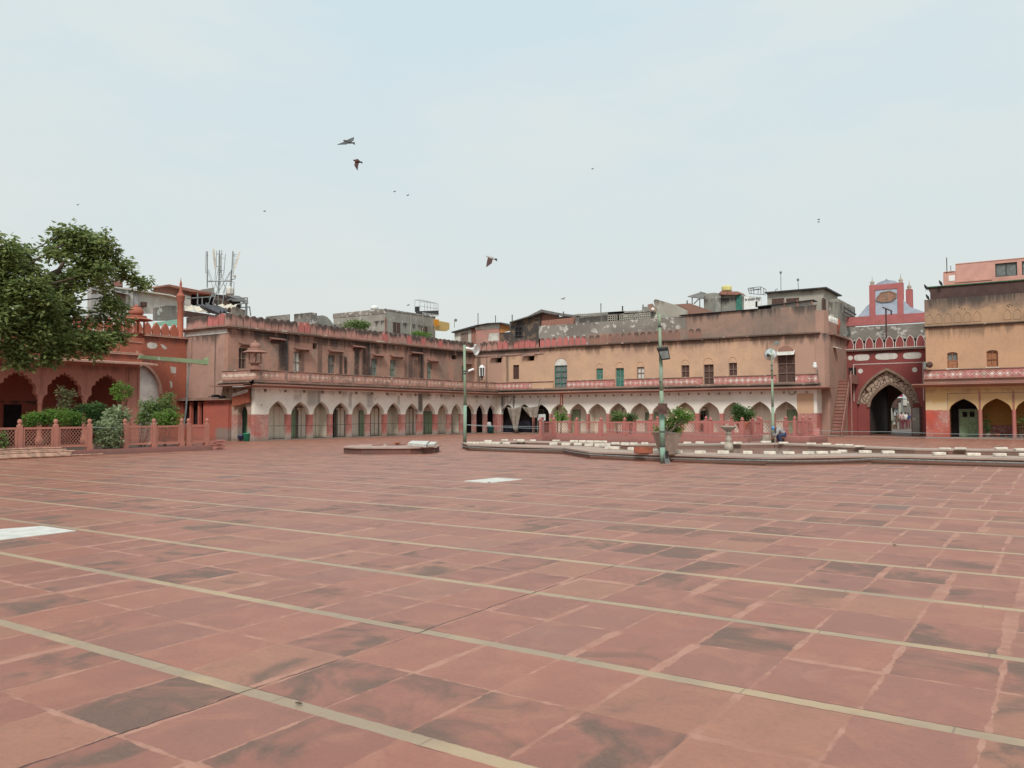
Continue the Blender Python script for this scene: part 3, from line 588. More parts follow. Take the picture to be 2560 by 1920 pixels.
mb = MB(); fu.box(mb, 33.2, 58.9, 3.7, 7.0, .9, .95); fu.box(mb, 33.2, 60, 7.0, 7.1, .36, 5); mb.build('inner_wall', 'dark', LW)
def window(par, fr, u0, u1, z0, z1, fmat='brownframe', pmat='glassgrey', bars=1, d=.14, open_=False):
    m_ = MB(); t = .05
    fr.box(m_, u0, u0+t, z0, z1, d-.06, d+.04); fr.box(m_, u1-t, u1, z0, z1, d-.06, d+.04); fr.box(m_, u0+t, u1-t, z1-t, z1, d-.06, d+.04); fr.box(m_, u0+t, u1-t, z0, z0+t, d-.06, d+.04)
    for i in range(bars): z = z0+(z1-z0)*(i+1)/(bars+1); fr.box(m_, u0+t, u1-t, z-.025, z+.025, d-.05, d+.02)
    um = (u0+u1)/2; fr.box(m_, um-.02, um+.02, z0+t, z1-t, d-.045, d+.015)
    o = m_.build('window', fmat, par); m_ = MB(); fr.box(m_, u0+t*.6, u1-t*.6, z0+t*.6, z1-t*.6, d+.02, d+.045); m_.build('pane', pmat, o); return o
pm = ['darkwood', 'whitewash', 'glassgrey', 'glassgrey', 'greyframe', 'greyframe', 'darkwood']
for k, (u0, u1, z0, z1) in enumerate(wl): window(LW, fu, u0, u1, z0, z1, 'brownframe' if k < 3 else 'greyframe', pm[k], d=.16)
for f_, x0, y0, x1, y1 in [('e',790,-30,1000,15),('c',1390,1270,1610,1310),('e',1520,35,1740,75),('d',170,765,375,815),('d',465,710,630,745),('d',725,820,885,865),('d',955,835,1130,890),('d',1205,790,1360,810),('d',1425,890,1575,925),('d',1870,930,1990,960)]:
    u0, z1 = fu.uv(f_, x0, y0); u1, _ = fu.uv(f_, x1, y1); u0 += .22; u1 += .02
    m_ = MB(); P = fu.P; z1 = z1
    top = [P(u0, z1, 0), P(u1, z1, 0), P(u1, z1-.13, -.42), P(u0, z1-.13, -.42)]
    m_.prism(top, (0, 0, -.05)); o = m_.build('awning', 'awning', LW)
    m_ = MB()
    for u in (u0+.06, u1-.12): m_.prism([P(u, z1-.05, 0), P(u, z1-.30, 0), P(u, z1-.14, -.30)], P(u+.06, 0, 0)-P(u, 0, 0))
    m_.build('bracket', 'awning', o)
    if z1 > 6.4:      # shuttered ventilator under the high awnings
        m_ = MB(); fu.box(m_, u0+.2, u1-.2, z1-.42, z1-.08, -.02, .03); m_.build('vent', 'darkwood', LW)
m_ = MB()     # pilaster strips, string course
for y in (fu.uv('c', 1640, 1300)[0], fu.uv('d', 95, 900)[0], fu.uv('d', 675, 900)[0], fu.uv('d', 1350, 900)[0]): fu.box(m_, y-.11, y+.11, 4.3, 6.72, -.05, .02)
fu.box(m_, 32.9, 58.7, 6.66, 6.70, -.04, .02); m_.build('pilaster', 'lw_upper', LW)
m_ = MB()
for y in (fu.uv('d', 690, 900)[0], fu.uv('e', 1425, 200)[0], fu.uv('d', 1360, 900)[0]): m_.tube(fu.P(y+.15, 3.7, -.09), fu.P(y+.15, 6.9, -.09), .05)
m_.build('drainpipe', 'darksteel', LW)
m_ = MB(); fy = F('y', 32.8)
for z0, z1, d in ((6.98, 7.06, .22), (7.06, 7.14, .32), (7.14, 7.19, .16)):
    fu.box(m_, 32.8-d, 58.5, z0, z1, -d, .3); fy.box(m_, -47.6, XU+d-.004, z0+.001, z1-.001, -d+.002, .3)
m_.build('cornice', 'cornice', LW)
m_ = MB(); fy.box(m_, -47.5, XU-.1, 6.68, 6.975, -.03, .02); m_.build('moulding', 'whitewash', LW)
us = [33.05+.56*i for i in range(46)]
merlons(fu, us, .56, 7.18, 7.92, -.08, .16, lambda u: 'merlon_l' if rnd.random() < .8 else 'merlon_pink', LW)
merlons(fy, [-43.25-.56*i for i in range(4)], .56, 7.18, 7.95, .02, .18, lambda u: 'merlon_pink' if u < -43.5 and u > -45 else 'merlon_l', LW)
m_ = MB(); fy.box(m_, -47.4, -45.3, 7.18, 7.95, .02, .2); m_.build('parapet', 'merlon_l', LW)
m_ = MB(); fu.box(m_, 32.98, 58.8, 7.185, 7.72, .162, .30); m_.build('parapet', 'cornice_dark', LW)
m_ = MB(); m_.box((-48.0, 33.2, 3.6), (-47.6, 59, 7.05)); m_.box((-47.6, 59.1, 0), (-43.4, 59.4, 7.0)); m_.build('back_wall', 'lw_end', LW)
# kiosk (chhatri) on the balcony corner
def chhatri(par_label, c, s_, mat, z0, drum, top, cat='kiosk', gp=None):
    t = thing('rooftop_kiosk', par_label, cat, (c[0], c[1], z0), gp)
    m_ = MB(); m_.box((c[0]-.26*s_, c[1]-.26*s_, z0), (c[0]+.26*s_, c[1]+.26*s_, z0+drum*.55)); m_.build('base', mat, t)
    m_ = MB(); m_.lathe((c[0], c[1], z0+drum*.55), [(.22*s_, 0), (.27*s_, .04), (.22*s_, .10), (.40*s_, drum*.36), (.42*s_, drum*.45)], 8); m_.build('bowl', mat, t, bevel=.005)
    zc = z0+drum
    for k in range(4):
        a = math.pi/4+k*math.pi/2; x, y = c[0]+.34*s_*math.cos(a)*1.0, c[1]+.34*s_*math.sin(a)
        m_ = MB(); m_.lathe((x, y, zc), [(.05*s_, 0), (.035*s_, .06*s_), (.055*s_, .26*s_), (.035*s_, .50*s_), (.07*s_, .57*s_), (.12*s_, .63*s_)], 10); m_.build('column', mat, t, True)
    ze = zc+.63*s_
    m_ = MB(); m_.lathe((c[0], c[1], ze), [(.40*s_, -.03), (.40*s_, .02), (.74*s_, -.03), (.74*s_, 0.0), (.44*s_, .12), (.46*s_, .13), (.46*s_, .22), (.38*s_, .24)], 8); m_.build('sunshade', mat, t)
    m_ = MB(); m_.lathe((c[0], c[1], ze+.22*s_), [(.26*s_, 0), (.31*s_, .05*s_), (.32*s_, .14*s_), (.29*s_, .25*s_), (.21*s_, .34*s_), (.12*s_, .37*s_), (.17*s_, .40*s_), (.05*s_, .44*s_), (.02*s_, .50*s_)], 20); m_.build('dome', mat, t, True); return t
chhatri('pink stone kiosk with four columns on the balcony corner of the left wing', (XA-.05, YE+.05), 1.0, 'eave_pink', 4.30, .42, 0)
# leaning sign below the eave on the corner
t = thing('sign_board', 'rusty tilted sign board with a pale top strip on the corner pier', 'sign', (-41.9, 32.4, 2.2))
F_ = F('y', 32.4); pts = [F_.uv('e', *p) for p in ((738, 648), (955, 585), (972, 765), (742, 828))]
m_ = MB(); F_.slab(m_, [pts], 0, .05); m_.build('panel', 'redboard', t)
m_ = MB(); F_.slab(m_, [[F_.uv('e', *p) for p in ((742, 655), (945, 592), (948, 632), (744, 695))]], -.006, -.001); m_.build('strip', 'whitewash', t)
m_ = MB()
for k in range(9):
    x = 770+k*18; F_.slab(m_, [[F_.uv('e', *p) for p in ((x, 662-k*5), (x+9, 659-k*5), (x+9, 672-k*5), (x, 675-k*5))]], -.012, -.007)
m_.build('lettering', 'rimwall', t)
# green bucket and blue tub in the corner doorway
t = thing('bucket', 'tall green plastic bucket in the corner doorway of the left wing', 'bucket', (0, 0, 0)); p = onY('e', 925, 1290, 32.45); t.location = (p.x, 32.45, 0)
m_ = MB(); m_.lathe((p.x, 32.45, 0.0), [(.15, 0), (.19, .44), (.21, .45), (.21, .49), (.19, .49), (.17, .30)], 18); m_.build('body', 'bucket', t, True)
m_ = MB(); m_.path([(p.x+.2*math.cos(a), 32.43-.04*math.sin(a), .46-.14*math.sin(a)) for a in [math.pi*i/8 for i in range(9)]], .008); m_.build('handle', 'steel', t)
p = onY('e', 865, 1265, 32.75); t = thing('tub', 'small dark blue plastic tub beside the green bucket', 'tub', (p.x, 32.75, .1))
m_ = MB(); m_.lathe((p.x, 32.75, 0.1), [(.14, 0), (.24, .20), (.27, .21), (.27, .24), (.23, .23), (.2, .1)], 16); m_.build('body', 'blueplastic', t, True)
# low red annexe left of the wing
AN = thing('annexe', 'low red painted annexe with a flat roof and dark openings behind the planter', 'building', (-45, 32.2, 0))
fn = F('y', 32.35)
m_ = MB(); fn.box(m_, -44.75, -42.45, 0, 2.5, 0, .3); m_.build('wall', 'redwall', AN)
m_ = MB()
for x in (-48.1, -47.2, -46.3, -45.45, -44.9): fn.box(m_, x, x+.16, 0, 2.42, .01, .2)
fn.box(m_, -48.1, -44.76, 0, 1.0, .04, .2); m_.build('post', 'redwall', AN)
m_ = MB(); fn.box(m_, -48.2, -44.76, .9, 2.5, .36, .4); m_.build('opening', 'dark', AN)
m_ = MB(); fn.box(m_, -48.6, -42.3, 2.5, 2.58, -.3, .45); fn.box(m_, -48.6, -43.3, 2.60, 2.68, -.12, .45); m_.build('roof', 'cornice', AN)
m_ = MB()
for k in range(14):
    a = rnd.uniform(-1, 1); m_.rbox((-43.75+a*.7, 32.5, 2.66+.16*(1-abs(a))*rnd.random()), (.35, .2, .12), rnd.uniform(-.5, .5), rnd.uniform(-.4, .4))
tag(m_.build('rubble_heap', 'blacksheet', base=(-43.7, 32.5, 2.6)), 'dark heap of rubbish lying on the flat roof of the red annexe', 'rubble')
# ------------------------------------------------------------------ RIGHT WING
YA, YU = 58.0, 58.6
RW = thing('arcade_building', 'long two storey ochre wing with white arcade facing the pond', 'building', (-27, YA, 0))
ra_, ru = F('y', YA), F('y', YU)
rc = [-39.15, -37.5, -35.85, -34.1, -32.36, -30.62, -28.8, -26.97, -25.17, -23.34, -21.48, -19.62, -17.77, -15.96]
mb = MB(); ra_.slab(mb, [arcade_loop(-40.3, -13.9, 3.3, [(c, (.79 if c > -38 else .68)+.012*math.sin(k*2.9), 1.66+.02*math.cos(k*1.3), 2.44+.02*math.sin(k*2.2)) for k, c in enumerate(rc)])], 0, .30); mb.build('arcade_wall', 'rw_arc', RW)
mb = MB(); ra_.box(mb, -42, -13.9, 0, 3.3, 1.15, 1.25); mb.build('inner_wall', 'inner', RW)
mb = MB(); ra_.box(mb, -42, -14.4, 2.75, 2.8, .3, 1.15); mb.build('ceiling', 'ceil', RW)
mb = MB(); ra_.box(mb, -40.3, -13.9, 0, .06, .02, 1.15); mb.build('plinth', 'coping', RW)
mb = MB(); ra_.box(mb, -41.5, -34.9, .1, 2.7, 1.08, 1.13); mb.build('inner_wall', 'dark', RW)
mb = MB()
for c in (-35.0, -31.5, -27.9, -24.25, -18.7): ra_.box(mb, c-.05, c+.05, .08, 2.75, .3, 1.15)
mb.build('partition', 'inner', RW)
frb = F('y', YA+1.14)
for f_, x0, x1, yt in (('h', 1640, 1735, 245), ('j', 160, 230, 385), ('j', 640, 800, 400), ('j', 1380, 1490, 378), ('l', 720, 870, 480), ('h', 1190, 1265, 240)):
    u0, z1 = frb.uv(f_, x0, yt); u1, _ = frb.uv(f_, x1, yt); door(RW, frb, u0, u1, .08, z1, -.01, 'green2' if f_ == 'l' or x0 > 1300 else 'green')
door(RW, frb, -28.9, -28.0, .08, 2.0, -.01, 'inner', 'brownframe'); door(RW, frb, -22.9, -22.1, .08, 2.0, -.01, 'inner', 'brownframe')
eave(RW, ra_, -40.9, -12.9, .9, 'eave_pink')
m_ = MB(); frs = F('x', -13.9); frs.box(m_, YA-.6, 59.5, 3.3, 3.38, -.9, .1); m_.build('eave', 'eave_pink', RW)
m_ = MB()
for z0, z1, d in ((3.41, 3.47, .38), (3.49, 3.55, .26), (3.57, 3.64, .42)): ra_.box(m_, -40.4, -13.6, z0, z1, -d, 0)
ob = m_.build('moulding', 'cornice_dark', RW)
m_ = MB(); ra_.box(m_, -40.4, -13.8, 3.30, 3.74, -.0, .55); m_.build('moulding', 'cornice', RW)
m_ = MB()
for a, b in ((-42.5, -37.0), (-33.62, -29.36), (-28.5, -22.15), (-21.22, -16.74), (-15.4, -13.9)):
    ra_.box(m_, a, b, 3.74, 4.28, .40, .598)
m_.build('balustrade', 'bal_r', RW)
m_ = MB(); ra_.box(m_, -37.0, -34.95, 3.74, 4.25, .42, .598); m_.build('balustrade', 'rw_upper', RW)
m_ = MB()
for a, b in ((-42.5, -34.95), (-33.62, -29.36), (-28.5, -22.15), (-21.22, -16.74), (-15.4, -13.9)): ra_.box(m_, a, b, 4.28, 4.33, .36, .6)
m_.build('coping', 'cornice', RW)
m_ = MB()
for i in range(33): x = -39.2+i*.77; ra_.box(m_, x, x+.06, 2.98, 3.12, -.10, 0)
m_.build('bracket', 'brownframe', RW)
for x0, x1 in ((425, 445), (455, 475), (510, 535)):
    a, _ = ra_.uv('g', x0, 1450); b, _ = ra_.uv('g', x1, 1450); m_ = MB(); ra_.box(m_, a, b, 2.5, 3.28, -.006, .0); m_.build('paint_run', 'red_paint_runs', RW)
for x0, x1 in ((1370, 1382), (1395, 1412)):
    a, _ = ra_.uv('g', x0, 1450); b, _ = ra_.uv('g', x1, 1450); m_ = MB(); ra_.box(m_, a, b, 2.3, 3.28, -.006, .0); m_.build('paint_run', 'red_paint_runs', RW)
rwin = [('g',750,1015,830,1200,'darkwood','darkwood',0), ('g',1295,930,1465,1345,'teal','glassgrey',2), ('g',1845,1060,1935,1205,'greyframe','teal',1), ('g',2100,1055,2212,1300,'greyframe','teal',1), ('i',420,1150,530,1320,'brownframe','whitewash',1), ('i',1065,1125,1185,1300,'brownframe','darkwood',1), ('i',1390,1115,1540,1405,'brownframe','darkwood',2), ('i',1755,1090,1880,1275,'brownframe','darkwood',1), ('k',460,1140,710,1635,'brownframe','darkwood',2)]
holes = []; info = []
for k, w_ in enumerate(rwin):
    u0, z1 = ru.uv(w_[0], w_[1], w_[2]); u1, z0 = ru.uv(w_[0], w_[3], w_[4]); z0 = max(z0, 3.66); uc, hw = (u0+u1)/2, (u1-u0)/2
    if k in (1, 8): holes.append([(u0, z0)] + arch(uc, hw, z1-hw*.95, z1, 8, k=1) + [(u1, z0)])
    else: holes.append([(u0, z0), (u0, z1), (u1, z1), (u1, z0)])
    info.append((u0, u1, z0, z1, uc, hw, w_))
for f_, x0, y0, x1, y1 in (('g',520,920,600,980), ('g',945,895,1030,955)):
    u0, z1 = ru.uv(f_, x0, y0); u1, z0 = ru.uv(f_, x1, y1); holes.append([(u0, z0), (u0, z1), (u1, z1), (u1, z0)])
    m_ = MB(); m_.prism([ru.P(u0-.45, z1+.12, 0), ru.P(u1+.12, z1+.12, 0), ru.P(u1+.12, z1+.02, -.35), ru.P(u0-.45, z1+.02, -.35)], (0, 0, -.05)); m_.build('awning', 'cornice', RW)
mb = MB(); ru.slab(mb, [[(-43.5, 3.4), (-14.1, 3.4), (-14.1, 7.05), (-43.5, 7.05)]] + holes, 0, .35); mb.build('upper_wall', 'rw_upper', RW)
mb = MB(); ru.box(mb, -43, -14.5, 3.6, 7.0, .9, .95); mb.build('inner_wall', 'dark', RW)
for k, (u0, u1, z0, z1, uc, hw, w_) in enumerate(info):
    if k in (1, 8):
        zt = z1-hw*.95
        window(RW, ru, u0, u1, z0, zt, w_[5], w_[6], 3 if k == 1 else 2)
        m_ = MB(); ru.slab(m_, [arch(uc, hw, zt, z1, 8, k=1)], .04 if k == 1 else -.12 , .10); m_.build('fanlight', 'whitewash' if k == 1 else 'merlon_brown', RW)
        if k == 8: m_ = MB(); m_.prism([ru.P(u0, zt+.28, 0), ru.P(u1, zt+.28, 0), ru.P(u1+.03, zt-.05, -.4), ru.P(u0-.03, zt-.05, -.4)], (0, 0, -.03)); m_.build('awning', 'whitewash', RW)
    else:
        window(RW, ru, u0, u1, z0, z1, w_[5], w_[6], w_[7])
        if k == 3 or k == 2:
            m_ = MB(); ru.box(m_, u0+.06, u1-.06, z0+.05, z0+(z1-z0)*(.48 if k == 3 else .9), .10, .15); m_.build('shutter', 'teal', RW)
    if k > 1 and k != 8:
        pts = arch(uc, hw*1.02, z1+.12, z1+.12+hw*1.1, 8, k=1); q = arch(uc, hw*.93, z1+.12, z1+.06+hw*1.1, 8, k=1)
        m_ = MB(); ru.slab(m_, [pts + q[::-1]], -.03, .0); m_.build('arch_moulding', 'rw_upper', RW)
        m_ = MB(); ru.box(m_, u0-.06, u1+.06, z0-.06, z0-.01, -.10, .02); m_.build('sill', 'whitewash', RW)
m_ = MB()
for z0, z1, d in ((7.03, 7.08, .14), (7.09, 7.14, .26), (7.15, 7.19, .18)): ru.box(m_, -43.0, -14.0+d, z0, z1, -d, .3)
ru.box(m_, -43, -36.4, 6.80, 7.02, -.05, .01); m_.build('cornice', 'cornice_dark', RW)
m_ = MB(); ru.box(m_, -43, -35.9, 6.62, 6.78, -.06, .0); m_.build('moulding', 'cornice', RW)
us = [-42.6+.56*i for i in range(12)]
merlons(ru, us, .56, 7.2, 7.93, 0, .16, lambda u: 'merlon_pink' if u > -40.6 and rnd.random() < .65 else 'merlon_l', RW)
merlons(ru, [-36.03+.56*i for i in range(8)], .52, 7.2, 7.93, -.04, -.004, 'merlon_pink', RW)
merlons(ru, [-31.4+.56*i for i in range(14)] + [-23.0+.56*i for i in range(2)], .52, 7.2, 7.93, -.03, -.004, 'merlon_brown', RW)
merlons(ru, [-18.6+.60*i for i in range(7)], .56, 7.2, 7.95, -.03, -.004, 'parapet_brown', RW)
m_ = MB(); ru.slab(m_, [[(-36.4, 7.2), (-23.4, 7.2), (-23.4, 8.93), (-36.4, 8.98)]], 0, .3); m_.build('parapet', 'parapet_grey', RW)
m_ = MB(); ru.slab(m_, [[(-31.8, 7.2), (-23.39, 7.2), (-23.39, 8.0), (-31.8, 8.0)]], -.003, 0); m_.build('parapet', 'parapet_brown', RW)
m_ = MB(); ru.slab(m_, [[(-23.38, 7.2), (-14.05, 7.2), (-14.05, 9.05), (-23.38, 8.98)]], -.002, .3); m_.build('parapet', 'parapet_brown', RW)
m_ = MB(); ru.slab(m_, [[(-23.9, 8.985), (-18.0, 9.03), (-18.0, 9.08), (-23.9, 9.03)]], -.15, .5); m_.build('roof_sheet', 'blacksheet', RW)
m_ = MB(); m_.box((-43, 59.2, 7.0), (-14.3, 68, 7.08)); m_.build('roof', 'concrete', RW)
# corner and side wall toward the gate
m_ = MB(); frs.p = -14.1
m_.prism([(-14.09, 58.6, 3.4), (-13.55, 58.9, 3.4), (-13.35, 59.4, 3.4), (-14.09, 59.4, 3.4)], (0, 0, 5.3)); m_.build('corner_wall', 'rw_side', RW)
m_ = MB(); m_.box((-14.0, 59.41, 0), (-13.36, 65.2, 7.1)); m_.build('side_wall', 'rw_side', RW)
m_ = MB(); m_.box((-14.4, 58.02, 0), (-13.89, 59.42, 3.28)); m_.build('corner_pier', 'rw_arc', RW)
m_ = MB(); m_.box((-14.0, 59.5, 7.05), (-13.10, 65.0, 7.16)); m_.box((-14.0, 59.5, 7.18), (-13.2, 65.0, 7.24)); m_.build('cornice', 'cornice', RW)
m_ = MB(); m_.box((-13.9, 59.45, 7.25), (-13.4, 62.2, 8.0)); m_.build('parapet', 'rw_side', RW)
for k in range(5):
    m_ = MB(); F('x', -13.4).slab(m_, [[(60.2+k*.5, 8.0), (60.55+k*.5, 8.0), (60.52+k*.5, 8.2), (60.375+k*.5, 8.45), (60.22+k*.5, 8.2)]], 0, .2); m_.build('merlon', 'whitewash', RW)
m_ = MB(); m_.lathe((-13.5, 62.9, 7.2), [(.10, 0), (.10, .55), (.15, .62), (.18, .85), (.19, 1.0), (.13, 1.1), (.14, 1.15), (.10, 1.22), (.02, 1.3)], 10); m_.build('turret', 'redstone', RW, True)
m_ = MB(); m_.prism([(-13.38, 60.6, 6.3), (-13.38, 61.5, 6.3), (-12.98, 61.5, 6.2), (-12.98, 60.6, 6.2)], (0, 0, -.05)); m_.build('awning', 'whitewash', RW)
# steep flight of steps beside the gate
ST = thing('staircase', 'steep narrow masonry staircase rising beside the red gateway', 'staircase', (-12.95, 59.4, 0))
n = 17; y0s, y1s, zt = 59.45, 62.4, 3.95
m_ = MB()
prof = [(y0s, 0)]
for k in range(n): prof += [(y0s+(y1s-y0s)*k/n, zt*(k+1)/n), (y0s+(y1s-y0s)*(k+1)/n, zt*(k+1)/n)]
prof += [(65.0, zt), (65.0, zt-.15), (y1s, zt-.15), (y1s-.5, zt-1.0), (y0s+.5, 0)]
m_.prism([(-13.34, y, z) for y, z in prof], (.68, 0, 0)); m_.build('steps', 'stairs', ST)
m_ = MB()
for k in range(n): y = y0s+(y1s-y0s)*k/n; m_.box((-13.33, y-.05, zt*(k+1)/n-.005), (-12.66, y+.16, zt*(k+1)/n+.035))
m_.build('tread', 'eave_pink', ST)
m_ = MB(); m_.prism([(-12.65, y0s-.1, 0), (-12.65, y0s-.1, .45), (-12.65, y1s, zt+.45), (-12.65, 65.0, zt+.45), (-12.65, 65.0, zt-.2), (-12.65, y1s, zt-.2), (-12.65, y0s+.45, 0)], (.07, 0, 0)); m_.build('side_wall', 'stairs', ST)
m_ = MB(); m_.tube((-12.45, 61.8, 0), (-12.45, 61.8, 4.6), .05); tag(m_.build('drainpipe', 'eave_pink', base=(-12.45, 61.8, 0)), 'pink vertical pipe standing between the staircase and the gateway arch', 'pipe')
# ------------------------------------------------------------------ GATEWAY
YG = 65.0; fg = F('y', YG)
GT = thing('gateway', 'deep red pointed gateway with white cartouches and a pale inlaid arch band', 'gateway', (-10.5, YG, 0))
xc = -10.62
mb = MB(); fg.slab(mb, [[(-13.35, 0), (xc-2.08, 0)] + arch(xc, 2.08, 2.30, 4.88, 14, k=.72) + [(xc+2.08, 0), (-7.2, 0), (-7.2, 6.2), (-13.35, 6.2)]], 0, .45); mb.build('wall', 'gate_red', GT)
inn = arch(-10.5, 1.40, 2.05, 3.75, 12, k=.66)
mb = MB(); o1 = arch(xc, 2.1, 2.30, 4.92, 14, k=.72)
fg.slab(mb, [[(xc-2.1, 2.30)] + o1 + [(xc+2.1, 2.3), (-9.1, 2.3), (-9.1, 2.05)] + inn[::-1] + [(-11.9, 2.05), (-11.9, 2.3)]], .25, .5); mb.build('inlay_band', 'inlay', GT)
mb = MB(); fg.box(mb, xc-2.1, -11.9, 0, 2.3, .25, .5); fg.box(mb, -9.1, xc+2.1, 0, 2.3, .25, .5); mb.build('jamb', 'gate_red', GT)
def rib(cx, hw, sp, ap, wd, d0, d1, k, mat, nm='arch_rib', floor=None):
    a = arch(cx, hw, sp, ap, 14, k=k); b = arch(cx, hw+wd, sp, ap+wd*1.1, 14, k=k); m_ = MB(); fg.slab(m_, [a + b[::-1]], d0, d1); m_.build(nm, mat, GT)
rib(xc, 1.92, 2.30, 4.70, .17, -.05, .26, .72, 'gate_brown'); rib(-10.5, 1.36, 2.05, 3.70, .20, .16, .5, .66, 'gate_brown')
m_ = MB(); fg.box(m_, -13.3, -12.6, 3.96, 4.98, -.006, .3) if False else None
m_ = MB(); fg.box(m_, -13.25, -12.72, 3.97, 5.0, -.008, -.002); m_.build('doorway', 'dark', GT)
for z0, z1, d in ((6.2, 6.28, .20), (6.30, 6.36, .32)):
    m_ = MB(); fg.box(m_, -13.6, -7.2, z0, z1, -d, .4); m_.build('cornice', 'gate_white', GT)
m_ = MB(); fg.box(m_, -13.5, -7.2, 6.14, 6.2, -.1, .3); m_.build('moulding', 'gate_red', GT)
mer = [-13.15+.685*i for i in range(9)]
def mermat(u): return 'gate_red'
for u in mer:
    pts = [(u-.30, 6.36), (u-.30, 6.75), (u-.26, 6.80)] + arch(u, .27, 6.82, 7.24, 6, k=.55)[1:-1] + [(u+.26, 6.80), (u+.30, 6.75), (u+.30, 6.36)]
    m_ = MB(); fg.slab(m_, [pts], .02, .2); o = m_.build('merlon', 'gate_red', GT)
    q = [(u+(x-u)*.84, 6.37+(y-6.36)*.92) for x, y in pts]; m_ = MB(); fg.slab(m_, [pts, q[::-1]], -.012, .018); m_.build('rim', 'gate_white', o)
m_ = MB(); fg.box(m_, -13.35, -7.2, 6.36, 6.98, .25, .4); m_.build('parapet', 'dark', GT)
def cart(x0, x1, z0, z1, nm='cartouche'):
    pts = []; zc = (z0+z1)/2; hh = (z1-z0)/2; n = 40
    for i in range(n):
        a = 2*math.pi*i/n; ca, sa = math.cos(a), math.sin(a)
        x = (x0+x1)/2 + (x1-x0)/2*math.copysign(abs(ca)**.62, ca)*(1-.03*abs(math.sin(4*a))); z = zc + hh*math.copysign(abs(sa)**.5, sa)*(1-.05*abs(math.cos(5*a))); pts.append((x, z))
    m_ = MB(); fg.slab(m_, [pts], -.014, -.001); m_.build(nm, 'whitewash', GT)
cart(-12.85, -11.78, 5.48, 5.96); cart(-11.38, -9.88, 5.50, 5.98); cart(-9.52, -8.32, 5.48, 5.96)
def star(x, z, r):
    pts = [(x+r*(1 if i % 2 else .84)*math.cos(math.pi*i/10), z+r*(1 if i % 2 else .84)*math.sin(math.pi*i/10)) for i in range(20)]
    m_ = MB(); fg.slab(m_, [pts], -.014, -.001); m_.build('rosette', 'whitewash', GT)
star(-13.05+.0, 5.74, .17) if False else None
star(-13.1, 5.72, .19); star(-12.42, 4.72, .19); star(-8.78, 4.70, .19)
m_ = MB()
for a, b, c_, d_ in ((-12.92, -8.22, 5.20, 5.25), (-12.92, -12.87, 2.5, 5.2), (-8.27, -8.22, 2.5, 5.2), (-7.95, -7.90, 1.0, 5.2)): fg.box(m_, a, b, c_, d_, -.012, -.001)
m_.build('trim', 'gate_white', GT)
m_ = MB()     # vaulted passage, two side walls, vault and far arch
m_.box((-12.2, 65.5, 0), (-11.95, 73.5, 4.2)); m_.box((-9.05, 65.5, 0), (-8.8, 73.5, 4.2)); m_.box((-12.2, 65.5, 3.78), (-8.8, 73.5, 4.2)); m_.build('passage_wall', simple('dark_passage_plaster', (.09, .075, .07), .3, 2), GT)
m_ = MB(); F('y', 73.2).slab(m_, [[(-13, 0), (-11.72, 0)] + arch(-10.52, 1.2, 2.0, 3.35, 10, k=.66) + [(-9.32, 0), (-8, 0), (-8, 6), (-13, 6)]], 0, .3); m_.build('far_arch', 'gate_brown', GT)
m_ = MB(); p0, p1 = onY('o', 830, 620, 64.85), onY('o', 1030, 1290, 64.85); F('y', 64.85).box(m_, p0.x, p1.x, 0.03, p0.z, 0, .06); o = m_.build('gate_leaf', 'concrete', GT)
m_ = MB(); F('y', 64.85).box(m_, p1.x, p1.x+.12, .02, p0.z+.1, 0, .2); m_.build('gate_post', 'darkwood', o)
m_ = MB(); fg.box(m_, -13.35, -7.25, 6.4, 8.15, 1.5, 1.9); m_.build('rear_wall', 'parapet_grey', GT)
m_ = MB(); fg.slab(m_, [[(-13.3, 8.30), (-7.3, 8.22), (-7.3, 8.28), (-13.3, 8.36)]], 1.4, 1.5); m_.build('ledge', 'whitewash', GT) if False else None
# rooftop frame over the gate
RF = thing('rooftop_gable', 'pink square frame with blue grey curved gable and plaque above the gateway', 'gable', (-10.5, 67, 8))
fr2 = F('y', 67.0)
m_ = MB(); fr2.box(m_, -13.9, -8.0, 8.30, 8.98, 0, .4); m_.build('base', 'gate_pink', RF)
m_ = MB(); q = [(-12.08, 8.98), (-12.08, 11.32), (-9.72, 11.32), (-9.72, 8.98)]; h_ = [(-11.66, 9.02), (-10.12, 9.02), (-10.12, 10.92), (-11.66, 10.92)]
fr2.slab(m_, [q, h_], 0, .35); m_.build('frame', 'gate_pink', RF)
m_ = MB(); fr2.slab(m_, [[(-12.95, 8.98), (-12.7, 9.25), (-12.3, 9.75), (-12.09, 9.9), (-12.09, 10.6), (-11.7, 11.3), (-11.4, 11.5), (-10.95, 11.62), (-10.87, 11.74), (-10.78, 11.62), (-10.3, 11.52), (-9.9, 11.25), (-9.71, 10.0), (-9.3, 9.5), (-8.8, 9.25), (-8.5, 9.1), (-8.1, 8.98)]], .05, .30); m_.build('curved_wall', 'bluegrey', RF)
m_ = MB(); fr2.box(m_, -9.62, -9.18, 8.98, 10.85, .5, .9); m_.build('rear_post', 'gate_pink', RF)
oc = [(-11.60, 10.28), (-11.25, 10.72), (-10.62, 10.80), (-10.18, 10.55), (-10.18, 10.22), (-10.55, 9.96), (-11.2, 9.95), (-11.60, 10.1)]
m_ = MB(); fr2.slab(m_, [oc], -.01, .04); pl = m_.build('plaque', 'plaque', RF)
q = [(-10.89+(x+10.89)*.86, 10.36+(y-10.36)*.80) for x, y in oc]; m_ = MB(); fr2.slab(m_, [oc, q[::-1]], -.04, -.011); m_.build('plaque_rim', 'gate_brown', pl)
m_ = MB(); fr2.box(m_, -10.95, -10.80, 10.15, 10.62, -.03, -.012); fr2.box(m_, -11.12, -11.05, 10.4, 10.65, -.03, -.012); m_.build('plaque_mark', 'gate_brown', pl)
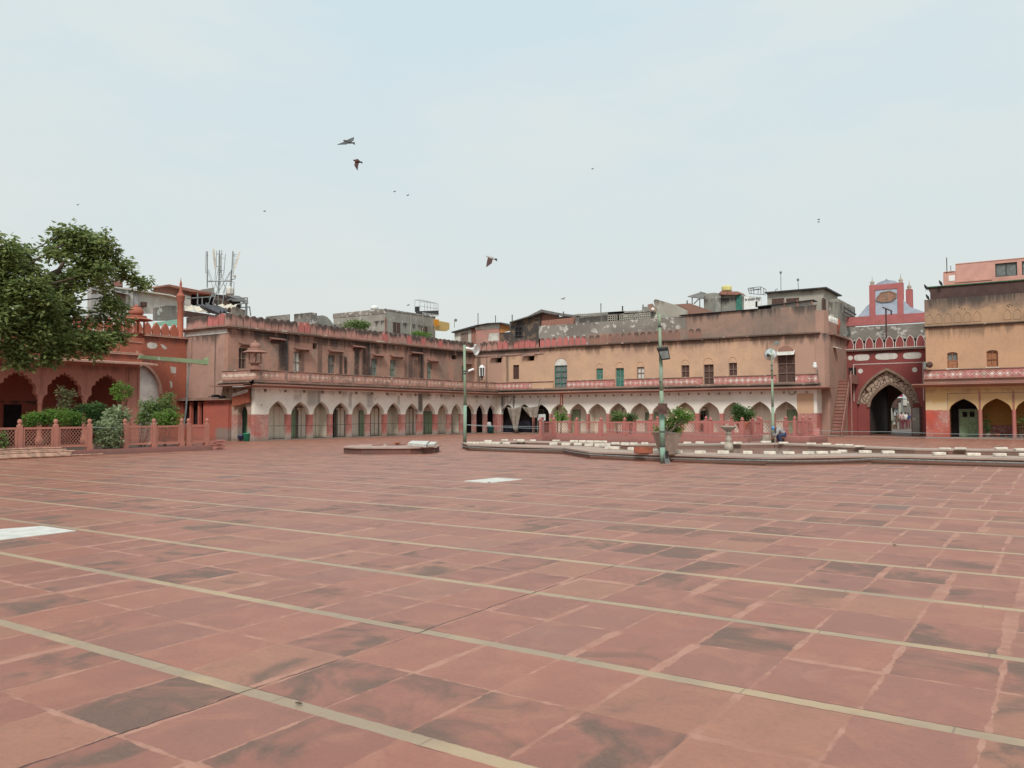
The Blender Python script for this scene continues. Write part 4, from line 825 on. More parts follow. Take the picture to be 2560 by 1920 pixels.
for x, z in ((-11.88, 11.32), (-9.9, 11.32), (-9.40, 10.85)):
    m_ = MB(); m_.lathe((x, 67.2 if z > 11 else 67.7, z), [(.15, 0), (.16, .06), (.10, .09), (.16, .18), (.14, .26), (.05, .36), (.02, .5), (.015, .7)], 12); m_.build('finial', 'stonegrey', RF, True)
# dark pole with crossbar on the gate roof
t = thing('utility_pole', 'dark brown pole with a tilted crossarm on the gate roof', 'pole', (-10.75, 65.4, 7.0)); p0, p1 = onY('m', 1040, 935, 65.4), onY('m', 1035, 545, 65.4)
m_ = MB(); m_.tube((p0.x, 65.4, p0.z-.6), p1, .055); m_.build('pole', 'darkwood', t)
m_ = MB(); m_.tube(onY('m', 985, 522, 65.3), onY('m', 1130, 582, 65.3), .05, n=6); m_.tube(onY('m', 1115, 580, 65.3), onY('m', 1115, 635, 65.3), .06, n=6); m_.build('crossarm', 'darkwood', t)
# ------------------------------------------------------------------ RIGHT BUILDING
RB = thing('arcade_building', 'orange building with yellow and red arcade at the right edge', 'building', (-3, 58, 0))
fr = F('y', 58.0); XR = 5.0
rcs = [-5.15+1.775*i for i in range(6)]
mb = MB(); fr.slab(mb, [arcade_loop(-7.25, XR+.6, 3.25, [(c, .78, 1.80, 2.48) for c in rcs])], 0, .4); mb.build('arcade_wall', 'rb_yellow', RB)
mb = MB(); fr.box(mb, -7.2, XR+.6, 0, 3.2, 1.9, 2.0); mb.build('inner_wall', 'rb_inner', RB)
mb = MB(); fr.box(mb, -7.2, XR+.6, 2.7, 2.75, .4, 1.9); fr.box(mb, -6.1, -6.0, .0, 2.7, .4, 1.9); fr.box(mb, -4.32, -4.22, 0, 2.7, .4, 1.9); fr.box(mb, -2.55, -2.45, 0, 2.7, .4, 1.9); mb.build('ceiling', 'rb_inner', RB)
mb = MB(); fr.box(mb, -7.3, XR, 0, .07, -.15, 1.9); mb.build('plinth', 'coping', RB)
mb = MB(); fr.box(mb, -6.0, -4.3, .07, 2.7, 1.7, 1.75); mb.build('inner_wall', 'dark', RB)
o = door(RB, F('y', 59.65), -5.50, -4.52, .1, 1.80, 0, 'green2', 'greyframe')
mb = MB(); F('y', 59.65).box(mb, -5.35, -5.08, 1.35, 1.68, -.08, -.051); F('y', 59.65).box(mb, -4.95, -4.68, 1.35, 1.68, -.08, -.051); mb.build('pane', 'dark', o)
m_ = MB()
for c in rcs:
    for u in (c-.85, c+.85): fr.box(m_, u-.015, u+.015, 1.80, 2.80, -.015, -.001)
    fr.box(m_, c-.865, c+.865, 2.80, 2.83, -.015, -.001)
m_.build('trim', 'brownframe', RB)
m_ = MB()
for c in rcs: u = c+.8875; fr.box(m_, u-.035, u+.035, 1.80, 2.95, -.035, -.001); m_.tube(fr.P(u, .07, 0), fr.P(u, 1.78, 0), .105, .095, 12)
m_.build('pillar', 'jali2', RB)
m_ = MB(); P = fr.P
m_.prism([P(-7.9, 3.45, 0), P(-7.9, 3.42, -1.0), P(-7.9, 3.36, -1.0), P(-7.9, 3.22, 0)], (13.5, 0, 0)); m_.build('eave', 'eave_pink', RB)
m_ = MB(); fr.box(m_, -7.3, XR, 3.46, 3.72, -.16, .2); fr.box(m_, -7.35, XR, 3.72, 3.78, -.3, .2); m_.build('moulding', 'eave_pink', RB)
m_ = MB(); fr.box(m_, -7.3, XR, 3.78, 4.30, -.08, .2); m_.build('balustrade', 'bal_r', RB)
m_ = MB(); fr.box(m_, -7.3, XR, 4.30, 4.35, -.12, .2); m_.build('coping', 'cornice', RB)
fru = F('y', 58.15); hl = []
wi = [fru.uv('n', 575, 740)+fru.uv('n', 660, 860), fru.uv('n', 878, 725)+fru.uv('n', 970, 850)]
for u0, z1, u1, z0 in wi: hl.append([(u0, z0)] + arch((u0+u1)/2, (u1-u0)/2, z1-.10, z1, 5, k=1) + [(u1, z0)])
m_ = MB(); fru.slab(m_, [[(-7.2, 4.2), (XR, 4.2), (XR, 7.0), (-7.2, 7.0)]] + hl, 0, .3); m_.build('upper_wall', 'rb_upper', RB)
m_ = MB(); fru.box(m_, -7.1, XR, 3.5, 8.8, .5, .6); m_.box((-7.19, 58.46, 3.3), (-6.9, 66, 8.75)); m_.build('side_wall', 'rb_upper', RB)
for k, (u0, z1, u1, z0) in enumerate(wi):
    o = window(RB, fru, u0, u1, z0, z1-.05, 'window_orange', 'window_orange' if k else 'glassgrey', 1)
    if k == 0: m_ = MB(); fru.box(m_, u0+.06, u1-.06, z0+.05, (z0+z1)/2-.02, .1, .15); m_.build('shutter', 'window_orange', o)
    m_ = MB(); fru.box(m_, u0-.05, u1+.05, z0-.06, z0-.01, -.06, .05); m_.build('sill', 'whitewash', o)
m_ = MB(); fru.box(m_, -7.25, XR, 6.98, 7.03, -.10, .3); fru.box(m_, -7.3, XR, 7.05, 7.10, -.18, .3); m_.build('cornice', 'cornice_dark', RB)
m_ = MB(); fru.box(m_, -7.22, XR, 7.1, 8.80, -.02, .3); m_.build('parapet', 'rb_parapet', RB)
for u in [-6.95+.53*i for i in range(6)] + [-2.7+.53*i for i in range(12)]:
    pts = [(u-.22, 7.25), (u-.22, 7.6)] + arch(u, .22, 7.6, 7.9, 5, k=.7)[1:-1] + [(u+.22, 7.6), (u+.22, 7.25)]; q = [(u+(x-u)*.85, 7.26+(y-7.25)*.94) for x, y in pts]
    m_ = MB(); fru.slab(m_, [pts, q[::-1]], -.045, -.02); m_.build('merlon_outline', 'rb_parapet', RB)
m_ = MB()
for f_, x, y in (('n', 672, 395), ('n', 690, 405), ('n', 712, 408), ('n', 1040, 380), ('n', 1055, 372), ('n', 1075, 380), ('n', 1050, 390)): u, z = fru.uv(f_, x, y); fru.box(m_, u-.03, u+.03, z-.03, z+.03, -.025, -.02)
m_.build('vent_hole', 'dark', RB)
m_ = MB(); F('y', 58.6).slab(m_, [[(-6.93, 8.80), (XR, 8.80), (XR, 9.62), (-7.1, 9.62), (-6.93, 9.3)]], 0, .2); m_.build('fascia', 'fascia', RB)
m_ = MB(); F('y', 58.5).box(m_, -7.1, XR, 9.62, 9.68, 0, 3); m_.build('roof', 'greenmat', RB)
t = thing('loudspeaker', 'dark loudspeaker box mounted on the left corner of the orange building', 'speaker', (-7.35, 57.6, 4.7)); p = onY('m', 1650, 1375, 57.6)
m_ = MB(); m_.lathe((p.x+.15, 57.5, p.z), [(.17, 0), (.20, .1), (.16, .28), (.08, .36)], 14, axis=(-.3, 1, 0)); m_.build('horn', 'darkwood', t, True)
m_ = MB(); m_.box((p.x-.22, 57.6, p.z-.25), (p.x-.08, 57.8, p.z+.2)); m_.build('bracket', 'steel', t)
PK = thing('apartment_block', 'salmon pink rooftop storey with dark windows behind the orange building', 'building', (-3, 66, 0))
fp = F('y', 66.0)
m_ = MB(); fp.slab(m_, [[(-6.16, 9), (8, 9), (8, 12.15), (-3.75, 12.15), (-6.16, 12.15)], [(-3.72, 11.02), (-3.72, 11.95), (-2.42, 11.95), (-2.42, 11.02)], [(-2.15, 11.02), (-2.15, 11.95), (-.8, 11.95), (-.8, 11.02)]], 0, .3); m_.build('wall', 'salmon', PK)
m_ = MB(); fp.box(m_, -6.95, -6.17, 9.0, 11.65, .02, 3); fp.box(m_, -6.16, -3.9, 10.85, 10.95, -.06, .0); m_.build('wall', 'salmon', PK)
m_ = MB(); fp.box(m_, -4, 0, 10.5, 12.0, .8, .9); m_.build('room', 'dark', PK)
for x0, x1 in ((-3.72, -2.42), (-2.15, -.8)): window(PK, fp, x0, x1, 11.02, 11.95, 'darksteel', 'glassgrey', 0)
m_ = MB(); fp.box(m_, -6.6, -6.2, 11.0, 11.4, -.0, .018) ; m_.build('vent', 'white', PK)
m_ = MB(); m_.tube((-6.7, 66, 11.6), (-6.7, 66, 12.7), .03); m_.tube((-6.45, 66, 11.6), (-6.45, 66, 12.1), .02); m_.build('pipe', 'darkwood', PK)
m_ = MB(); fp.box(m_, -6.9, -6.2, 11.66, 11.7, -.03, 3); fp.box(m_, -6.15, 8, 12.151, 12.2, -.03, .3); m_.build('coping', 'salmon', PK)
# ------------------------------------------------------------------ MOSQUE PORCH (left)
MQ = thing('prayer_hall', 'red sandstone hall with scalloped arches and a long sunshade at the left edge', 'building', (-44, 22, 0))
XP = -44.0; fp_ = F('x', XP)
pc = [20.87-2.35*i for i in range(5)][::-1] + [23.22, 25.57]
m_ = MB(); al = []
pts = [(9.0, 0)]
for c in pc:
    a = arch(c, .98, 2.72, 3.86, 10, foil=9, k=.75); pts += [(c-.98, 0), (c-.98, 2.72)] + a[1:-1] + [(c+.98, 2.72), (c+.98, 0)]
pts += [(27.5, 0), (27.5, 4.5), (9.0, 4.5)]
# open the piers down to slim columns: wall only above the capitals
pts = [(9.0, 2.6)]
for c in pc:
    a = arch(c, .98, 2.72, 3.86, 10, foil=9, k=.75); pts += [(c-1.0, 2.6)] + a + [(c+1.0, 2.6)]
pts += [(26.75, 2.6), (26.75, 0), (27.5, 0), (27.5, 4.5), (9.0, 4.5)]
fp_.slab(m_, [pts], 0, .35); m_.build('arcade_wall', 'porchstone', MQ)
m_ = MB()
for c in pc: fp_.box(m_, c-1.16, c-1.10, 2.7, 4.05, -.02, -.001); fp_.box(m_, c+1.10, c+1.16, 2.7, 4.05, -.02, -.001); fp_.box(m_, c-1.16, c+1.16, 4.05, 4.10, -.02, -.001)
for y in (26.85, 27.4): fp_.box(m_, y-.04, y+.04, 0, 4.2, -.05, -.001)
m_.build('trim', 'porchstone', MQ)
for c in pc:
    y = c+1.175
    if y > 26.5: y = 26.62
    m_ = MB(); m_.lathe((XP-.17, y, 0), [(.20, 0), (.20, .35), (.15, .42), (.125, .6), (.11, 2.2), (.15, 2.25), (.11, 2.32), (.19, 2.5), (.2, 2.62)], 12); m_.build('column', 'porchstone', MQ, True)
m_ = MB(); P = fp_.P
m_.prism([P(9, 4.62, 0), P(9, 4.50, 0), P(9, 4.62-.22, -1.1), P(9, 4.70-.20, -1.1)], (0, 18.9, 0)); m_.build('eave', 'eave_mosque', MQ)
m_ = MB(); fp_.box(m_, 9, 27.6, 4.62, 5.0, -.04, .4); m_.build('frieze', 'redstone', MQ)
m_ = MB(); fp_.box(m_, 9, 27.65, 5.0, 5.07, -.16, .4); fp_.box(m_, 9, 27.6, 5.09, 5.14, -.08, .4); m_.build('cornice', 'eave_mosque', MQ)
m_ = MB(); fp_.box(m_, 9, 27.55, 5.14, 5.72, .0, .3); m_.build('parapet', 'redstone', MQ)
m_ = MB(); fp_.box(m_, 9, 27.6, 5.72, 5.78, -.05, .35); m_.build('coping', 'eave_mosque', MQ)
m_ = MB(); m_.box((-49.5, 9, 0), (-49.2, 29, 5)); m_.build('inner_wall', 'redwall', MQ)
m_ = MB(); m_.box((-49.19, 18, 0), (-49.1, 21.9, 2.9)); m_.build('inner_wall', simple('shaded_plaster', (.34, .27, .22), .2, 2), MQ)
m_ = MB(); m_.box((-49.19, 22.6, 0), (-49.1, 23.5, 2.2)); m_.build('doorway', 'dark', MQ); m_ = MB(); m_.box((-49.19, 26.4, 0), (-49.1, 27.0, 2.0)); m_.build('doorway', 'dark', MQ)
m_ = MB(); m_.box((-49.2, 9, 4.5), (-44.35, 27.5, 4.6)); m_.build('ceiling', 'darkwood', MQ)
m_ = MB(); m_.box((-49.5, 27.2, 0), (-44.36, 27.45, 4.5)); m_.build('end_wall', 'redstone', MQ)
XM = -47.3; fm = F('x', XM)
m_ = MB(); fm.slab(m_, [[(27.4, 0), (28.9, 0)] + arch(29.75, 1.28, 2.9, 4.72, 10, k=.8)[0:] + [(31.03, 0), (32.78, 0), (32.78, 6.5), (27.4, 6.5)]], 0, .4); m_.build('wall', 'redstone', MQ)
m_ = MB(); fm.box(m_, 28.3, 31.3, 0, 5, .25, .3); m_.build('niche', simple('chalky_niche_wall', (.50, .48, .44), .2, 2), MQ)
a = arch(29.75, 1.20, 2.9, 4.66, 10, k=.8); b = arch(29.75, 1.36, 2.9, 4.82, 10, k=.8)
m_ = MB(); fm.slab(m_, [a + b[::-1]], -.06, .1); m_.build('arch_rib', 'eave_mosque', MQ)
m_ = MB(); fm.box(m_, 28.2, 32.9, 6.5, 6.58, -.16, .4); fm.box(m_, 28.2, 32.85, 6.60, 6.64, -.08, .4); fm.box(m_, 9, 28.2, 6.5, 6.58, -.12, .3); m_.build('cornice', 'eave_mosque', MQ)
m_ = MB(); fm.box(m_, 9, 27.4, 4.7, 6.5, 0, .3); m_.build('wall', 'redstone', MQ)
for k, pts in enumerate(([(1452, 75), (1480, 62), (1540, 70), (1555, 95), (1540, 120), (1490, 128), (1455, 110)], [(1585, 80), (1620, 90), (1650, 120), (1630, 135), (1600, 110)], [(1680, 300), (1740, 310), (1735, 370), (1690, 365)], [(1675, 440), (1700, 455), (1705, 500), (1685, 520)])):
    m_ = MB(); fm.slab(m_, [[fm.uv('b', *p) for p in pts]], -.006, -.001); m_.build('peeled_patch', 'tin_white', MQ)
merlons(fm, [31.9-.62*i for i in range(30)], .60, 6.62, 7.40, 0, .16, 'redstone', MQ, 'leaf')
m_ = MB(); m_.lathe((XM-.1, 32.38, 6.5), [(.25, 0), (.25, .1), (.20, .15), (.185, 2.35), (.21, 2.38), (.21, 2.44), (.24, 2.5), (.27, 2.75), (.29, 2.78), (.22, 2.86), (.15, 2.98), (.10, 3.05), (.14, 3.12), (.06, 3.2), (.08, 3.3), (.05, 3.36), (.085, 3.55), (.02, 3.85), (.01, 4.0)], 16)
t = tag(m_.build('minaret', 'redstone', base=(XM-.1, 32.38, 6.5), smooth=True), 'slim red corner turret with a dark pointed finial above the hall roof', 'minaret')
chhatri('red domed rooftop kiosk beside the tree crown on the hall roof', (-45.5, 28.15), 1.28, 'redstone', 5.8, .62, 0)
# green beam and thin pole
t = thing('awning_beam', 'pale green painted beam held by a thin grey pole in front of the hall', 'beam', (-38, 24, 0))
A = [onX('b', *p, -38.0) for p in ((1400, 190), (2055, 238), (2055, 283), (1385, 222))]
m_ = MB(); m_.prism(A, (-.25, 0, 0)); m_.build('beam', 'beamgreen', t)
m_ = MB(); m_.box((A[1].x+.01, A[1].y-.03, A[2].z-.02), (A[1].x-.30, A[1].y+.03, A[1].z+.14)); m_.build('end_plate', 'beamgreen', t)
p = onX('b', 1868, 275, -38.1); m_ = MB(); m_.path([(p.x, p.y, p.z), (p.x, p.y-.15, 1.9), (p.x, p.y-.40, 0)], .045, 8); m_.build('pole', 'steel', t)
# ------------------------------------------------------------------ foliage
def leaves(name, blobs, n, size, mat, parent, seed=1, flat=.5, clump=None, droop=.2):
    """blobs: (centre, radii). Leaves grow in clumps scattered through each blob."""
    r = random.Random(seed); V = []; Fc = []
    tot = sum(b[1][0]*b[1][1]*b[1][2] for b in blobs)**1.0
    wts = [(b[1][0]*b[1][1]*b[1][2])**.72 for b in blobs]; sw = sum(wts)
    for (c, rad), w_ in zip(blobs, wts):
        m = int(n*w_/sw); per = clump or 14; nc = max(3, m//per)
        for _ in range(nc):
            while True:
                d = Vector((r.uniform(-1, 1), r.uniform(-1, 1), r.uniform(-1, 1)))
                if .25 < d.length < 1: break
            d = d.normalized()*d.length**.45
            cc = Vector((c[0]+d.x*rad[0], c[1]+d.y*rad[1], c[2]+d.z*rad[2])); cr = min(rad)*.30 + size*.8
            up = Vector((d.x*.4, d.y*.4, 1)).normalized()
            for _ in range(per):
                o = Vector((r.gauss(0, .45), r.gauss(0, .45), r.gauss(0, .34)))*cr; p = cc+o
                ax = Vector((o.x+r.uniform(-.4, .4)*cr, o.y+r.uniform(-.4, .4)*cr, o.z*.3-droop*cr+r.uniform(-.3, .3)*cr))
                if ax.length < 1e-4: ax = Vector((1, 0, 0))
                ax.normalize(); nn = (up*flat + Vector((r.uniform(-1, 1), r.uniform(-1, 1), r.uniform(-.5, 1)))).normalized(); sd = ax.cross(nn)
                if sd.length < .05: sd = ax.orthogonal()
                sd.normalize(); s_ = size*r.uniform(.6, 1.25); i = len(V); fold = ax.cross(sd)*s_*.10
                V += [tuple(p), tuple(p+ax*s_*.45+sd*s_*.26+fold), tuple(p+ax*s_), tuple(p+ax*s_*.45-sd*s_*.26+fold)]; Fc.append((i, i+1, i+2, i+3))
    m_ = MB(); m_.v, m_.f = V, Fc
    off = WL(parent) if parent else Vector(blobs[0][0]); me = bpy.data.meshes.new(name); me.from_pydata([(v[0]-off.x, v[1]-off.y, v[2]-off.z) for v in V], [], Fc); me.update(); me.materials.append(MT[mat])
    o = bpy.data.objects.new(name, me); C.objects.link(o)
    if parent: o.parent = parent
    else: o.location = off
    return o
def blob(f, x, y, rpx, X=None, Y=None, dep=.8, sq=1.0, j=0):
    p = onX(f, x, y, X) if X is not None else onY(f, x, y, Y)
    r = rpx*FR[f][2]/CAMF*(p-CAM).dot(FW); return (p, (r*dep, r*dep, r*sq))
TR = thing('tree', 'large broadleaf tree with dense dark green crown overhanging the red hall', 'tree', (-35.5, 12.6, 0))
B = []
for x, y, r_, dx in [(1000,260,210,0),(1270,330,200,.6),(820,230,130,-.4),(1080,480,260,0),(760,420,180,-.8),(1420,470,150,.5),(640,480,110,.4),(1180,680,200,-.5),(1340,700,150,.8),(1560,700,120,.2),(1700,800,110,.4),(1850,860,120,.2),(1640,620,90,0),
        (100,420,190,.5),(290,470,170,-.4),(60,600,190,.4),(300,640,160,0),(480,720,130,.6),(120,800,150,-.6),(-150,600,260,0),(-160,350,180,.3),
        (330,930,230,.8),(90,960,220,0),(600,900,200,0),(560,1050,220,.9),(800,880,170,-.5),(820,1060,170,.3),(930,760,150,0),(1050,850,140,.5),(1310,900,90,.3),(1400,1050,120,.1),(1500,1150,150,.4),(1560,1350,120,.2),(1480,1480,110,0),(1250,1250,120,-.4),
        (120,1240,210,.7),(380,1250,220,-.4),(640,1280,190,.5),(870,1250,150,0),(200,1400,180,.2),(520,1470,200,.6),(760,1480,190,-.3),(950,1560,150,.5),(1100,1400,110,0),(1240,1560,110,.4),(1090,1640,100,.2),(-150,1000,300,.2),(-150,1350,300,.5),(1480,1620,80,.1)]:
    B.append(blob('a', x, y, r_*.80, X=-35.5+dx*1.3, dep=.95, sq=.9))
for x, y, r_ in [(380,30,110),(230,120,110),(520,120,110),(640,60,110),(250,230,90),(150,250,60),(950,130,90),(1000,60,80),(500,230,50),(700,180,50),(1180,20,60),(560,30,110),(60,60,110),(860,50,80),(100,150,60)]:
    B.append(blob('b', x, y, r_, X=-35.0, dep=.9, sq=.9))
leaves('crown', B, 24000, .25, 'leaf_tree', TR, 3, flat=.9, clump=17)
m_ = MB(); base = Vector((-35.5, 12.6, 0))
m_.tube(base, (-35.6, 12.8, 2.6), .42, .32, 12); m_.tube((-35.6, 12.8, 2.55), (-35.7, 13.4, 4.6), .32, .27, 12); m_.build('trunk', 'bark', TR, True)
fork = Vector((-35.7, 13.4, 4.55)); m_ = MB()
for k in range(0, len(B), 2):
    c = Vector(B[k][0]); mid = fork.lerp(c, .5) + Vector((rnd.uniform(-.3, .3), rnd.uniform(-.3, .3), .35)); r1 = rnd.uniform(.06, .13)
    m_.tube(fork, mid, r1, r1*.6, 7); m_.tube(mid, c, r1*.6, .02, 6)
m_.tube(fork, onX('a', 780, 700, -35.6), .18, .10, 8); m_.tube(onX('a', 660, 850, -35.6), onX('a', 850, 560, -35.6), .10, .05, 7)
m_.build('limb', 'bark', TR, True)
def bush(name, label, blobs, n, size, mat, base, group=None, seed=1, stems=True, fl=None, flat=.5, cat='bush', clump=9, droop=.1):
    t = thing(name, label, cat, base, group); leaves('foliage', blobs, n, size, mat, t, seed, flat, clump, droop)
    if stems:
        m_ = MB()
        for c, r_ in blobs: m_.tube((base[0]+rnd.uniform(-.1, .1), base[1]+rnd.uniform(-.1, .1), base[2]), Vector(c), .018, .008, 5)
        m_.build('stem', 'bark', t)
    if fl:
        m_ = MB(); rr = random.Random(seed)
        for _ in range(fl[0]):
            c, r_ = rr.choice(blobs); d = Vector((rr.gauss(0, 1), rr.gauss(0, 1), rr.gauss(0, 1))).normalized(); p = Vector(c) + Vector((d.x*r_[0], d.y*r_[1], d.z*r_[2]))
            m_.lathe(p, [(.01, 0), (fl[2], .02), (fl[2]*.9, .03)], 6, axis=(d.x, d.y, d.z+.5))
        m_.build('flower', fl[1], t)
    return t
bb = lambda f, X, *L_: [blob(f, x, y, r_, X=X) for x, y, r_ in L_]
bush('shrub', 'low dark green shrub at the far left behind the lattice fence', bb('b', -33.2, (290, 830, 60), (370, 820, 60), (440, 800, 60)), 1500, .10, 'leaf_bush', (-33.2, 16.0, .2), seed=5)
bush('shrub', 'bright lime green rounded shrub between two fence posts', bb('b', -33.2, (500, 790, 70), (570, 790, 70), (640, 800, 75), (710, 800, 70), (760, 820, 60)), 2600, .08, 'leaf_bush', (-33.2, 17.1, .2), seed=6)
bush('shrub', 'tall thin dusty shrub with drooping leaves before the second scalloped arch', bb('b', -34.5, (610, 540, 38), (640, 600, 50), (650, 660, 48), (640, 710, 45), (700, 570, 30)), 700, .13, 'leaf_dry', (-34.5, 17.3, .2), seed=7)
bush('shrub', 'dark dense shrub between lime shrub and the variegated plant', bb('b', -33.6, (820, 720, 60), (880, 740, 75), (950, 720, 70), (900, 820, 80), (980, 800, 60), (950, 890, 60), (1000, 700, 40)), 2600, .10, 'leaf_dark', (-33.6, 18.8, .2), seed=8)
bush('shrub', 'pale variegated white and green shrub filling the gap in the lattice fence', bb('b', -32.2, (1000, 920, 70), (1080, 890, 75), (1150, 930, 70), (1060, 1000, 85), (1140, 1010, 75), (990, 1040, 60), (1180, 1040, 45), (1080, 1060, 50)), 2600, .12, 'leaf_pale', (-32.2, 18.7, .2), seed=9, flat=1.2)
bush('palm_plant', 'spiky grey green feathery plant above the variegated shrub', bb('b', -33.0, (1150, 800, 60), (1180, 760, 50), (1090, 820, 50)), 500, .26, 'leaf_pale', (-33.0, 19.0, .2), seed=10)
bush('sapling', 'light green feathery sapling in front of the third scalloped arch', bb('b', -34.0, (1180, 490, 45), (1150, 540, 45), (1200, 590, 45), (1280, 560, 35), (1250, 520, 40), (1170, 600, 35)), 800, .11, 'leaf_bush', (-34.0, 20.3, .2), seed=11)
bush('shrub', 'broad shrub with feathery leaves in front of the white arched niche', bb('b', -33.4, (1440, 700, 60), (1520, 690, 70), (1610, 660, 60), (1660, 620, 55), (1680, 710, 55), (1400, 800, 50), (1480, 770, 70), (1580, 740, 80), (1430, 840, 45)), 2800, .12, 'leaf_olive', (-33.4, 21.0, .2), seed=12)
bush('flowering_shrub', 'bright green shrub with pale blossoms leaning over the lattice fence', bb('b', -32.5, (1560, 810, 50), (1630, 820, 60), (1700, 840, 55), (1740, 800, 45), (1660, 780, 50), (1600, 850, 45)), 1600, .11, 'leaf_bush', (-32.5, 21.6, .2), seed=13, fl=(22, 'flower', .045))
bush('creeper', 'small leafy creeper on the lattice fence at the left edge', bb('b', -31.9, (10, 1040, 45), (60, 1060, 25), (-20, 1000, 50)), 300, .12, 'leaf_olive', (-31.9, 14.5, .1), seed=14)
# ------------------------------------------------------------------ lattice fences
def jali_panel(par, P, u0, u1, z0, z1, mat, nx, fr=.085, th=.036, bw=.015, name='lattice_panel', solid=None):
    """pierced stone screen: frame and diagonal bars; P(u, z, d) gives the point"""
    m_ = MB()
    def b(ua, ub, za, zb, d0, d1): m_.prism([P(ua, za, d0), P(ub, za, d0), P(ub, zb, d0), P(ua, zb, d0)], P(ua, za, d1)-P(ua, za, d0))
    b(u0, u0+fr, z0, z1, 0, th); b(u1-fr, u1, z0, z1, 0, th); b(u0+fr, u1-fr, z1-fr*.9, z1, .001, th-.001); b(u0+fr, u1-fr, z0, z0+fr*.9, .001, th-.001)
    U0, U1, Z0, Z1 = u0+fr, u1-fr, z0+fr*.9, z1-fr*.9; Wd, Hh = U1-U0, Z1-Z0; st = Wd/nx
    for sg in (1, -1):
        k = -int(Hh/st)-1
        while k <= nx+int(Hh/st)+1:
            # line u = U0 + k*st + sg*(z-Z0)*.82
            s_ = .82; pts = []
            ua = U0+k*st; t0, t1 = 0.0, Hh
            if sg == 1:
                t0 = max(t0, (U0-ua)/s_); t1 = min(t1, (U1-ua)/s_)
            else:
                t0 = max(t0, (ua-U1)/s_); t1 = min(t1, (ua-U0)/s_)
            if t1-t0 > st*.4:
                A_, B_ = (ua+sg*s_*t0, Z0+t0), (ua+sg*s_*t1, Z0+t1); w_ = bw*.62; dd = .022 if sg == 1 else .024
                m_.prism([P(A_[0]-w_, A_[1], dd), P(A_[0]+w_, A_[1], dd), P(B_[0]+w_, B_[1], dd), P(B_[0]-w_, B_[1], dd)], P(0, 0, th-.026)-P(0, 0, 0.0))
            k += 1
    return m_.build(name, mat, par)
JF = thing('lattice_fence', 'pink sandstone lattice fence with round topped posts around the left planter', 'fence', (-32, 19, 0))
Pf = lambda u, z, d: Vector((-32.0-d, u, z))
posts = [12.7, 14.0, 15.29, 16.6, 17.92, 19.4, 20.7, 22.02, 23.3]
m_ = MB(); m_.box((-31.86, 8, 0), (-32.3, 23.5, .22)); m_.box((-32.3, 23.2, 0), (-38, 23.5, .22)); m_.build('base', 'plinth', JF)
for y in posts + [22.36]:
    m_ = MB(); m_.box((-31.93, y-.10, .22), (-32.2, y+.10, .36)); o = None
    m_.box((-31.97, y-.075, .36), (-32.13, y+.075, 1.22)); m_.lathe((-32.05, y, 1.22), [(.075, 0), (.05, .03), (.075, .07), (.085, .13), (.06, .19), (.02, .215)], 10); m_.build('post', 'jali', JF)
for a, b in zip(posts, posts[1:]):
    if abs(a-17.92) < .01: continue
    b2 = b if b != 22.02 else 22.02
    if a == 22.02: a = 22.36
    jali_panel(JF, Pf, a+.085, b-.085, .34, 1.13, 'jali', 8 if b-a > 1.2 else 7)
m_ = MB(); m_.path([(-31.99, 17.95+.2*i, 1.12-.05*math.sin(math.pi*i/7)) for i in range(8)], .012, 5); tag(m_.build('rope', 'rope', base=(-31.99, 18.6, 1.1)), 'thin pale rope tied across the gap in the lattice fence', 'rope')
# planter soil
m_ = MB(); m_.box((-32.31, 8, 0), (-37.5, 23.2, .16)); tag(m_.build('planting_bed', simple('soil', (.10, .07, .05), .3, 5), base=(-34, 15, 0)), None, None, None, 'structure')
# stacked bamboo poles along the fence
for k, (x0, y0, x1, y1, rr_) in enumerate([(-60, 300, 1130, 315, .035), (-60, 345, 1220, 345, .04), (-60, 375, 1370, 372, .045), (-60, 405, 1310, 412, .04), (-60, 440, 1300, 425, .045), (-60, 480, 1290, 440, .05), (-60, 470, 1420, 432, .035), (700, 450, 1900, 408, .03)]):
    zz = [.34, .26, .20, .13, .09, .05, .05, .04][k]; X_ = [-31.75, -31.7, -31.62, -31.55, -31.5, -31.42, -31.5, -31.55][k]
    a, b = onX('t', x0, y0, X_), onX('t', x1, y1, X_+.0); a.z = b.z = zz; a.y -= .6
    m_ = MB(); mid = a.lerp(b, .5)+Vector((0, 0, .012)); m_.path([a, mid, b], rr_, 8)
    tag(m_.build('bamboo_pole', 'bamboo', base=a), 'long wooden pole, %s from the top of the pile along the lattice fence' % ORD[k], 'pole', 'wooden poles piled along the left fence')
# sticks / slabs leaning at the fence end
for k in range(7):
    z = .06+k*.062; m_ = MB(); m_.rbox((-31.78+.05*math.sin(k*2.1), 23.72+.06*math.sin(k*3.3), z), (.30, .5, .035), .2*math.sin(k*1.7))
    tag(m_.build('stone_tile', 'slabred', base=(-31.8, 23.7, z)), 'thin red stone tile, %s from the bottom of the stack at the fence end' % ORD[k], 'tile', 'stone tiles stacked at the end of the lattice fence')
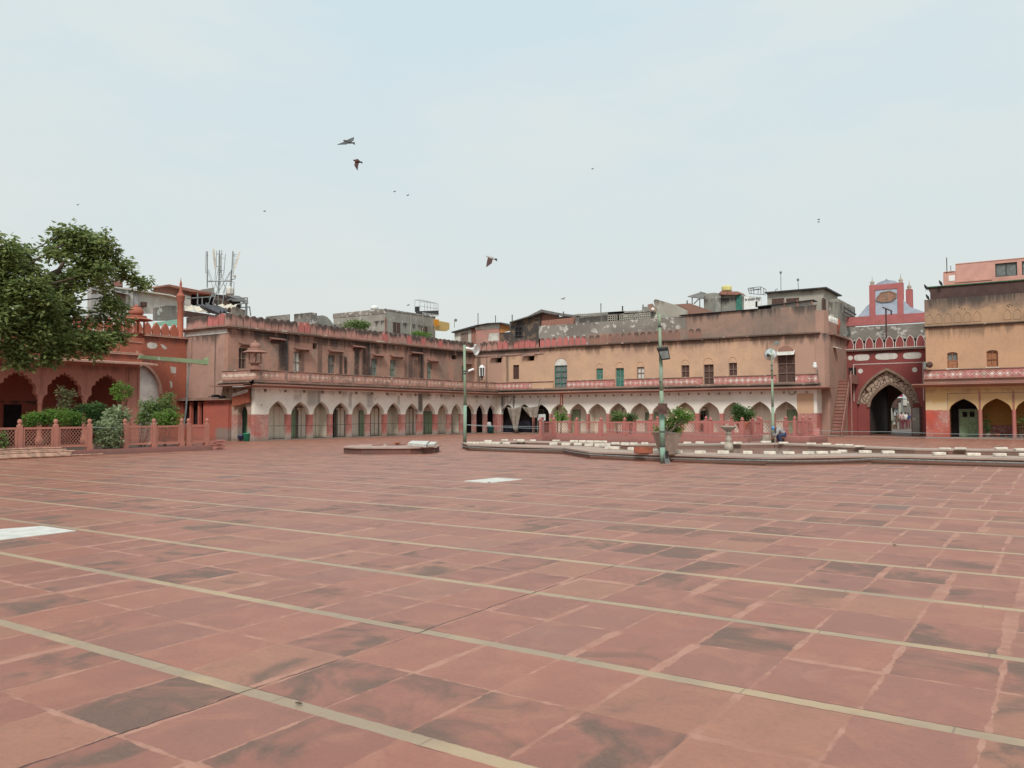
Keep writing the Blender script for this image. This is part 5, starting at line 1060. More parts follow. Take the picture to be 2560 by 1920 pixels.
# ------------------------------------------------------------------ octagonal platform
oc_c = onG('z', 982, 1130.5); right = Vector((FW.y, -FW.x, 0)).normalized(); fw2 = Vector((FW.x, FW.y, 0)).normalized()
t = thing('well_platform', 'low octagonal red stone platform in the middle of the courtyard', 'platform', oc_c)
def octp(rx, ry, cut): return [Vector(oc_c) + right*(x*rx) + fw2*(y*ry) for x, y in ((-1, -cut), (-cut*1.0, -1), (cut, -1), (1, -cut), (1, cut), (cut, 1), (-cut, 1), (-1, cut))]
m_ = MB(); m_.prism([(p.x, p.y, 0) for p in octp(1.86, 1.86, .52)], (0, 0, .22)); m_.build('wall', 'octwall', t)
m_ = MB(); m_.prism([(p.x, p.y, .222) for p in octp(1.92, 1.92, .52)], (0, 0, .045)); m_.build('slab_top', 'octtop', t)
p = onG('f', 1180, 915, .27)
m_ = MB(); pts = [onG('f', x, y, .27) for x, y in ((1055, 920), (1290, 945), (1320, 905), (1330, 895), (1100, 890))]; m_.prism([(q.x, q.y, .272) for q in pts], (0, 0, .13)); tag(m_.build('marble_slab', 'marble', base=p, bevel=.01), 'thick broken white marble slab lying on the octagonal platform', 'slab')
m_ = MB(); pts = [onG('f', x, y, .27) for x, y in ((1310, 938), (1400, 930), (1435, 900), (1350, 897))]; m_.prism([(q.x, q.y, .272) for q in pts], (0, 0, .11)); tag(m_.build('marble_slab', 'marble', base=pts[1], bevel=.01), 'small cracked marble piece right of the thick broken slab', 'slab')
for k, (x0, x1, y, lb) in enumerate(((590, 725, 912, 'short thin board lying left on the octagonal platform'), (770, 1030, 910, 'long thin dark board lying under the red bowl'))):
    a, b = onG('f', x0, y, .28), onG('f', x1, y-3, .28); m_ = MB(); d = (b-a); m_.rbox(((a+b)/2)+Vector((0, 0, .008)), (d.length, .16, .03), math.atan2(d.y, d.x)); tag(m_.build('board', 'redboard', base=a), lb, 'board')
p = onG('f', 912, 900, .31); m_ = MB(); m_.lathe(p, [(.05, 0), (.12, .05), (.17, .09), (.16, .09), (.10, .05)], 14); tag(m_.build('bowl', 'terracotta', base=p, smooth=True), 'red clay bowl on the long thin board', 'bowl')
# ------------------------------------------------------------------ pond
PO = thing('pond', 'large stone rimmed ablution pond with stepped outline', 'pond', (-12, 31, 0))
outer = [(-23.7, 31.2), (-21.6, 28.9), (-16.5, 28.35), (-13.9, 25.7), (-7.5, 25.0), (-5.0, 27.7), (8.0, 28.7), (8.0, 37.5), (-4.6, 34.9), (-7.0, 36.2), (-8.6, 37.4), (-10.8, 38.2), (-13.2, 35.8), (-16, 33.9), (-18.5, 34.8), (-22.6, 34.9)]
inner = [(-22.2, 31.3), (-20.9, 30.5), (-16.2, 30.0), (-13.3, 27.5), (-8.2, 27.0), (-5.6, 29.4), (6.9, 30.3), (6.9, 36.0), (-4.6, 33.6), (-7.4, 34.9), (-9.0, 36.0), (-10.6, 36.6), (-12.9, 34.4), (-15.6, 32.5), (-18.2, 33.4), (-21.9, 33.5)]
m_ = MB(); m_.slab([[(x, y, .20) for x, y in outer], [(x, y, .20) for x, y in inner][::-1]], (0, 0, .055)); m_.build('rim_slab', 'coping', PO)
def inset(poly, k):
    c = Vector((sum(p[0] for p in poly)/len(poly), sum(p[1] for p in poly)/len(poly))); return [(p[0]+(c.x-p[0])*k, p[1]+(c.y-p[1])*k) for p in poly]
o2 = [(x, y+.07 if y < 31.5 else y-.07) for x, y in outer]
m_ = MB()
for a, b in zip(o2, o2[1:]+o2[:1]):
    a, b = Vector((*a, 0)), Vector((*b, 0)); n_ = (b-a).cross(Vector((0, 0, 1))).normalized()*-.12
    m_.prism([(a.x, a.y, 0), (b.x, b.y, 0), (b.x+n_.x, b.y+n_.y, 0), (a.x+n_.x, a.y+n_.y, 0)], (0, 0, .199))
m_.build('rim_wall', 'rimwall', PO)
m_ = MB()
for a, b in zip(inner, inner[1:]+inner[:1]):
    a, b = Vector((*a, 0)), Vector((*b, 0)); n_ = (b-a).cross(Vector((0, 0, 1))).normalized()*.1
    m_.prism([(a.x+n_.x*.2, a.y+n_.y*.2, .004), (b.x+n_.x*.2, b.y+n_.y*.2, .004), (b.x+n_.x, b.y+n_.y, .004), (a.x+n_.x, a.y+n_.y, .004)], (0, 0, .195))
m_.build('inner_wall', 'rimwall', PO)
m_ = MB(); tri = geometry.tessellate_polygon([[Vector((x, y, .09)) for x, y in inner]]); m_.v = [(x, y, .09) for x, y in inner]; m_.f = [tuple(t_) for t_ in tri]; wobj = m_.build('water', 'water', base=(0, 0, 0)); tag(wobj, None, None, None, 'structure')
m_ = MB(); fr_ = outer[:7]
fp2 = []
for (x0, y0), (x1, y1) in zip(fr_, fr_[1:]):
    for i in range(6): fp2.append(Vector((x0+(x1-x0)*i/6, y0+(y1-y0)*i/6-.04, .155-.035*math.sin(math.pi*i/6)*(1 if int(x0) % 2 else .3))))
m_.path(fp2, .022, 6); t = tag(m_.build('pipe', 'steel', base=fp2[0]), 'thin grey pipe sagging along the outside of the pond rim', 'pipe')
# whitewashed blocks on the rim
fb_ = [('h',290,680,78,.9),('h',370,685,92,1),('h',440,682,80,1),('h',530,682,98,1.9),('h',630,690,104,1.1),('h',770,690,98,1),('h',1390,700,108,1.2),('h',1555,705,118,1.2),('h',1710,705,106,1.2),('h',1855,715,118,1.2),('h',2035,722,210,1.3),('h',2130,755,130,1),
       ('j',200,905,150,1.2),('j',460,918,150,1.3),('j',730,938,150,1.2),('j',1080,962,125,1.2),('j',1385,968,158,1.2),('j',1705,968,158,1.2),('j',2040,974,130,1.2),
       ('l',160,1083,132,1.2),('l',465,1088,162,1.2),('l',725,1084,158,1.1),('l',1000,1088,158,1.2),('l',1185,1080,158,1.1),('l',1375,1076,140,1.1),('l',1470,1062,125,1.0),('l',1785,1070,165,1.1),('l',2100,1076,165,1.1)]
bk_ = [('h',750,645,90,.9),('h',878,640,36,.8),('h',960,656,104,1.3),('h',1120,650,76,1),('h',1425,655,98,1.1),('h',1660,665,108,1.2),('h',1770,665,94,1.1),('h',1872,672,98,1.3),('h',1962,668,78,1.1),('h',2040,668,110,1.1),
       ('j',210,838,115,1.2),('j',350,850,112,1.3),('j',468,845,112,1.2),('j',620,842,96,1.1),('j',1210,830,106,1.1),('j',1380,830,116,1.1),('j',1705,836,76,1.1),('j',1900,832,120,1.1),
       ('l',410,925,140,1),('l',655,940,130,1),('l',1040,950,130,.9),('l',1255,958,116,.9),('l',1430,962,112,.8),('l',1560,968,118,.8),('l',1710,983,140,.7),('n',560,1487,84,.8),('n',680,1487,84,.8),('n',990,1487,88,.9),('n',1140,1496,90,1)]
nb_ = [('n',515,1531,92,1.1),('n',780,1536,96,1.1),('n',980,1539,90,1.1),('n',1160,1539,60,1.1)]
src = None
def block(k, spec, row, gp):
    f_, x, y, wpx, hh = spec; p = onG(f_, x, y, .256); dpt = (p-CAM).dot(FW); wd = wpx*FR[f_][2]/CAMF*dpt*.98
    m_ = MB(); hgt = .092*hh*rnd.uniform(.92, 1.08); an = (math.atan2(right.y, right.x)*.55 + rnd.uniform(-.22, .22)); m_.rbox((p.x, p.y, .256+hgt/2), (wd, min(wd*.5, .30), hgt), an)
    o = m_.build('kerb_block', 'block', base=p, bevel=.022)
    tag(o, 'whitewashed stone block, %s from left in %s of pond rim' % (ORD[k], row), 'block', gp)
for k, sp_ in enumerate(fb_[:28]): block(k, sp_, 'front row', 'white blocks along the front of the pond rim')
for k, sp_ in enumerate(bk_): block(k % 25 if k < 25 else k-25, sp_, 'back row' if k < 25 else 'far right back row', 'white blocks along the back of the pond rim')
for k, sp_ in enumerate(nb_): block(k, sp_, 'far right front row', 'white blocks along the front of the pond rim')
p = onG('j', 600, 960, .256); m_ = MB(); m_.rbox((p.x, p.y, .256+.11), (.62, .10, .20), math.atan2(right.y, right.x), -.2); tag(m_.build('board', 'redboard', base=p), 'rusty red board leaning among the blocks left of the planter', 'board')
# concrete planter with flowers on the pond rim
pc_ = onG('z', 1668, 1135.5, .256); pc_.z = .255
t = thing('planter', 'tall square tapering concrete planter on the pond rim behind the green pole', 'planter', pc_)
m_ = MB(); a_ = math.atan2(right.y, right.x)+.25
def sq(r_, z, rot=a_): return [Vector((pc_.x+r_*math.cos(rot+math.pi/4+k*math.pi/2), pc_.y+r_*math.sin(rot+math.pi/4+k*math.pi/2), z)) for k in range(4)]
def frus(m_, r0_, z0, r1_, z1):
    A_, B_ = sq(r0_, z0), sq(r1_, z1); m_.q(*A_[::-1]); m_.q(*B_)
    for k in range(4): m_.q(A_[k], A_[(k+1) % 4], B_[(k+1) % 4], B_[k])
frus(m_, .26, .256, .50, .92); m_.build('body', 'pot', t); m_ = MB(); frus(m_, .51, .92, .53, .955); m_.build('rim', 'pot', t)
fl_b = [blob('j', x, y, r_, Y=25.9, dep=1) for x, y, r_ in ((800, 640, 50), (960, 560, 90), (1040, 600, 90), (950, 650, 90), (1040, 680, 60), (1060, 430, 80), (1130, 400, 70), (1200, 440, 70), (1060, 500, 80), (1160, 480, 60), (1250, 460, 45), (930, 500, 45))]
bush('flowering_plant', 'bushy green plant with pale pink flower heads growing from the concrete planter', fl_b, 4200, .07, 'leaf_bush', (pc_.x, pc_.y, .93), seed=21, fl=(85, 'flower', .026))
# pedestal fountain
p = onG('j', 1780, 935, .09); p = Vector((p.x, p.y, .09)); k_ = (p-CAM).dot(FW)*.18083/CAMF
t = thing('fountain', 'grey carved pedestal fountain with a wide bowl standing in the pond', 'fountain', p)
zt_ = lambda y: CH + (onG('j', 1780, 935, .09)-CAM).dot(FW)*0
zz = [onD('j', 1780, y, (p-CAM).dot(FW)).z for y in (580, 590, 610, 640, 660, 690, 700, 740, 750, 780, 800, 820, 850)]
rr = [x*k_ for x in (110, 112, 95, 50, 38, 40, 30, 28, 44, 46, 32, 52, 56)]
prof = [(r_, z-.09) for r_, z in zip(rr[::-1], zz[::-1])]; prof = [(60*k_, 0.0), (60*k_, prof[0][1]-.01)] + prof if prof[0][1] > .03 else prof
m_ = MB(); m_.lathe(p, prof[:-4], 20); m_.build('pedestal', 'stonegrey', t, True); m_ = MB(); m_.lathe(p, prof[-5:] + [(prof[-1][0]*.9, prof[-1][1]-.02), (.1, prof[-1][1]-.06)], 24); m_.build('basin', 'stonegrey', t, True)
# ------------------------------------------------------------------ grave enclosure behind the pond
EN = thing('lattice_enclosure', 'pink lattice stone enclosure on a plinth behind the pond', 'fence', (-18, 40.3, 0))
YEf = 40.3
xs_ = lambda px: onY('z', px, 1060, YEf).x
xp = [xs_(v) for v in (1383, 1441, 1501.6, 1561, 1625, 1700, 1776, 1855)]; Pe = lambda u, z, d: Vector((u, YEf+d, z))
m_ = MB(); m_.box((xp[0]-.45, YEf-.15, 0), (xp[-1]+.3, YEf+.5, .40)); m_.box((-24.6, 38.7, 0), (-23.85, 43.6, .399)); m_.build('plinth', 'plinth', EN)
zb, zt2 = .42, 1.12
for a, b in zip(xp, xp[1:]): jali_panel(EN, Pe, a+.07, b-.07, zb, zt2+.05, 'jali2', 8, bw=.015)
def epost(x, y, m_=None, zt_=1.22):
    m_ = MB(); m_.box((x-.08, y-.04, .40), (x+.08, y+.12, zt_)); m_.lathe((x, y+.04, zt_), [(.06, 0), (.09, .04), (.10, .07), (.05, .15), (.03, .20)], 10); m_.build('post', 'jali2', EN)
for x in xp: epost(x, YEf)
Ps = lambda u, z, d: Vector((-24.05-d, u, z)); jali_panel(EN, Ps, 38.9, 40.2, zb, zt2+.05, 'jali2', 8); epost(-24.05, 38.85)
xr = xp[-1]; Pr = lambda u, z, d: Vector((xr+.1-d, u, z))
for a, b in ((40.4, 41.6), (41.7, 43.0)): jali_panel(EN, Pr, a, b, zb, zt2+.05, 'jali2', 8); epost(xr+.1, b)
# rear line of the enclosure
Pb = lambda u, z, d: Vector((u, 47.0+d, z))
for i in range(8): x = -23.8+i*1.55; jali_panel(EN, Pb, x+.07, x+1.48, zb, zt2+.05, 'jali2', 7, bw=.015); epost(x, 47.0, zt_=1.27)
m_ = MB(); m_.box((-24.3, 46.9, 0), (-11.5, 47.5, .4)); m_.build('plinth', 'plinth', EN)
xq = [onY('z', v, 1060, 45.9).x for v in (1975, 1992, 2003)]
t2 = thing('lattice_fence', 'short pink slatted stone screen with bud finials right of the third pole', 'fence', (xq[0], 45.5, 0))
Pq = lambda u, z, d: Vector((-11.35-d*.3, u, z))
for a, b in ((45.0, 46.5), (46.6, 48.1)): jali_panel(t2, lambda u, z, d: Vector((-11.9-d, u, z)), a, b, .42, 1.2, 'jali2', 8)
for y in (44.95, 46.55, 48.15):
    m_ = MB(); m_.box((-12.0, y-.07, .3), (-11.85, y+.07, 1.27)); m_.lathe((-11.92, y, 1.27), [(.06, 0), (.10, .05), (.06, .14), (.02, .2)], 10); m_.build('post', 'jali2', t2)
m_ = MB(); m_.box((-12.3, 44.2, 0), (-11.0, 48.3, .36)); m_.build('base', 'plinth', t2)
Rq = math.atan2(right.y, right.x)
for k, (f_, x0, x1, y0, y1, D_, lb) in enumerate((('q', 1495, 1835, 250, 640, .25, 'upright pink stone slab leaning on the larger slab at the wing corner'), ('q', 1540, 2060, 400, 715, 0, 'large pink stone slab leaning against the red corner pier'))):
    b0 = onG(f_, (x0+x1)/2, 715); dd = (b0-CAM).dot(FW)+D_; a_, b_, c_ = onD(f_, x0, y0, dd), onD(f_, x1, y0, dd), onD(f_, x0, 700, dd)
    m_ = MB(); ctr = (onD(f_, (x0+x1)/2, (y0+715)/2, dd)); m_.rbox((ctr.x, ctr.y, (a_.z)/2), ((b_-a_).length, .08, a_.z), Rq, -.08); tag(m_.build('stone_slab', 'slabred', base=b0), lb, 'slab')
p = onG('q', 1690, 810); m_ = MB(); m_.rbox((p.x, p.y, .11), (.95, .5, .07), Rq+.1, .25); tag(m_.build('stone_slab', 'slabred', base=p), 'small pink slab lying tilted on the ground before the leaning slabs', 'slab')
p = onG('q', 1200, 890); m_ = MB(); m_.rbox((p.x, p.y, .2), (1.6, .5, .40), Rq-.05, 0); tag(m_.build('stone_block', 'plinth', base=p, bevel=.02), 'big pink stone block beside the bending man', 'block')
p = onG('q', 830, 820); m_ = MB(); m_.prism([Vector(p)+right*a_+Vector((0, 0, b_)) for a_, b_ in ((-.35, 0), (.05, .38), (.25, .38), (.25, 0))], fw2*.3); tag(m_.build('stone_block', 'marble', base=p), 'white wedge shaped stone at the feet of the bending man', 'block')
p = onG('q', 400, 880); m_ = MB(); m_.rbox((p.x, p.y, .22), (.72, .4, .42), Rq); tag(m_.build('stone_block', 'stonegrey', base=p, bevel=.02), 'pale grey stone block left of the third pole', 'block')
# notice board
p = onG('q', 130, 745); dn = (p-CAM).dot(FW); t = thing('notice_board', 'upright navy notice board with white lines of writing', 'sign', (p.x, p.y, 0))
c0, c1 = onD('q', 20, 200, dn), onD('q', 235, 660, dn); wd = abs((c1-c0).dot(right)); cx_ = (c0+c1)/2
m_ = MB(); m_.rbox((cx_.x, cx_.y, cx_.z), (wd, .05, c0.z-c1.z), Rq); m_.rbox((cx_.x, cx_.y, c1.z/2), (wd*.8, .10, c1.z), Rq); m_.build('board', 'notice', t)
m_ = MB()
for y in (240, 285, 335, 380, 420, 455, 490, 535, 575, 615, 650):
    q_ = onD('q', 128, y, dn-.04); m_.rbox((q_.x, q_.y, q_.z), (wd*(.75 if y % 2 else .9), .008, .018), Rq)
m_.build('lettering', 'white', t)
# shrubs of the enclosure
by = lambda f, Y, *L_: [blob(f, x, y, r_, Y=Y) for x, y, r_ in L_]
bush('shrub', 'bright large leaved young plant at the left end of the pink enclosure', by('h', 41.5, (1490, 300, 38), (1480, 340, 35), (1510, 350, 35)), 60, .30, 'leaf_bush', (onY('h', 1490, 300, 41.5).x, 41.5, .4), seed=31)
bush('shrub', 'green shrub above the middle panels of the pink enclosure', by('j', 41.5, (220, 440, 55), (290, 430, 60), (250, 490, 60), (190, 480, 40)), 900, .13, 'leaf_olive', (onY('j', 250, 490, 41.5).x, 41.5, .4), seed=32)
bush('shrub', 'smaller darker shrub just right of the middle enclosure shrub', by('j', 41.8, (400, 450, 50), (440, 480, 50), (390, 490, 45), (470, 460, 35)), 700, .11, 'leaf_dark', (onY('j', 420, 490, 41.8).x, 41.8, .4), seed=33)
px_, _ = onY('j', 1985, 600, 40.9), 0
t = thing('flower_pot', 'tapered terracotta pot on the right end of the pink enclosure', 'pot', (px_.x, 40.7, .4)); k_ = (px_-CAM).dot(FW)*.18083/CAMF
zt_ = onY('j', 1985, 520, 40.7).z; m_ = MB(); m_.lathe((px_.x, 40.7, .4), [(.10, 0), (.12, .3), (.30, zt_-.55), (.36, zt_-.45), (.36, zt_-.40), (.3, zt_-.42)], 16); m_.build('body', 'terracotta', t, True)
bush('shrub', 'round dark green bush in the terracotta pot behind the fountain', by('j', 40.7, (1900, 350, 75), (1960, 390, 85), (1880, 420, 70), (1950, 460, 80), (2040, 400, 70), (2030, 460, 60), (1930, 520, 50), (1870, 310, 40), (2100, 400, 40), (2080, 430, 50)), 2800, .10, 'leaf_dark', (px_.x, 40.7, zt_), seed=34)
# ------------------------------------------------------------------ rooftops behind the left wing
def cbox(par, name, mat, f, xl, xc, xr, yc, X0, zb, Yp=None):
    c = onX(f, xc, yc, X0) if Yp is None else onY(f, xc, yc, Yp); Xl = onY(f, xl, yc, c.y).x; Yr = onX(f, xr, yc, c.x).y
    m_ = MB(); m_.box((Xl, c.y, zb), (c.x, Yr, c.z)); o = m_.build(name, mat, par, base=None if par else (c.x, c.y, zb)); return o, c, Xl, Yr
def plate(par, name, mat, ax, pos, f, pts, th=.25, d0=0):
    fr_ = F(ax, pos); m_ = MB(); fr_.slab(m_, [[fr_.uv(f, *p) for p in pts]], d0, d0+th); b_ = fr_.P(*fr_.uv(f, *pts[0])); return m_.build(name, mat, par, base=None if par else b_)
def text(par, name, body, f, x0, y0, hpx, ax, pos, mat, wpx=None, d=-.03):
    cu = bpy.data.curves.new(name, 'FONT'); cu.body = body; cu.extrude = .006; o = bpy.data.objects.new('txt', cu); C.objects.link(o); bpy.context.view_layer.update()
    me = bpy.data.meshes.new_from_object(o.evaluated_get(bpy.context.evaluated_depsgraph_get())); bpy.data.objects.remove(o)
    if not me.vertices: return
    fr_ = F(ax, pos); a = fr_.uv(f, x0, y0); b = fr_.uv(f, x0, y0-hpx); hh = b[1]-a[1]
    vs_ = [v.co.copy() for v in me.vertices]; w0 = min(v.x for v in vs_); w1 = max(v.x for v in vs_); h1 = max(v.y for v in vs_); h0 = min(v.y for v in vs_)
    sx = hh/(h1-h0); sxx = sx if wpx is None else (fr_.uv(f, x0+wpx, y0)[0]-a[0])/(w1-w0)
    off = WL(par)
    for v, c in zip(me.vertices, vs_): v.co = fr_.P(a[0]+(c.x-w0)*sxx, a[1]+(c.y-h0)*sx, d-c.z) - off
    me.materials.clear(); me.materials.append(MT[mat]); o = bpy.data.objects.new(name, me); C.objects.link(o); o.parent = par; return o
h = thing('concrete_house', 'weathered grey concrete house with two windows behind the parapet of the left wing', 'building', (-56, 50, 5))
o, c, Xl, Yr = cbox(h, 'wall', 'concrete', 'd', 270, 920, 1550, 262, -56.0, 5); fx = F('x', -56.0)
for q in (('d', 1015, 430, 1105, 570), ('d', 1370, 480, 1450, 585)):
    u0, z1 = fx.uv(*q[:3]); u1, z0 = fx.uv(q[0], *q[3:]); m_ = MB(); fx.box(m_, u0, u1, z0, z1, -.02, .05); o = m_.build('window', 'darkwood', h); m_ = MB(); um = (u0+u1)/2
    fx.box(m_, u0-.05, u0, z0, z1+.05, -.05, 0); fx.box(m_, u1, u1+.05, z0, z1+.05, -.05, 0); fx.box(m_, u0, u1, z1, z1+.05, -.05, 0); fx.box(m_, um-.02, um+.02, z0, z1, -.04, -.021); m_.build('window_frame', 'greyframe', o)
m_ = MB()
for k in range(9): u, z = fx.uv('d', 925, 375+k*20); fx.box(m_, u-.12, u+.12, z-.1, z+.02, -.03, .0)
m_.build('brick_quoin', 'brick', h)
for x in (1230, 1385): u, z = fx.uv('d', x, 345); m_ = MB(); m_.path([fx.P(u, z, -.06), fx.P(u+.15, z-1.0, -.06), fx.P(u, z-1.5, -.06), fx.P(u+.05, z-3, -.06)], .05); m_.build('pipe', 'concrete2', h)
m_ = MB(); m_.box((Xl-.05, c.y-.04, c.z-.45), (c.x+.04, c.y+.002, c.z+.02)); m_.box((c.x-.0, c.y-.04, c.z-.12), (c.x+.05, Yr, c.z+.02)); m_.build('coping', 'parapet_grey', h)
p = onX('d', 787, 262, -59); t = thing('water_tank', 'round white water tank on the grey concrete house', 'tank', p); m_ = MB(); m_.lathe(p-Vector((0, 0, .1)), [(.42, 0), (.42, .3), (.38, .36), (.2, .42), (.05, .44)], 20); m_.build('body', 'white', t, True)
o, *_ = cbox(None, 'roof_wall', 'parapet_grey', 'c', 1395, 1700, 1712, 978, -47, 7.1); tag(o, 'low grey concrete wall on the left wing roof, nearer the antenna', 'wall')
o, *_ = cbox(None, 'roof_wall', 'parapet_grey', 'c', 1765, 1990, 2066, 953, -48, 7.1); tag(o, 'taller blocky grey wall on the roof beside the grey concrete house', 'wall')
o = plate(None, 'roof_wall', 'concrete', 'x', -48.5, 'd', [(45, 470), (45, 350), (140, 343), (190, 362), (235, 410), (282, 475)], .3); tag(o, 'curved end of a peeling whitewashed wall on the left wing roof', 'wall')
t = thing('rooftop_sign', 'dark shop sign board below a wire cage on the grey concrete house', 'sign', (-60, 60, 10)); XS = -57.5
plate(t, 'board', 'darksteel', 'x', XS, 'd', [(1310, 292), (1592, 282), (1592, 345), (1310, 335)], .08); text(t, 'lettering', 'MULTAN STORE', 'd', 1388, 331, 27, 'x', XS, 'white', 198)
t = thing('wire_cage', 'open steel frame cage on top of the grey concrete house', 'cage', (-60, 60, 10)); m_ = MB()
cg = lambda x, y, dd=0: onX('d', x, y, XS-dd)
for x, y0, y1, dd in ((1293, 150, 290, .1), (1355, 152, 300, 2.2), (1415, 195, 290, .1), (1450, 180, 285, 2.2), (1490, 190, 280, .1), (1532, 182, 282, .1), (1585, 205, 300, .1), (1560, 195, 290, 2.2)): m_.tube(cg(x, y0, dd), cg(x, y1, dd), .022, n=5)
for a, b, d1, d2 in (((1293, 150), (1360, 148), .1, 2.2), ((1293, 150), (1532, 183), .1, .1), ((1532, 183), (1587, 203), .1, .1), ((1360, 148), (1560, 190), 2.2, 2.2), ((1355, 225), (1585, 262), .1, .1), ((1293, 235), (1355, 232), .1, .1), ((1360, 172), (1532, 192), .1, .1)): m_.tube(cg(*a, d1), cg(*b, d2), .02, n=5)
m_.build('frame', 'steel', t); plate(t, 'panel', 'darksteel', 'x', XS-.5, 'd', [(1295, 238), (1350, 232), (1350, 300), (1295, 300)], .05)
t = thing('yellow_board', 'yellow board with an orange box at its left end on the roof', 'board', (-55, 62, 8)); plate(t, 'board', 'yellow', 'x', -54.5, 'd', [(1590, 412), (1728, 438), (1728, 520), (1690, 542), (1565, 530)], .3); plate(t, 'box', 'amber', 'x', -54.2, 'd', [(1550, 392), (1596, 396), (1596, 482), (1556, 478)], .25)
t = thing('dish_antenna', 'small round dish antenna on a thin post above the tin roofs', 'antenna', (-54, 66, 9)); m_ = MB(); m_.tube(onX('d', 1790, 500, -54), onX('d', 1790, 400, -54), .03); m_.build('post', 'steel', t)
m_ = MB(); p = onX('d', 1806, 405, -54); ax_ = (CAM-p).normalized(); m_.lathe(p, [(.16, 0), (.17, .01), (.17, .03), (.16, .03)], 20, axis=ax_); m_.lathe(p, [(.03, 0), (.03, .1)], 8, axis=ax_); m_.build('dish', 'steel', t)
def rbush(lb, f, X, L_, n, size, mat, seed): 
    bl = [blob(f, x, y, r_, X=X) for x, y, r_ in L_]; b0 = bl[0][0]; bush('shrub', lb, bl, n, size, mat, (b0.x, b0.y, 7.1), seed=seed)
rbush('leafy shrub growing on the roof left of the grey concrete house', 'd', -50, ((430, 480, 40), (480, 450, 45), (540, 450, 45), (590, 470, 40), (640, 450, 45), (690, 455, 42), (660, 490, 45), (560, 495, 40)), 1700, .17, 'leaf_olive', 41)
rbush('bright low shrub on the roof before the right window of the grey concrete house', 'd', -50, ((1285, 575, 30), (1330, 570, 32), (1380, 580, 32), (1430, 595, 30), (1480, 600, 24)), 900, .15, 'leaf_bush', 42)
# shacks in the corner
h = thing('tin_shack', 'pale shack with a sloping dark tin roof behind the far corner', 'building', (-50, 63, 7)); YS = 62.5
plate(h, 'wall', 'tin_white', 'y', YS, 'g', [(-20, 720), (-20, 575), (200, 530), (200, 740)], .2); plate(h, 'side_wall', 'brick', 'y', YS, 'g', [(201, 740), (201, 500), (262, 505), (262, 740)], .2, .01)
plate(h, 'roof', 'darksteel', 'y', YS-.4, 'g', [(-60, 575), (250, 490), (300, 495), (300, 503), (-60, 590)], 1.5); plate(h, 'door', 'brownframe', 'y', YS-.02, 'g', [(60, 720), (60, 600), (160, 580), (160, 735)], .04)
h = thing('rendered_shack', 'patchy pink and white walled shack with an orange sheet at its right side', 'building', (-47, 62.3, 7)); YS = 62.2
plate(h, 'wall', 'merlon_l', 'y', YS, 'g', [(262, 740), (262, 545), (568, 530), (575, 730)], .2); plate(h, 'upper_panel', 'tin_white', 'y', YS, 'g', [(255, 545), (255, 490), (580, 468), (572, 530)], .2); plate(h, 'white_patch', 'tin_white', 'y', YS-.02, 'g', [(420, 700), (440, 600), (560, 590), (565, 690)], .01)
plate(h, 'orange_sheet', 'orange', 'y', YS+.05, 'g', [(575, 590), (575, 465), (700, 495), (712, 560), (600, 592)], .05); plate(h, 'side_wall', 'brownshed', 'y', YS+.1, 'g', [(575, 720), (575, 590), (712, 580), (712, 700)], .1)
plate(h, 'roof', 'darksteel', 'y', YS-.4, 'g', [(245, 490), (415, 460), (590, 452), (705, 490), (705, 497), (585, 465), (415, 470), (245, 498)], 1.2)
h = thing('dark_shed', 'dark brown shed with a gabled tin roof and barred window', 'building', (-43, 61.5, 7)); YS = 61.5
plate(h, 'wall', 'brownshed', 'y', YS, 'g', [(708, 720), (708, 445), (950, 375), (1112, 345), (1100, 720)], .25)
p0, p1 = F('y', YS).uv('g', 785, 515), F('y', YS).uv('g', 880, 630); window(h, F('y', YS-.12), p0[0], p1[0], p1[1], p0[1], 'darksteel', 'dark', 1, .05)
plate(h, 'roof', 'tin', 'y', YS-.5, 'g', [(700, 447), (950, 368), (1122, 280), (1240, 310), (1600, 362), (1560, 385), (1300, 350), (1130, 318), (950, 382), (700, 455)], 3)
plate(h, 'gable_wall', 'brick', 'y', YS+.2, 'g', [(1113, 520), (1113, 345), (1345, 365), (1345, 520)], .2)
h = thing('brick_parapet_house', 'grey flat roofed rooftop storey with perforated concrete screens above the ochre wing', 'building', (-30, 60, 8))
plate(h, 'brick_wall', 'brick', 'y', 59.6, 'g', [(1130, 520), (1130, 432), (1555, 385), (1535, 520)], .2); plate(h, 'wall', 'parapet_grey', 'y', 59.9, 'g', [(1535, 520), (1545, 388), (2212, 345), (2212, 500)], .2)
plate(h, 'wall', 'parapet_grey', 'y', 59.9, 'i', [(0, 520), (0, 408), (620, 350), (620, 480)], .2)
plate(h, 'roof', 'concrete', 'y', 61.5, 'g', [(1330, 400), (1330, 385), (1610, 340), (1680, 340), (2212, 300), (2212, 360)], 2); plate(h, 'roof', 'concrete', 'y', 61.5, 'i', [(0, 380), (0, 352), (495, 325), (495, 275), (620, 268), (620, 345)], 2)
fs_ = F('y', 59.6); m_ = MB()
for x0, x1, y0, y1 in ((0, 130, 402, 480), (165, 365, 395, 475), (400, 610, 378, 465)):
    a = fs_.uv('i', x0, y0); b = fs_.uv('i', x1, y1); nn = int((b[0]-a[0])/.17)
    for k in range(nn+1):
        u = a[0]+(b[0]-a[0])*k/nn; fs_.box(m_, u-.025, u+.025, b[1], a[1], 0, .06)
    for k in range(4): z = b[1]+(a[1]-b[1])*k/3; fs_.box(m_, a[0], b[0], z-.03, z+.03, -.01, .05)
m_.build('screen', 'concrete2', h)
m_ = MB()
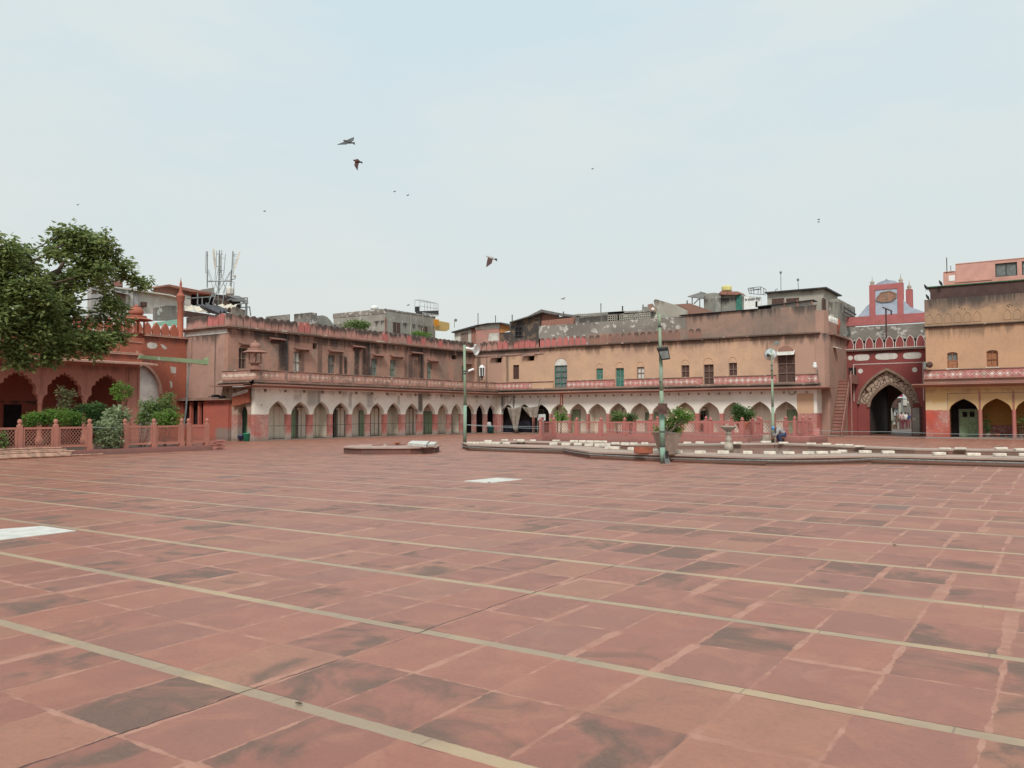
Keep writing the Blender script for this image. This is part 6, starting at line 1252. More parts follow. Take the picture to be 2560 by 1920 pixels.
for f_, x, y0, y1, Y_ in (('g', 290, 340, 480, 63), ('g', 520, 370, 460, 63), ('g', 740, 360, 430, 62.5), ('g', 1415, 318, 350, 62), ('g', 1908, 212, 330, 62), ('g', 2195, 245, 300, 62), ('i', 210, 270, 330, 62), ('i', 510, 250, 275, 62), ('i', 1152, 190, 225, 62)):
    a, b = onY(f_, x, y1+8, Y_), onY(f_, x, y0, Y_); m1 = MB(); m1.tube(a, b, .035 if y1-y0 > 80 else .045, n=7); m1.tube(b, b+Vector((0, 0, .04)), .06, n=7)
    tag(m1.build('vent_pipe', 'darksteel', base=a), 'short rooftop pipe, %s' % {290: 'tall one left over the pale shack', 520: 'over the orange sheet shack', 740: 'just left of the dark gabled shed', 1415: 'tiny one right of the gabled roof', 1908: 'with thin rod above the grey rooftop storey', 2195: 'right of the thin rod pipe on the grey roof', 210: 'left of the copper lamp head', 510: 'stub nearest the copper lamp head', 1152: 'tiny one left of the tin canopy'}[x], 'pipe', 'vent pipes on the roofs')
h = thing('ramp_wall', 'pale stained sloping wall like a stair ramp behind the tall green pole', 'wall', (-26, 63, 8))
plate(h, 'wall', 'concrete2', 'y', 62.8, 'i', [(620, 470), (690, 300), (665, 190), (675, 168), (705, 165), (965, 242), (1145, 330), (1145, 470)], .3); plate(h, 'rear_wall', 'merlon_brown', 'y', 63.4, 'i', [(965, 400), (965, 240), (1190, 222), (1535, 345), (1535, 420)], .3); plate(h, 'patch', 'tin_white', 'y', 62.6, 'i', [(612, 465), (612, 355), (700, 348), (725, 400), (690, 462)], .15)
h = thing('rooftop_hut', 'concrete rooftop hut with a green door and a slanted tin canopy', 'building', (-20, 65, 9)); YH = 65
plate(h, 'wall', 'concrete', 'y', YH, 'i', [(1395, 380), (1395, 85), (1550, 68), (1640, 80), (1640, 380)], 1.5); plate(h, 'side_wall', 'concrete', 'y', YH+.3, 'i', [(1641, 380), (1641, 110), (1680, 95), (1960, 95), (1975, 120), (1975, 380)], 1.5)
plate(h, 'door', 'teal', 'y', YH+.2, 'i', [(1862, 335), (1868, 98), (1940, 98), (1950, 335)], .1); plate(h, 'roof_slab', 'brick', 'y', YH-.1, 'i', [(1608, 80), (1640, 48), (1890, 50), (1915, 80), (1880, 98), (1660, 95)], 1.5)
A_ = [onY('i', 1160, 120, YH-.8), onY('i', 1340, 62, YH+.6), onY('i', 1425, 78, YH+.6), onY('i', 1390, 155, YH-.8)]; m_ = MB(); m_.prism(A_, (0, 0, -.06)); m_.build('canopy', 'tin', h)
m_ = MB()
for a, b in (((1225, 130), (1225, 240)), ((1335, 140), (1335, 275)), ((1340, 55), (1420, 78)), ((1250, 230), (1320, 160)), ((1555, 95), (1555, 335))): m_.tube(onY('i', *a, YH-.7), onY('i', *b, YH-.7), .05, n=5)
m_.build('strut', 'steel', h)
p = onY('i', 1727, 48, YH+.6); t = thing('water_tank', 'bright yellow round water tank on the rooftop hut', 'tank', p); m_ = MB(); m_.lathe(p, [(.40, 0), (.42, .12), (.40, .2), (.42, .3), (.39, .4), (.25, .46), (.1, .5)], 18); m_.build('body', 'yellow2', t, True)
t = thing('rooftop_sign', 'white sign board with dark Hindi lettering beside the rooftop hut', 'sign', (-17, 63.8, 9)); plate(t, 'board', 'white', 'y', 63.8, 'k', [(0, 645), (0, 445), (235, 455), (240, 620)], .08); text(t, 'lettering', 'रेल आरक्षण केन्द्र', 'k', 14, 524, 52, 'y', 63.8, 'black', 215); plate(t, 'arrow', 'black', 'y', 63.77, 'k', [(158, 520), (158, 585), (172, 598), (186, 585), (186, 508)], .01)
h = thing('concrete_house', 'pale two faced concrete rooftop house with dark windows above the wing corner', 'building', (-14, 63, 9))
o, c, Xl, Yr = cbox(h, 'wall', 'concrete2', 'k', 320, 1095, 1290, 345, 0, 7.3, Yp=62.6); fy_ = F('y', c.y); fx_ = F('x', c.x)
for q in (('k', 385, 482, 555, 560), ('k', 582, 478, 762, 560)): a, b = fy_.uv(*q[:3]), fy_.uv(q[0], *q[3:]); m_ = MB(); fy_.box(m_, a[0], b[0], b[1], a[1], -.02, .05); m_.build('window', 'darkwood', h)
for q in (('k', 1090, 470, 1130, 655), ('k', 1170, 510, 1210, 700)): a, b = fx_.uv(*q[:3]), fx_.uv(q[0], *q[3:]); m_ = MB(); fx_.box(m_, a[0], b[0], b[1]-.6, a[1], -.02, .05); m_.build('window', 'darkwood', h)
m_ = MB(); m_.box((Xl-.1, c.y-.35, c.z), (c.x+.3, Yr+.2, c.z+.09)); m_.build('roof', 'darksteel', h)
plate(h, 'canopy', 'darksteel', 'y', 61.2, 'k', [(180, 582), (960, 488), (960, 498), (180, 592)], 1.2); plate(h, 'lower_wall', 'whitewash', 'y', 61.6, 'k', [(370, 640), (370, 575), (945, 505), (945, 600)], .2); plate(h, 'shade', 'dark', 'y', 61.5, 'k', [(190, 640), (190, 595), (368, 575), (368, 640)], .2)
m_ = MB(); 
for x in (555, 735, 940): a = onY('k', x, 600, 61.3); b = onY('k', x, 500, 61.3); m_.tube(a, b, .05, n=5)
m_.build('strut', 'brick', h)
h = thing('concrete_house', 'narrow grey concrete house with a broken balcony left of the gate gable', 'building', (-13.6, 68, 8)); XQ = -13.75
a, b = onX('k', 1300, 478, XQ), onX('k', 1535, 600, XQ); m_ = MB(); m_.prism([(XQ, a.y, 6.9), (XQ, b.y, 6.9), (XQ, b.y, b.z), (XQ, a.y, a.z)], (-4, 0, 0)); m_.build('wall', 'concrete', h)
fx_ = F('x', XQ); m_ = MB()
for y0, y1 in ((600, 700), (660, 750)): pa, pb = onX('k', 1385, y0, XQ+.25), onX('k', 1545, y1, XQ+.25); m_.tube(pa, pb, .06, n=5)
m_.build('rail', 'darksteel', h); q0, q1 = fx_.uv('k', 1420, 730), fx_.uv('k', 1560, 755); m_ = MB(); fx_.box(m_, q0[0], q1[0], q1[1]-.3, q0[1], -.2, .05); m_.build('balcony', 'dark', h)
for lb, pts in (('tall thin mast with a pale round lamp on the concrete rooftop house', [(512, 415), (508, 125)]), ('thin leaning mast right of the tall one on the concrete rooftop house', [(755, 368), (746, 225)]), ('short bent pipe on the left end of the concrete rooftop house', [(425, 425), (438, 352), (468, 344)])):
    P3 = [onY('k', x, y, 63.2) for x, y in pts]; t = thing('mast', lb, 'mast', P3[0]); m_ = MB(); m_.path(P3, .028); m_.build('pole', 'steel', t)
    if len(pts) == 2: p = P3[1]; m_ = MB(); m_.lathe(p-Vector((0, 0, .05)), [(.04, 0), (.09, .05), (.09, .15), (.04, .2)], 10); m_.build('head', 'steel', t, True)
t = thing('wire_cage', 'dark open metal cage above the white Hindi sign', 'cage', (-17, 63.5, 10)); m_ = MB(); K = lambda x, y, dd=0: onY('k', x, y, 63.6+dd)
for a, b in (((55, 335), (230, 315)), ((230, 315), (300, 350)), ((55, 335), (75, 410)), ((75, 410), (300, 425)), ((300, 350), (320, 430)), ((62, 350), (135, 332)), ((135, 332), (135, 415)), ((230, 315), (235, 425)), ((195, 330), (195, 420)), ((270, 335), (275, 425)), ((70, 370), (230, 350)), ((120, 350), (240, 345)), ((95, 340), (100, 412))): m_.tube(K(*a), K(*b), .022, n=5)
m_.build('frame', 'darksteel', t)
# left rooftops
h = thing('old_house', 'old grey and white plastered house seen beside the tree crown', 'building', (-60, 30, 6)); XH = -60.0
plate(h, 'wall', 'greyhouse', 'x', XH, 'a', [(1180, 1330), (1180, 900), (1440, 915), (1790, 945), (1790, 1330)], .5); plate(h, 'white_wall', 'whitehouse', 'x', XH-.3, 'a', [(1788, 1260), (1788, 975), (2180, 1020), (2420, 1075), (2420, 1260)], .5)
plate(h, 'tower', 'greyhouse', 'x', XH-1, 'a', [(1400, 915), (1400, 800), (1590, 800), (1590, 940)], .5); plate(h, 'tower', 'brick', 'x', XH-.9, 'a', [(1480, 905), (1480, 840), (1580, 850), (1580, 910)], .05)
plate(h, 'cornice', 'whitehouse', 'x', XH+.2, 'a', [(1440, 905), (2200, 1015), (2420, 1080), (2420, 1092), (2200, 1030), (1440, 925)], .5)
F_ = F('x', XH)
for q, mt_ in ((('a', 1500, 1000, 1612, 1125), 'brownframe'), (('a', 1850, 1112, 1898, 1178), 'darkwood'), (('a', 1195, 955, 1245, 1000), 'darkwood')):
    a, b = F_.uv(*q[:3]), F_.uv(q[0], *q[3:]); m_ = MB(); F_.box(m_, a[0], b[0], b[1], a[1], -.06, .3); m_.build('window', mt_, h)
m_ = MB(); a, b = F_.uv('a', 1475, 960), F_.uv('a', 1660, 1000); m_.prism([F_.P(a[0], a[1], 0), F_.P(b[0], a[1]-.1, 0), F_.P(b[0], a[1]-.25, -.6), F_.P(a[0], a[1]-.15, -.6)], (0, 0, -.08)); m_.build('awning', 'greyhouse', h)
m_ = MB()
for x in (1450, 1640, 1700): u, z = F_.uv('a', x, 930); F_.box(m_, u-.1, u+.1, 6, z, -.08, .1)
m_.build('pilaster', 'whitehouse', h)
o = plate(None, 'roof_wall', 'parapet_grey', 'x', -51, 'c', [(-60, 1060), (-60, 890), (100, 860), (225, 870), (235, 1060)], .3); tag(o, 'dark stained low wall behind the leaf shaped merlons of the hall', 'wall')
o = plate(None, 'roof_wall', 'mint', 'x', -50.4, 'c', [(-60, 1130), (-60, 1085), (235, 1045), (240, 1130)], .3); tag(o, 'pale green painted low wall behind the leaf shaped merlons', 'wall')
h = thing('brick_house', 'brick house with long tiled roof and an open dark upper room below the antennas', 'building', (-60, 40, 6)); XB = -61.0
plate(h, 'gable_wall', 'brick', 'x', XB, 'c', [(-60, 760), (-60, 625), (120, 592), (410, 655), (410, 860), (200, 860)], .3); plate(h, 'roof', 'brick', 'x', XB+.5, 'c', [(-60, 615), (120, 583), (700, 698), (700, 716), (410, 680), (120, 606), (-60, 632)], 1.5)
plate(h, 'room', 'dark', 'x', XB-1.0, 'c', [(405, 860), (405, 680), (880, 730), (1080, 860)], .3); plate(h, 'side_wall', 'whitehouse', 'x', XB+.2, 'c', [(235, 870), (240, 700), (405, 745), (405, 870)], .2)
plate(h, 'parapet', 'concrete', 'x', XB-.6, 'c', [(560, 700), (560, 650), (715, 625), (720, 740)], .3); plate(h, 'wall', 'brownshed', 'x', XB+.4, 'c', [(720, 870), (740, 740), (860, 720), (1060, 800), (1060, 960), (960, 960)], .3)
m_ = MB(); m_.prism([onX('c', 850, 722, XB-.5), onX('c', 1040, 735, XB-1.5), onX('c', 1160, 800, XB+.2), onX('c', 960, 800, XB+1.2)], (0, 0, -.08)); m_.build('tin_roof', 'tin', h)
m_ = MB()
for a, b in (((340, 770), (720, 745)), ((555, 755), (555, 850)), ((495, 700), (495, 850)), ((1000, 850), (1160, 825)), ((1040, 805), (1160, 830)), ((1060, 765), (1150, 760)), ((1150, 760), (1150, 830)), ((1130, 830), (1130, 1000)), ((1145, 830), (1145, 1000)), ((1060, 890), (1180, 880)), ((1180, 880), (1195, 1000)), ((880, 800), (930, 780)), ((1060, 830), (1070, 900))): m_.tube(onX('c', *a, XB+1.0), onX('c', *b, XB+1.0), .055, n=5)
m_.build('railing', 'steel', h)
plate(h, 'rear_parapet', 'concrete2', 'x', XB+.6, 'c', [(940, 1000), (960, 880), (1020, 880), (1050, 905), (1120, 920), (1120, 1000)], .3)
t = thing('water_tank', 'white round tank with peeling marks under the right antenna mast', 'tank', onX('c', 920, 720, XB-1)); p = onX('c', 922, 722, XB-1.5); m_ = MB(); m_.lathe(p, [(.36, 0), (.37, .15), (.36, .4), (.37, .55), (.25, .68), (.1, .72)], 18); m_.build('body', 'whitehouse', t, True)
def tarp(lb, f, pts, X, mat, amp, seed):     # pts: 4 corners, rippled sheet
    A, B_, C_, D_ = [onX(f, x, y, X+dx) for x, y, dx in pts]; m_ = MB(); nx, ny = 26, 10; r = random.Random(seed); ph = r.uniform(0, 6)
    for j in range(ny+1):
        for i in range(nx+1):
            s_, t_ = i/nx, j/ny; p = A.lerp(B_, s_).lerp(D_.lerp(C_, s_), t_); p.z += amp*(math.sin(s_*19+ph+t_*3)*.5+math.sin(s_*37+t_*5)*.3) - amp*2.2*math.sin(math.pi*s_)*math.sin(math.pi*t_)*.3; m_.v.append(tuple(p))
    for j in range(ny):
        for i in range(nx): k = j*(nx+1)+i; m_.f.append((k, k+1, k+nx+2, k+nx+1))
    o = m_.build('tarpaulin', mat, base=A, smooth=True); so_ = o.modifiers.new('solid', 'SOLIDIFY'); so_.thickness = .02; tag(o, lb, 'tarpaulin')
tarp('pale torn tarpaulin spread over the roof behind the corner turret', 'c', [(325, 868, -2), (560, 860, -2), (780, 965, 2.5), (330, 925, 2.5)], -57, 'paletarp', .12, 1)
tarp('dark grey folded tarpaulin below the antennas', 'c', [(480, 862, 0), (650, 842, 0), (900, 950, 3.2), (760, 962, 3.2)], -55.5, 'darktarp', .25, 2)
tarp('cream torn tarpaulin hanging right of the dark grey one', 'c', [(700, 855, -1), (1025, 850, -1), (990, 885, 1), (830, 905, 1)], -56, 'paletarp', .12, 3)
o = plate(None, 'roof_wall', 'darkwood', 'x', -54, 'c', [(325, 1010), (325, 930), (700, 985), (760, 1010)], .3); tag(o, 'dark gap wall under the pale tarpaulin on the roof', 'wall')
# antennas
t = thing('antenna_tower', 'cluster of telecom antenna masts on a lattice tripod above the roofs', 'antenna', onX('c', 800, 840, -60)); m_ = MB(); Q = lambda x, y, dd=0: onX('c', x, y, -60+dd)
for a, b, r_, d0, d1 in [((622, 150), (622, 628), .10, 0, 0), ((607, 150), (600, 438), .05, 0, 0), ((783, 135), (775, 700), .10, 1, 1), ((960, 145), (935, 610), .10, 0, 0), ((975, 170), (965, 450), .05, 0, 0), ((745, 140), (742, 350), .045, 1, 1), ((812, 130), (808, 520), .05, 1, 1), ((862, 185), (838, 468), .05, 0, 0), ((735, 375), (722, 520), .05, 0, 0),
    ((622, 390), (700, 630), .05, 0, 1), ((640, 390), (690, 540), .04, 0, 1), ((945, 390), (880, 530), .05, 0, 1), ((920, 420), (760, 700), .05, 0, 1), ((770, 370), (735, 540), .05, 1, 1), ((790, 370), (835, 530), .05, 1, 1), ((800, 380), (770, 530), .04, 1, 1), ((618, 542), (940, 542), .09, 0, 0), ((640, 550), (930, 535), .05, 1, 1),
    ((740, 185), (830, 185), .05, 1, 1), ((742, 350), (810, 350), .05, 1, 1), ((605, 200), (635, 200), .03, 0, 0), ((605, 372), (625, 372), .03, 0, 0), ((810, 235), (860, 245), .035, 1, 0), ((810, 400), (845, 400), .035, 1, 0), ((965, 195), (1015, 190), .035, 0, 0), ((960, 210), (1020, 215), .035, 0, 0), ((980, 330), (1000, 240), .03, 0, 0),
    ((745, 540), (640, 840), .05, 1, 3), ((800, 540), (690, 840), .06, 1, 3), ((860, 610), (820, 842), .06, 1, 3), ((940, 540), (975, 560), .04, 0, 0), ((975, 560), (970, 700), .05, 0, 0), ((720, 540), (760, 640), .045, 1, 0), ((830, 560), (870, 640), .045, 1, 0), ((880, 560), (830, 700), .05, 0, 0), ((690, 700), (760, 700), .05, 1, 1), ((940, 545), (930, 720), .06, 0, 0), ((765, 540), (765, 840), .05, 1, 2), ((700, 780), (830, 790), .04, 2, 2), ((870, 640), (870, 760), .04, 1, 1), ((640, 780), (740, 690), .04, 2, 1)]:
    m_.tube(Q(*a, d0), Q(*b, d1), r_*.48, n=6)
for k in range(9): y = 400+k*24; m_.tube(Q(630-k*.5, y), Q(618, y+2), .06, n=5); m_.tube(Q(798, y, 1), Q(770, y+2, 1), .04, n=5); m_.tube(Q(948-k*1.5, y), Q(932-k*1.5, y), .05, n=5)
m_.build('frame', 'steel', t)
for a, b, wd in (((708, 118), (735, 375), .075), ((1052, 158), (978, 400), .06), ((790, 200), (788, 380), .07)):
    A_, B_ = Q(*a, .4), Q(*b, .4); m_ = MB(); dd = right*wd; m_.prism([A_-dd, A_+dd, B_+dd, B_-dd], Vector((-.08, 0, 0))); m_.build('panel_antenna', 'tin_white' if wd != .07 else 'steel', t)
m_ = MB(); p = Q(980, 472, .3); m_.lathe(p, [(.12, 0), (.13, .03), (.10, .08)], 16, axis=(.5, -.8, .3)); m_.build('dish', 'tin_white', t); m_ = MB(); m_.path([Q(998, 480), Q(985, 510), Q(950, 520)], .04); m_.build('cable', 'steel', t)
# ------------------------------------------------------------------ poles
def at_d(f, x, y, p0): return onD(f, x, y, (Vector(p0)-CAM).dot(FW))
b0 = onG('z', 1162, 1108.5); t = thing('lamp_post', 'slim pale green pole with a white horn loudspeaker near the far arcade corner', 'pole', b0); m_ = MB(); top = at_d('d', 1915, 715, b0)
m_.tube(b0, at_d('f', 1805, 380, b0), .095, .095, 14); m_.build('lower_pole', 'polemint', t, True); m_ = MB(); m_.tube(at_d('f', 1805, 380, b0), top, .082, .07, 14); m_.build('upper_pole', 'polegreen', t, True)
m_ = MB()
for f_, y in (('f', 380), ('d', 1050), ('d', 1080)): p = at_d(f_, 1805 if f_ == 'f' else 1922, y, b0); m_.tube(p, p+Vector((0, 0, .05)), .11, n=14)
m_.build('clamp', 'darksteel', t)
hp = at_d('d', 1975, 762, b0); he = at_d('d', 2068, 785, b0)+(CAM-b0).normalized()*.25; t2 = thing('horn_loudspeaker', 'white horn loudspeaker on top of the slim green pole', 'speaker', hp); ax_ = (he-hp).normalized(); L_ = (he-hp).length
m_ = MB(); m_.lathe(hp-ax_*.35, [(.06, 0), (.08, .12), (.07, .3), (.05, .36), (.07, .36+L_*.3), (.14, .36+L_*.65), (.29, .36+L_*.95), (.31, .37+L_), (.27, .35+L_*.93), (.08, .36+L_*.5)], 24, axis=ax_); m_.build('horn', 'white', t2, True); m_ = MB(); m_.tube(top-Vector((0, 0, .2)), hp-ax_*.2, .03); m_.build('bracket', 'steel', t2)
cp = at_d('d', 1985, 1045, b0); t2 = thing('camera', 'small white security camera on the slim green pole', 'camera', cp); m_ = MB(); m_.lathe(cp-right*.1, [(.055, 0), (.06, .05), (.06, .32), (.04, .34)], 12, axis=(right*.9+Vector((0, 0, .35)))); m_.build('body', 'white', t2, True); m_ = MB(); m_.tube(at_d('d', 1940, 1070, b0), cp, .02); m_.build('arm', 'steel', t2)
b0 = Vector((-10.85, 24.55, 0)); b0 = onG('z', 1657, 1158); t = thing('lamp_post', 'tall green pole with copper coloured lamp head in front of the planter', 'pole', b0)
pj = lambda x, y: at_d('j', x, y, b0); pi_ = lambda x, y: at_d('i', x, y, b0)
m_ = MB(); m_.tube(b0, pj(862, 860), .086, .084, 18); m_.tube(pj(862, 860), pj(855, 400), .084, .080, 18); m_.build('lower_pole', 'polemint', t, True); m_ = MB(); m_.tube(pj(855, 400), pj(848, 95), .068, .064, 18); m_.tube(pj(848, 95), pi_(768, 1060), .062, .058, 18); m_.build('middle_pole', 'polegreen', t, True)
m_ = MB(); m_.tube(pi_(766, 1060), pi_(752, 560), .052, .044, 16); m_.tube(pi_(752, 560), pi_(748, 385), .040, .036, 16); m_.build('upper_pole', 'polegreen', t, True)
m_ = MB()
for p in (pj(860, 662), pj(862, 865), pi_(770, 1370), pi_(752, 560), pj(848, 95)): m_.tube(p-Vector((0, 0, .02)), p+Vector((0, 0, .025)), .088 if p.z < 1.6 else .060, n=18)
m_.build('band', 'darksteel', t)
m_ = MB(); m_.path([pi_(750, 420), pi_(730, 390), pi_(665, 300)], .022); m_.path([pi_(752, 430), pi_(800, 390), pi_(855, 425)], .015); m_.path([pi_(728, 400), pi_(735, 560), pi_(712, 620)], .010); m_.build('arm', 'polegreen', t)
lh = [pi_(575, 240), pi_(650, 225), pi_(705, 305), pi_(625, 325)]; dd = (CAM-lh[0]).normalized(); lh[0] -= dd*.15; lh[1] -= dd*.3; m_ = MB(); m_.prism(lh, dd*.03+Vector((0, 0, -.05))); o = m_.build('lamp_head', 'lamp_amber', t); m_ = MB(); q_ = pi_(652, 303)+dd*.06; m_.lathe(q_, [(.05, 0), (.05, .03)], 10, axis=dd); m_.build('bulb', 'white', o)
fl = [pi_(702, 865), pi_(870, 845), pi_(905, 1030), pi_(775, 1045)]; t2 = thing('floodlight', 'large black floodlight box mounted on the tall green pole', 'lamp', pi_(800, 950)); m_ = MB(); m_.prism([p+dd*.05 for p in fl], dd*.22); m_.build('housing', 'black', t2, bevel=.03)
g_ = [pi_(742, 920), pi_(868, 905), pi_(892, 1010), pi_(785, 1025)]; m_ = MB(); m_.prism([p+dd*.272 for p in g_], dd*.01); m_.build('glass', 'glassgrey', t2)
bx = [pj(802, 258), pj(928, 260), pj(928, 402), pj(802, 400)]; m_ = MB(); m_.prism([p+dd*.16 for p in bx], dd*.10); tag(m_.build('switch_box', 'darkwood', base=bx[0]), 'square dark brown box fixed on the tall green pole above the planter', 'box')
sw = [pj(900, 915), pj(945, 915), pj(945, 1010), pj(905, 1010)]; m_ = MB(); m_.prism([p+dd*.1 for p in sw], dd*.12); tag(m_.build('switch_box', 'black', base=sw[0]), 'open black socket box low on the tall green pole', 'box')
m_ = MB()
for k in range(6): m_.path([pj(880+k*12, 960+k*4), pj(900+k*9+rnd.uniform(-8, 8), 1020), pj(900+k*12, 1075-k*3), pj(930+k*8, 1088)], .015, 5)
m_.v = [tuple(Vector(v)+dd*.2) for v in m_.v]; tag(m_.build('cable', 'steel', base=pj(920, 1040)), 'tangle of grey cable ends at the foot of the tall green pole', 'cable')
b0 = onG('z', 1932, 1108); pk = lambda x, y: at_d('k', x, y, b0); pl = lambda x, y: at_d('l', x, y, b0); t = thing('lamp_post', 'third green pole with a small lamp arm and horn beside the bending man', 'pole', b0)
m_ = MB(); m_.tube(b0, pl(508, 430), .080, .075, 14); m_.tube(pl(506, 430), pl(500, 40), .065, .058, 14); m_.tube(pl(500, 40), pk(378, 1160), .05, .035, 12); m_.build('pole', 'polegreen', t, True)
m_ = MB(); m_.path([pk(378, 1165), pk(385, 1130), pk(440, 1090)], .02); m_.build('arm', 'steel', t); m_ = MB(); m_.prism([pk(415, 1095), pk(445, 1065), pk(495, 1080), pk(455, 1105)], (0, 0, -.06)); m_.build('lamp_head', 'steel', t)
m_ = MB()
for x, y in ((383, 1410), (383, 1480)): p = pk(x, y); m_.tube(p, p+Vector((0, 0, .05)), .065, n=12)
m_.build('clamp', 'darksteel', t)
hc = pk(365, 1250); t2 = thing('horn_loudspeaker', 'pale round horn loudspeaker seen from behind on the third green pole', 'speaker', hc); ax_ = (hc-CAM).normalized(); m_ = MB(); m_.lathe(hc-ax_*.15, [(.06, 0), (.06, .1), (.08, .2), (.14, .32), (.30, .44), (.32, .46), (.28, .42)], 24, axis=ax_); m_.build('horn', 'lamp_glass', t2, True); m_ = MB(); p = pk(335, 1260); m_.lathe(p-ax_*.25, [(.07, 0), (.09, .05), (.09, .25), (.06, .3)], 14, axis=ax_); m_.build('driver', 'darksteel', t2, True)
# wall lantern at the corner
p = onX('d', 2135, 1165, -41.4); kk = (p-CAM).dot(FW)*.19892/CAMF; t = thing('lantern', 'white framed hexagonal lantern against the dark stained corner of the upper storey', 'lantern', p)
m_ = MB(); m_.lathe(p, [(.05, 0), (.06, 30*kk), (22*kk, 52*kk), (28*kk, 58*kk)], 10); m_.build('base', 'darksteel', t, True); m_ = MB()
for k in range(6): a = k*math.pi/3+.3; m_.tube(p+Vector((30*kk*math.cos(a), 30*kk*math.sin(a), 58*kk)), p+Vector((36*kk*math.cos(a), 36*kk*math.sin(a), 165*kk)), .03, n=5)
m_.lathe(p, [(38*kk, 158*kk), (42*kk, 166*kk), (24*kk, 186*kk), (6*kk, 200*kk)], 6); m_.build('cage', 'white', t); m_ = MB(); m_.lathe(p, [(25*kk, 60*kk), (31*kk, 156*kk)], 6); m_.build('glass', 'darksteel', t)
p = onY('k', 980, 1430, 57.2); t = thing('camera', 'white dome camera on a small bracket at the right end of the balustrade', 'camera', p); m_ = MB(); m_.lathe(p, [(.05, -.1), (.14, 0), (.16, .12), (.10, .2), (.12, .3), (.05, .36)], 12); m_.build('body', 'white', t, True); m_ = MB(); m_.tube(p-Vector((-.15, 0, .1)), p+Vector((.15, .2, -.75)), .04); m_.build('arm', 'steel', t)
p = onY('m', 430, 945, 64.6); t = thing('floodlight', 'tilted grey floodlight box on the cornice left of the gateway merlons', 'lamp', p); m_ = MB(); m_.prism([onY('m', x, y, 64.6) for x, y in ((375, 975), (435, 890), (480, 900), (440, 985))], (0, .35, 0)); m_.build('housing', 'steel', t); m_ = MB(); m_.tube(onY('m', 420, 970, 64.8), onY('m', 400, 1040, 64.8), .04); m_.build('bracket', 'steel', t)
# ------------------------------------------------------------------ ropes, curtain, bins
def rope(lb, pts, r_=.012, mat='rope', nm='rope'):
    P3 = []; 
    for a, b in zip(pts, pts[1:]):
        for i in range(8): q_ = a.lerp(b, i/8); q_.z -= .05*(b-a).length*.12*math.sin(math.pi*i/8); P3.append(q_)
    P3.append(pts[-1]); m_ = MB(); m_.path(P3, r_, 5); return tag(m_.build(nm, mat, base=pts[0]), lb, nm)
A1 = onG('z', 1162, 1108.5); A2 = onG('z', 1657, 1158); A3 = onG('z', 1932, 1108)
rope('pale rope tied across the far arcade from the slim pole, upper strand', [at_d('h', 245, 430, A1), onY('h', 1220, 455, 38.8)], .009); rope('pale rope from the slim pole sagging to the enclosure, lower strand', [at_d('h', 245, 435, A1), onY('h', 1220, 482, 38.8)], .009)
rope('pale rope from the enclosure corner to the tall green pole, upper strand', [onY('j', 0, 600, 38.8), at_d('j', 820, 660, A2)], .008); rope('pale rope between the tall pole and the third pole', [at_d('j', 900, 660, A2), at_d('l', 480, 800, A3)], .007); rope('pale rope stretched low over the pond to the right', [at_d('j', 900, 830, A2), at_d('l', 480, 880, A3)], .007)
rope('pale rope from the third pole past the gateway to the right edge', [at_d('l', 500, 715, A3), onY('l', 2100, 770, 56), onY('n', 1160, 1372, 54)], .012); rope('lower pale rope in front of the yellow arcade', [at_d('l', 1280, 825, A3+Vector((0, 8, 0))), onY('n', 1160, 1390, 54)], .010)
def cloth(lb, f, pts, Y, mat, amp=.06):
    A, B_, C_, D_ = [onY(f, x, y, Y) for x, y in pts]; m_ = MB(); nx, ny = 14, 14
    for j in range(ny+1):
        for i in range(nx+1):
            s_, t_ = i/nx, j/ny; p = A.lerp(B_, s_).lerp(D_.lerp(C_, s_), t_); p.y += amp*math.sin(s_*14+t_*1.5)*(.4+t_); p.z -= .10*math.sin(math.pi*s_)*(1-t_); m_.v.append(tuple(p))
    for j in range(ny):
        for i in range(nx): k = j*(nx+1)+i; m_.f.append((k, k+1, k+nx+2, k+nx+1))
    o = m_.build('curtain', mat, base=A, smooth=True); s_ = o.modifiers.new('solid', 'SOLIDIFY'); s_.thickness = .01; tag(o, lb, 'curtain')
cloth('long grey canvas curtain gathered to a point in the corner arcade', 'h', [(778, 198), (968, 188), (905, 520), (862, 495)], 57.2, 'canvas'); cloth('short grey canvas curtain tied up at the lower right in the corner arcade', 'h', [(968, 190), (1200, 178), (1165, 345), (1075, 330)], 57.0, 'canvas')
rope('thin dark cord holding up the right curtain', [onY('h', 1192, 190, 57.0), onY('h', 1215, 75, 57.0)], .02, 'cable')
def bike(lb, f, pts, Y):
    F_ = F('y', Y); m_ = MB(); F_.slab(m_, [[F_.uv(f, *p) for p in pts]], 0, .5); t = tag(m_.build('covered_cart', 'blacksheet', base=onY(f, *pts[0], Y), bevel=.05), lb, 'cart')
bike('low load under a black sheet in the corner arch left of the long curtain', 'h', [(712, 530), (712, 470), (745, 450), (800, 445), (865, 470), (868, 530)], 58.7)
bike('tall load under a black sheet between the two canvas curtains', 'h', [(915, 530), (915, 430), (940, 395), (1000, 380), (1060, 385), (1080, 440), (1078, 530)], 58.7)
p = onG('h', 563, 545); kk = (p-CAM).dot(FW)*.18987/CAMF; t = thing('bin', 'large teal plastic tub in the corner arch of the left wing', 'bin', p); m_ = MB(); m_.lathe(p, [(36*kk, 0), (44*kk, 92*kk), (48*kk, 94*kk), (48*kk, 102*kk), (42*kk, 100*kk), (38*kk, 60*kk)], 18); m_.build('body', 'tealbin', t, True); m_ = MB(); m_.rbox(p+Vector((0, 0, 115*kk))-right*20*kk, (40*kk, .2, 60*kk), 0, .3); m_.build('cloth', 'white', t)
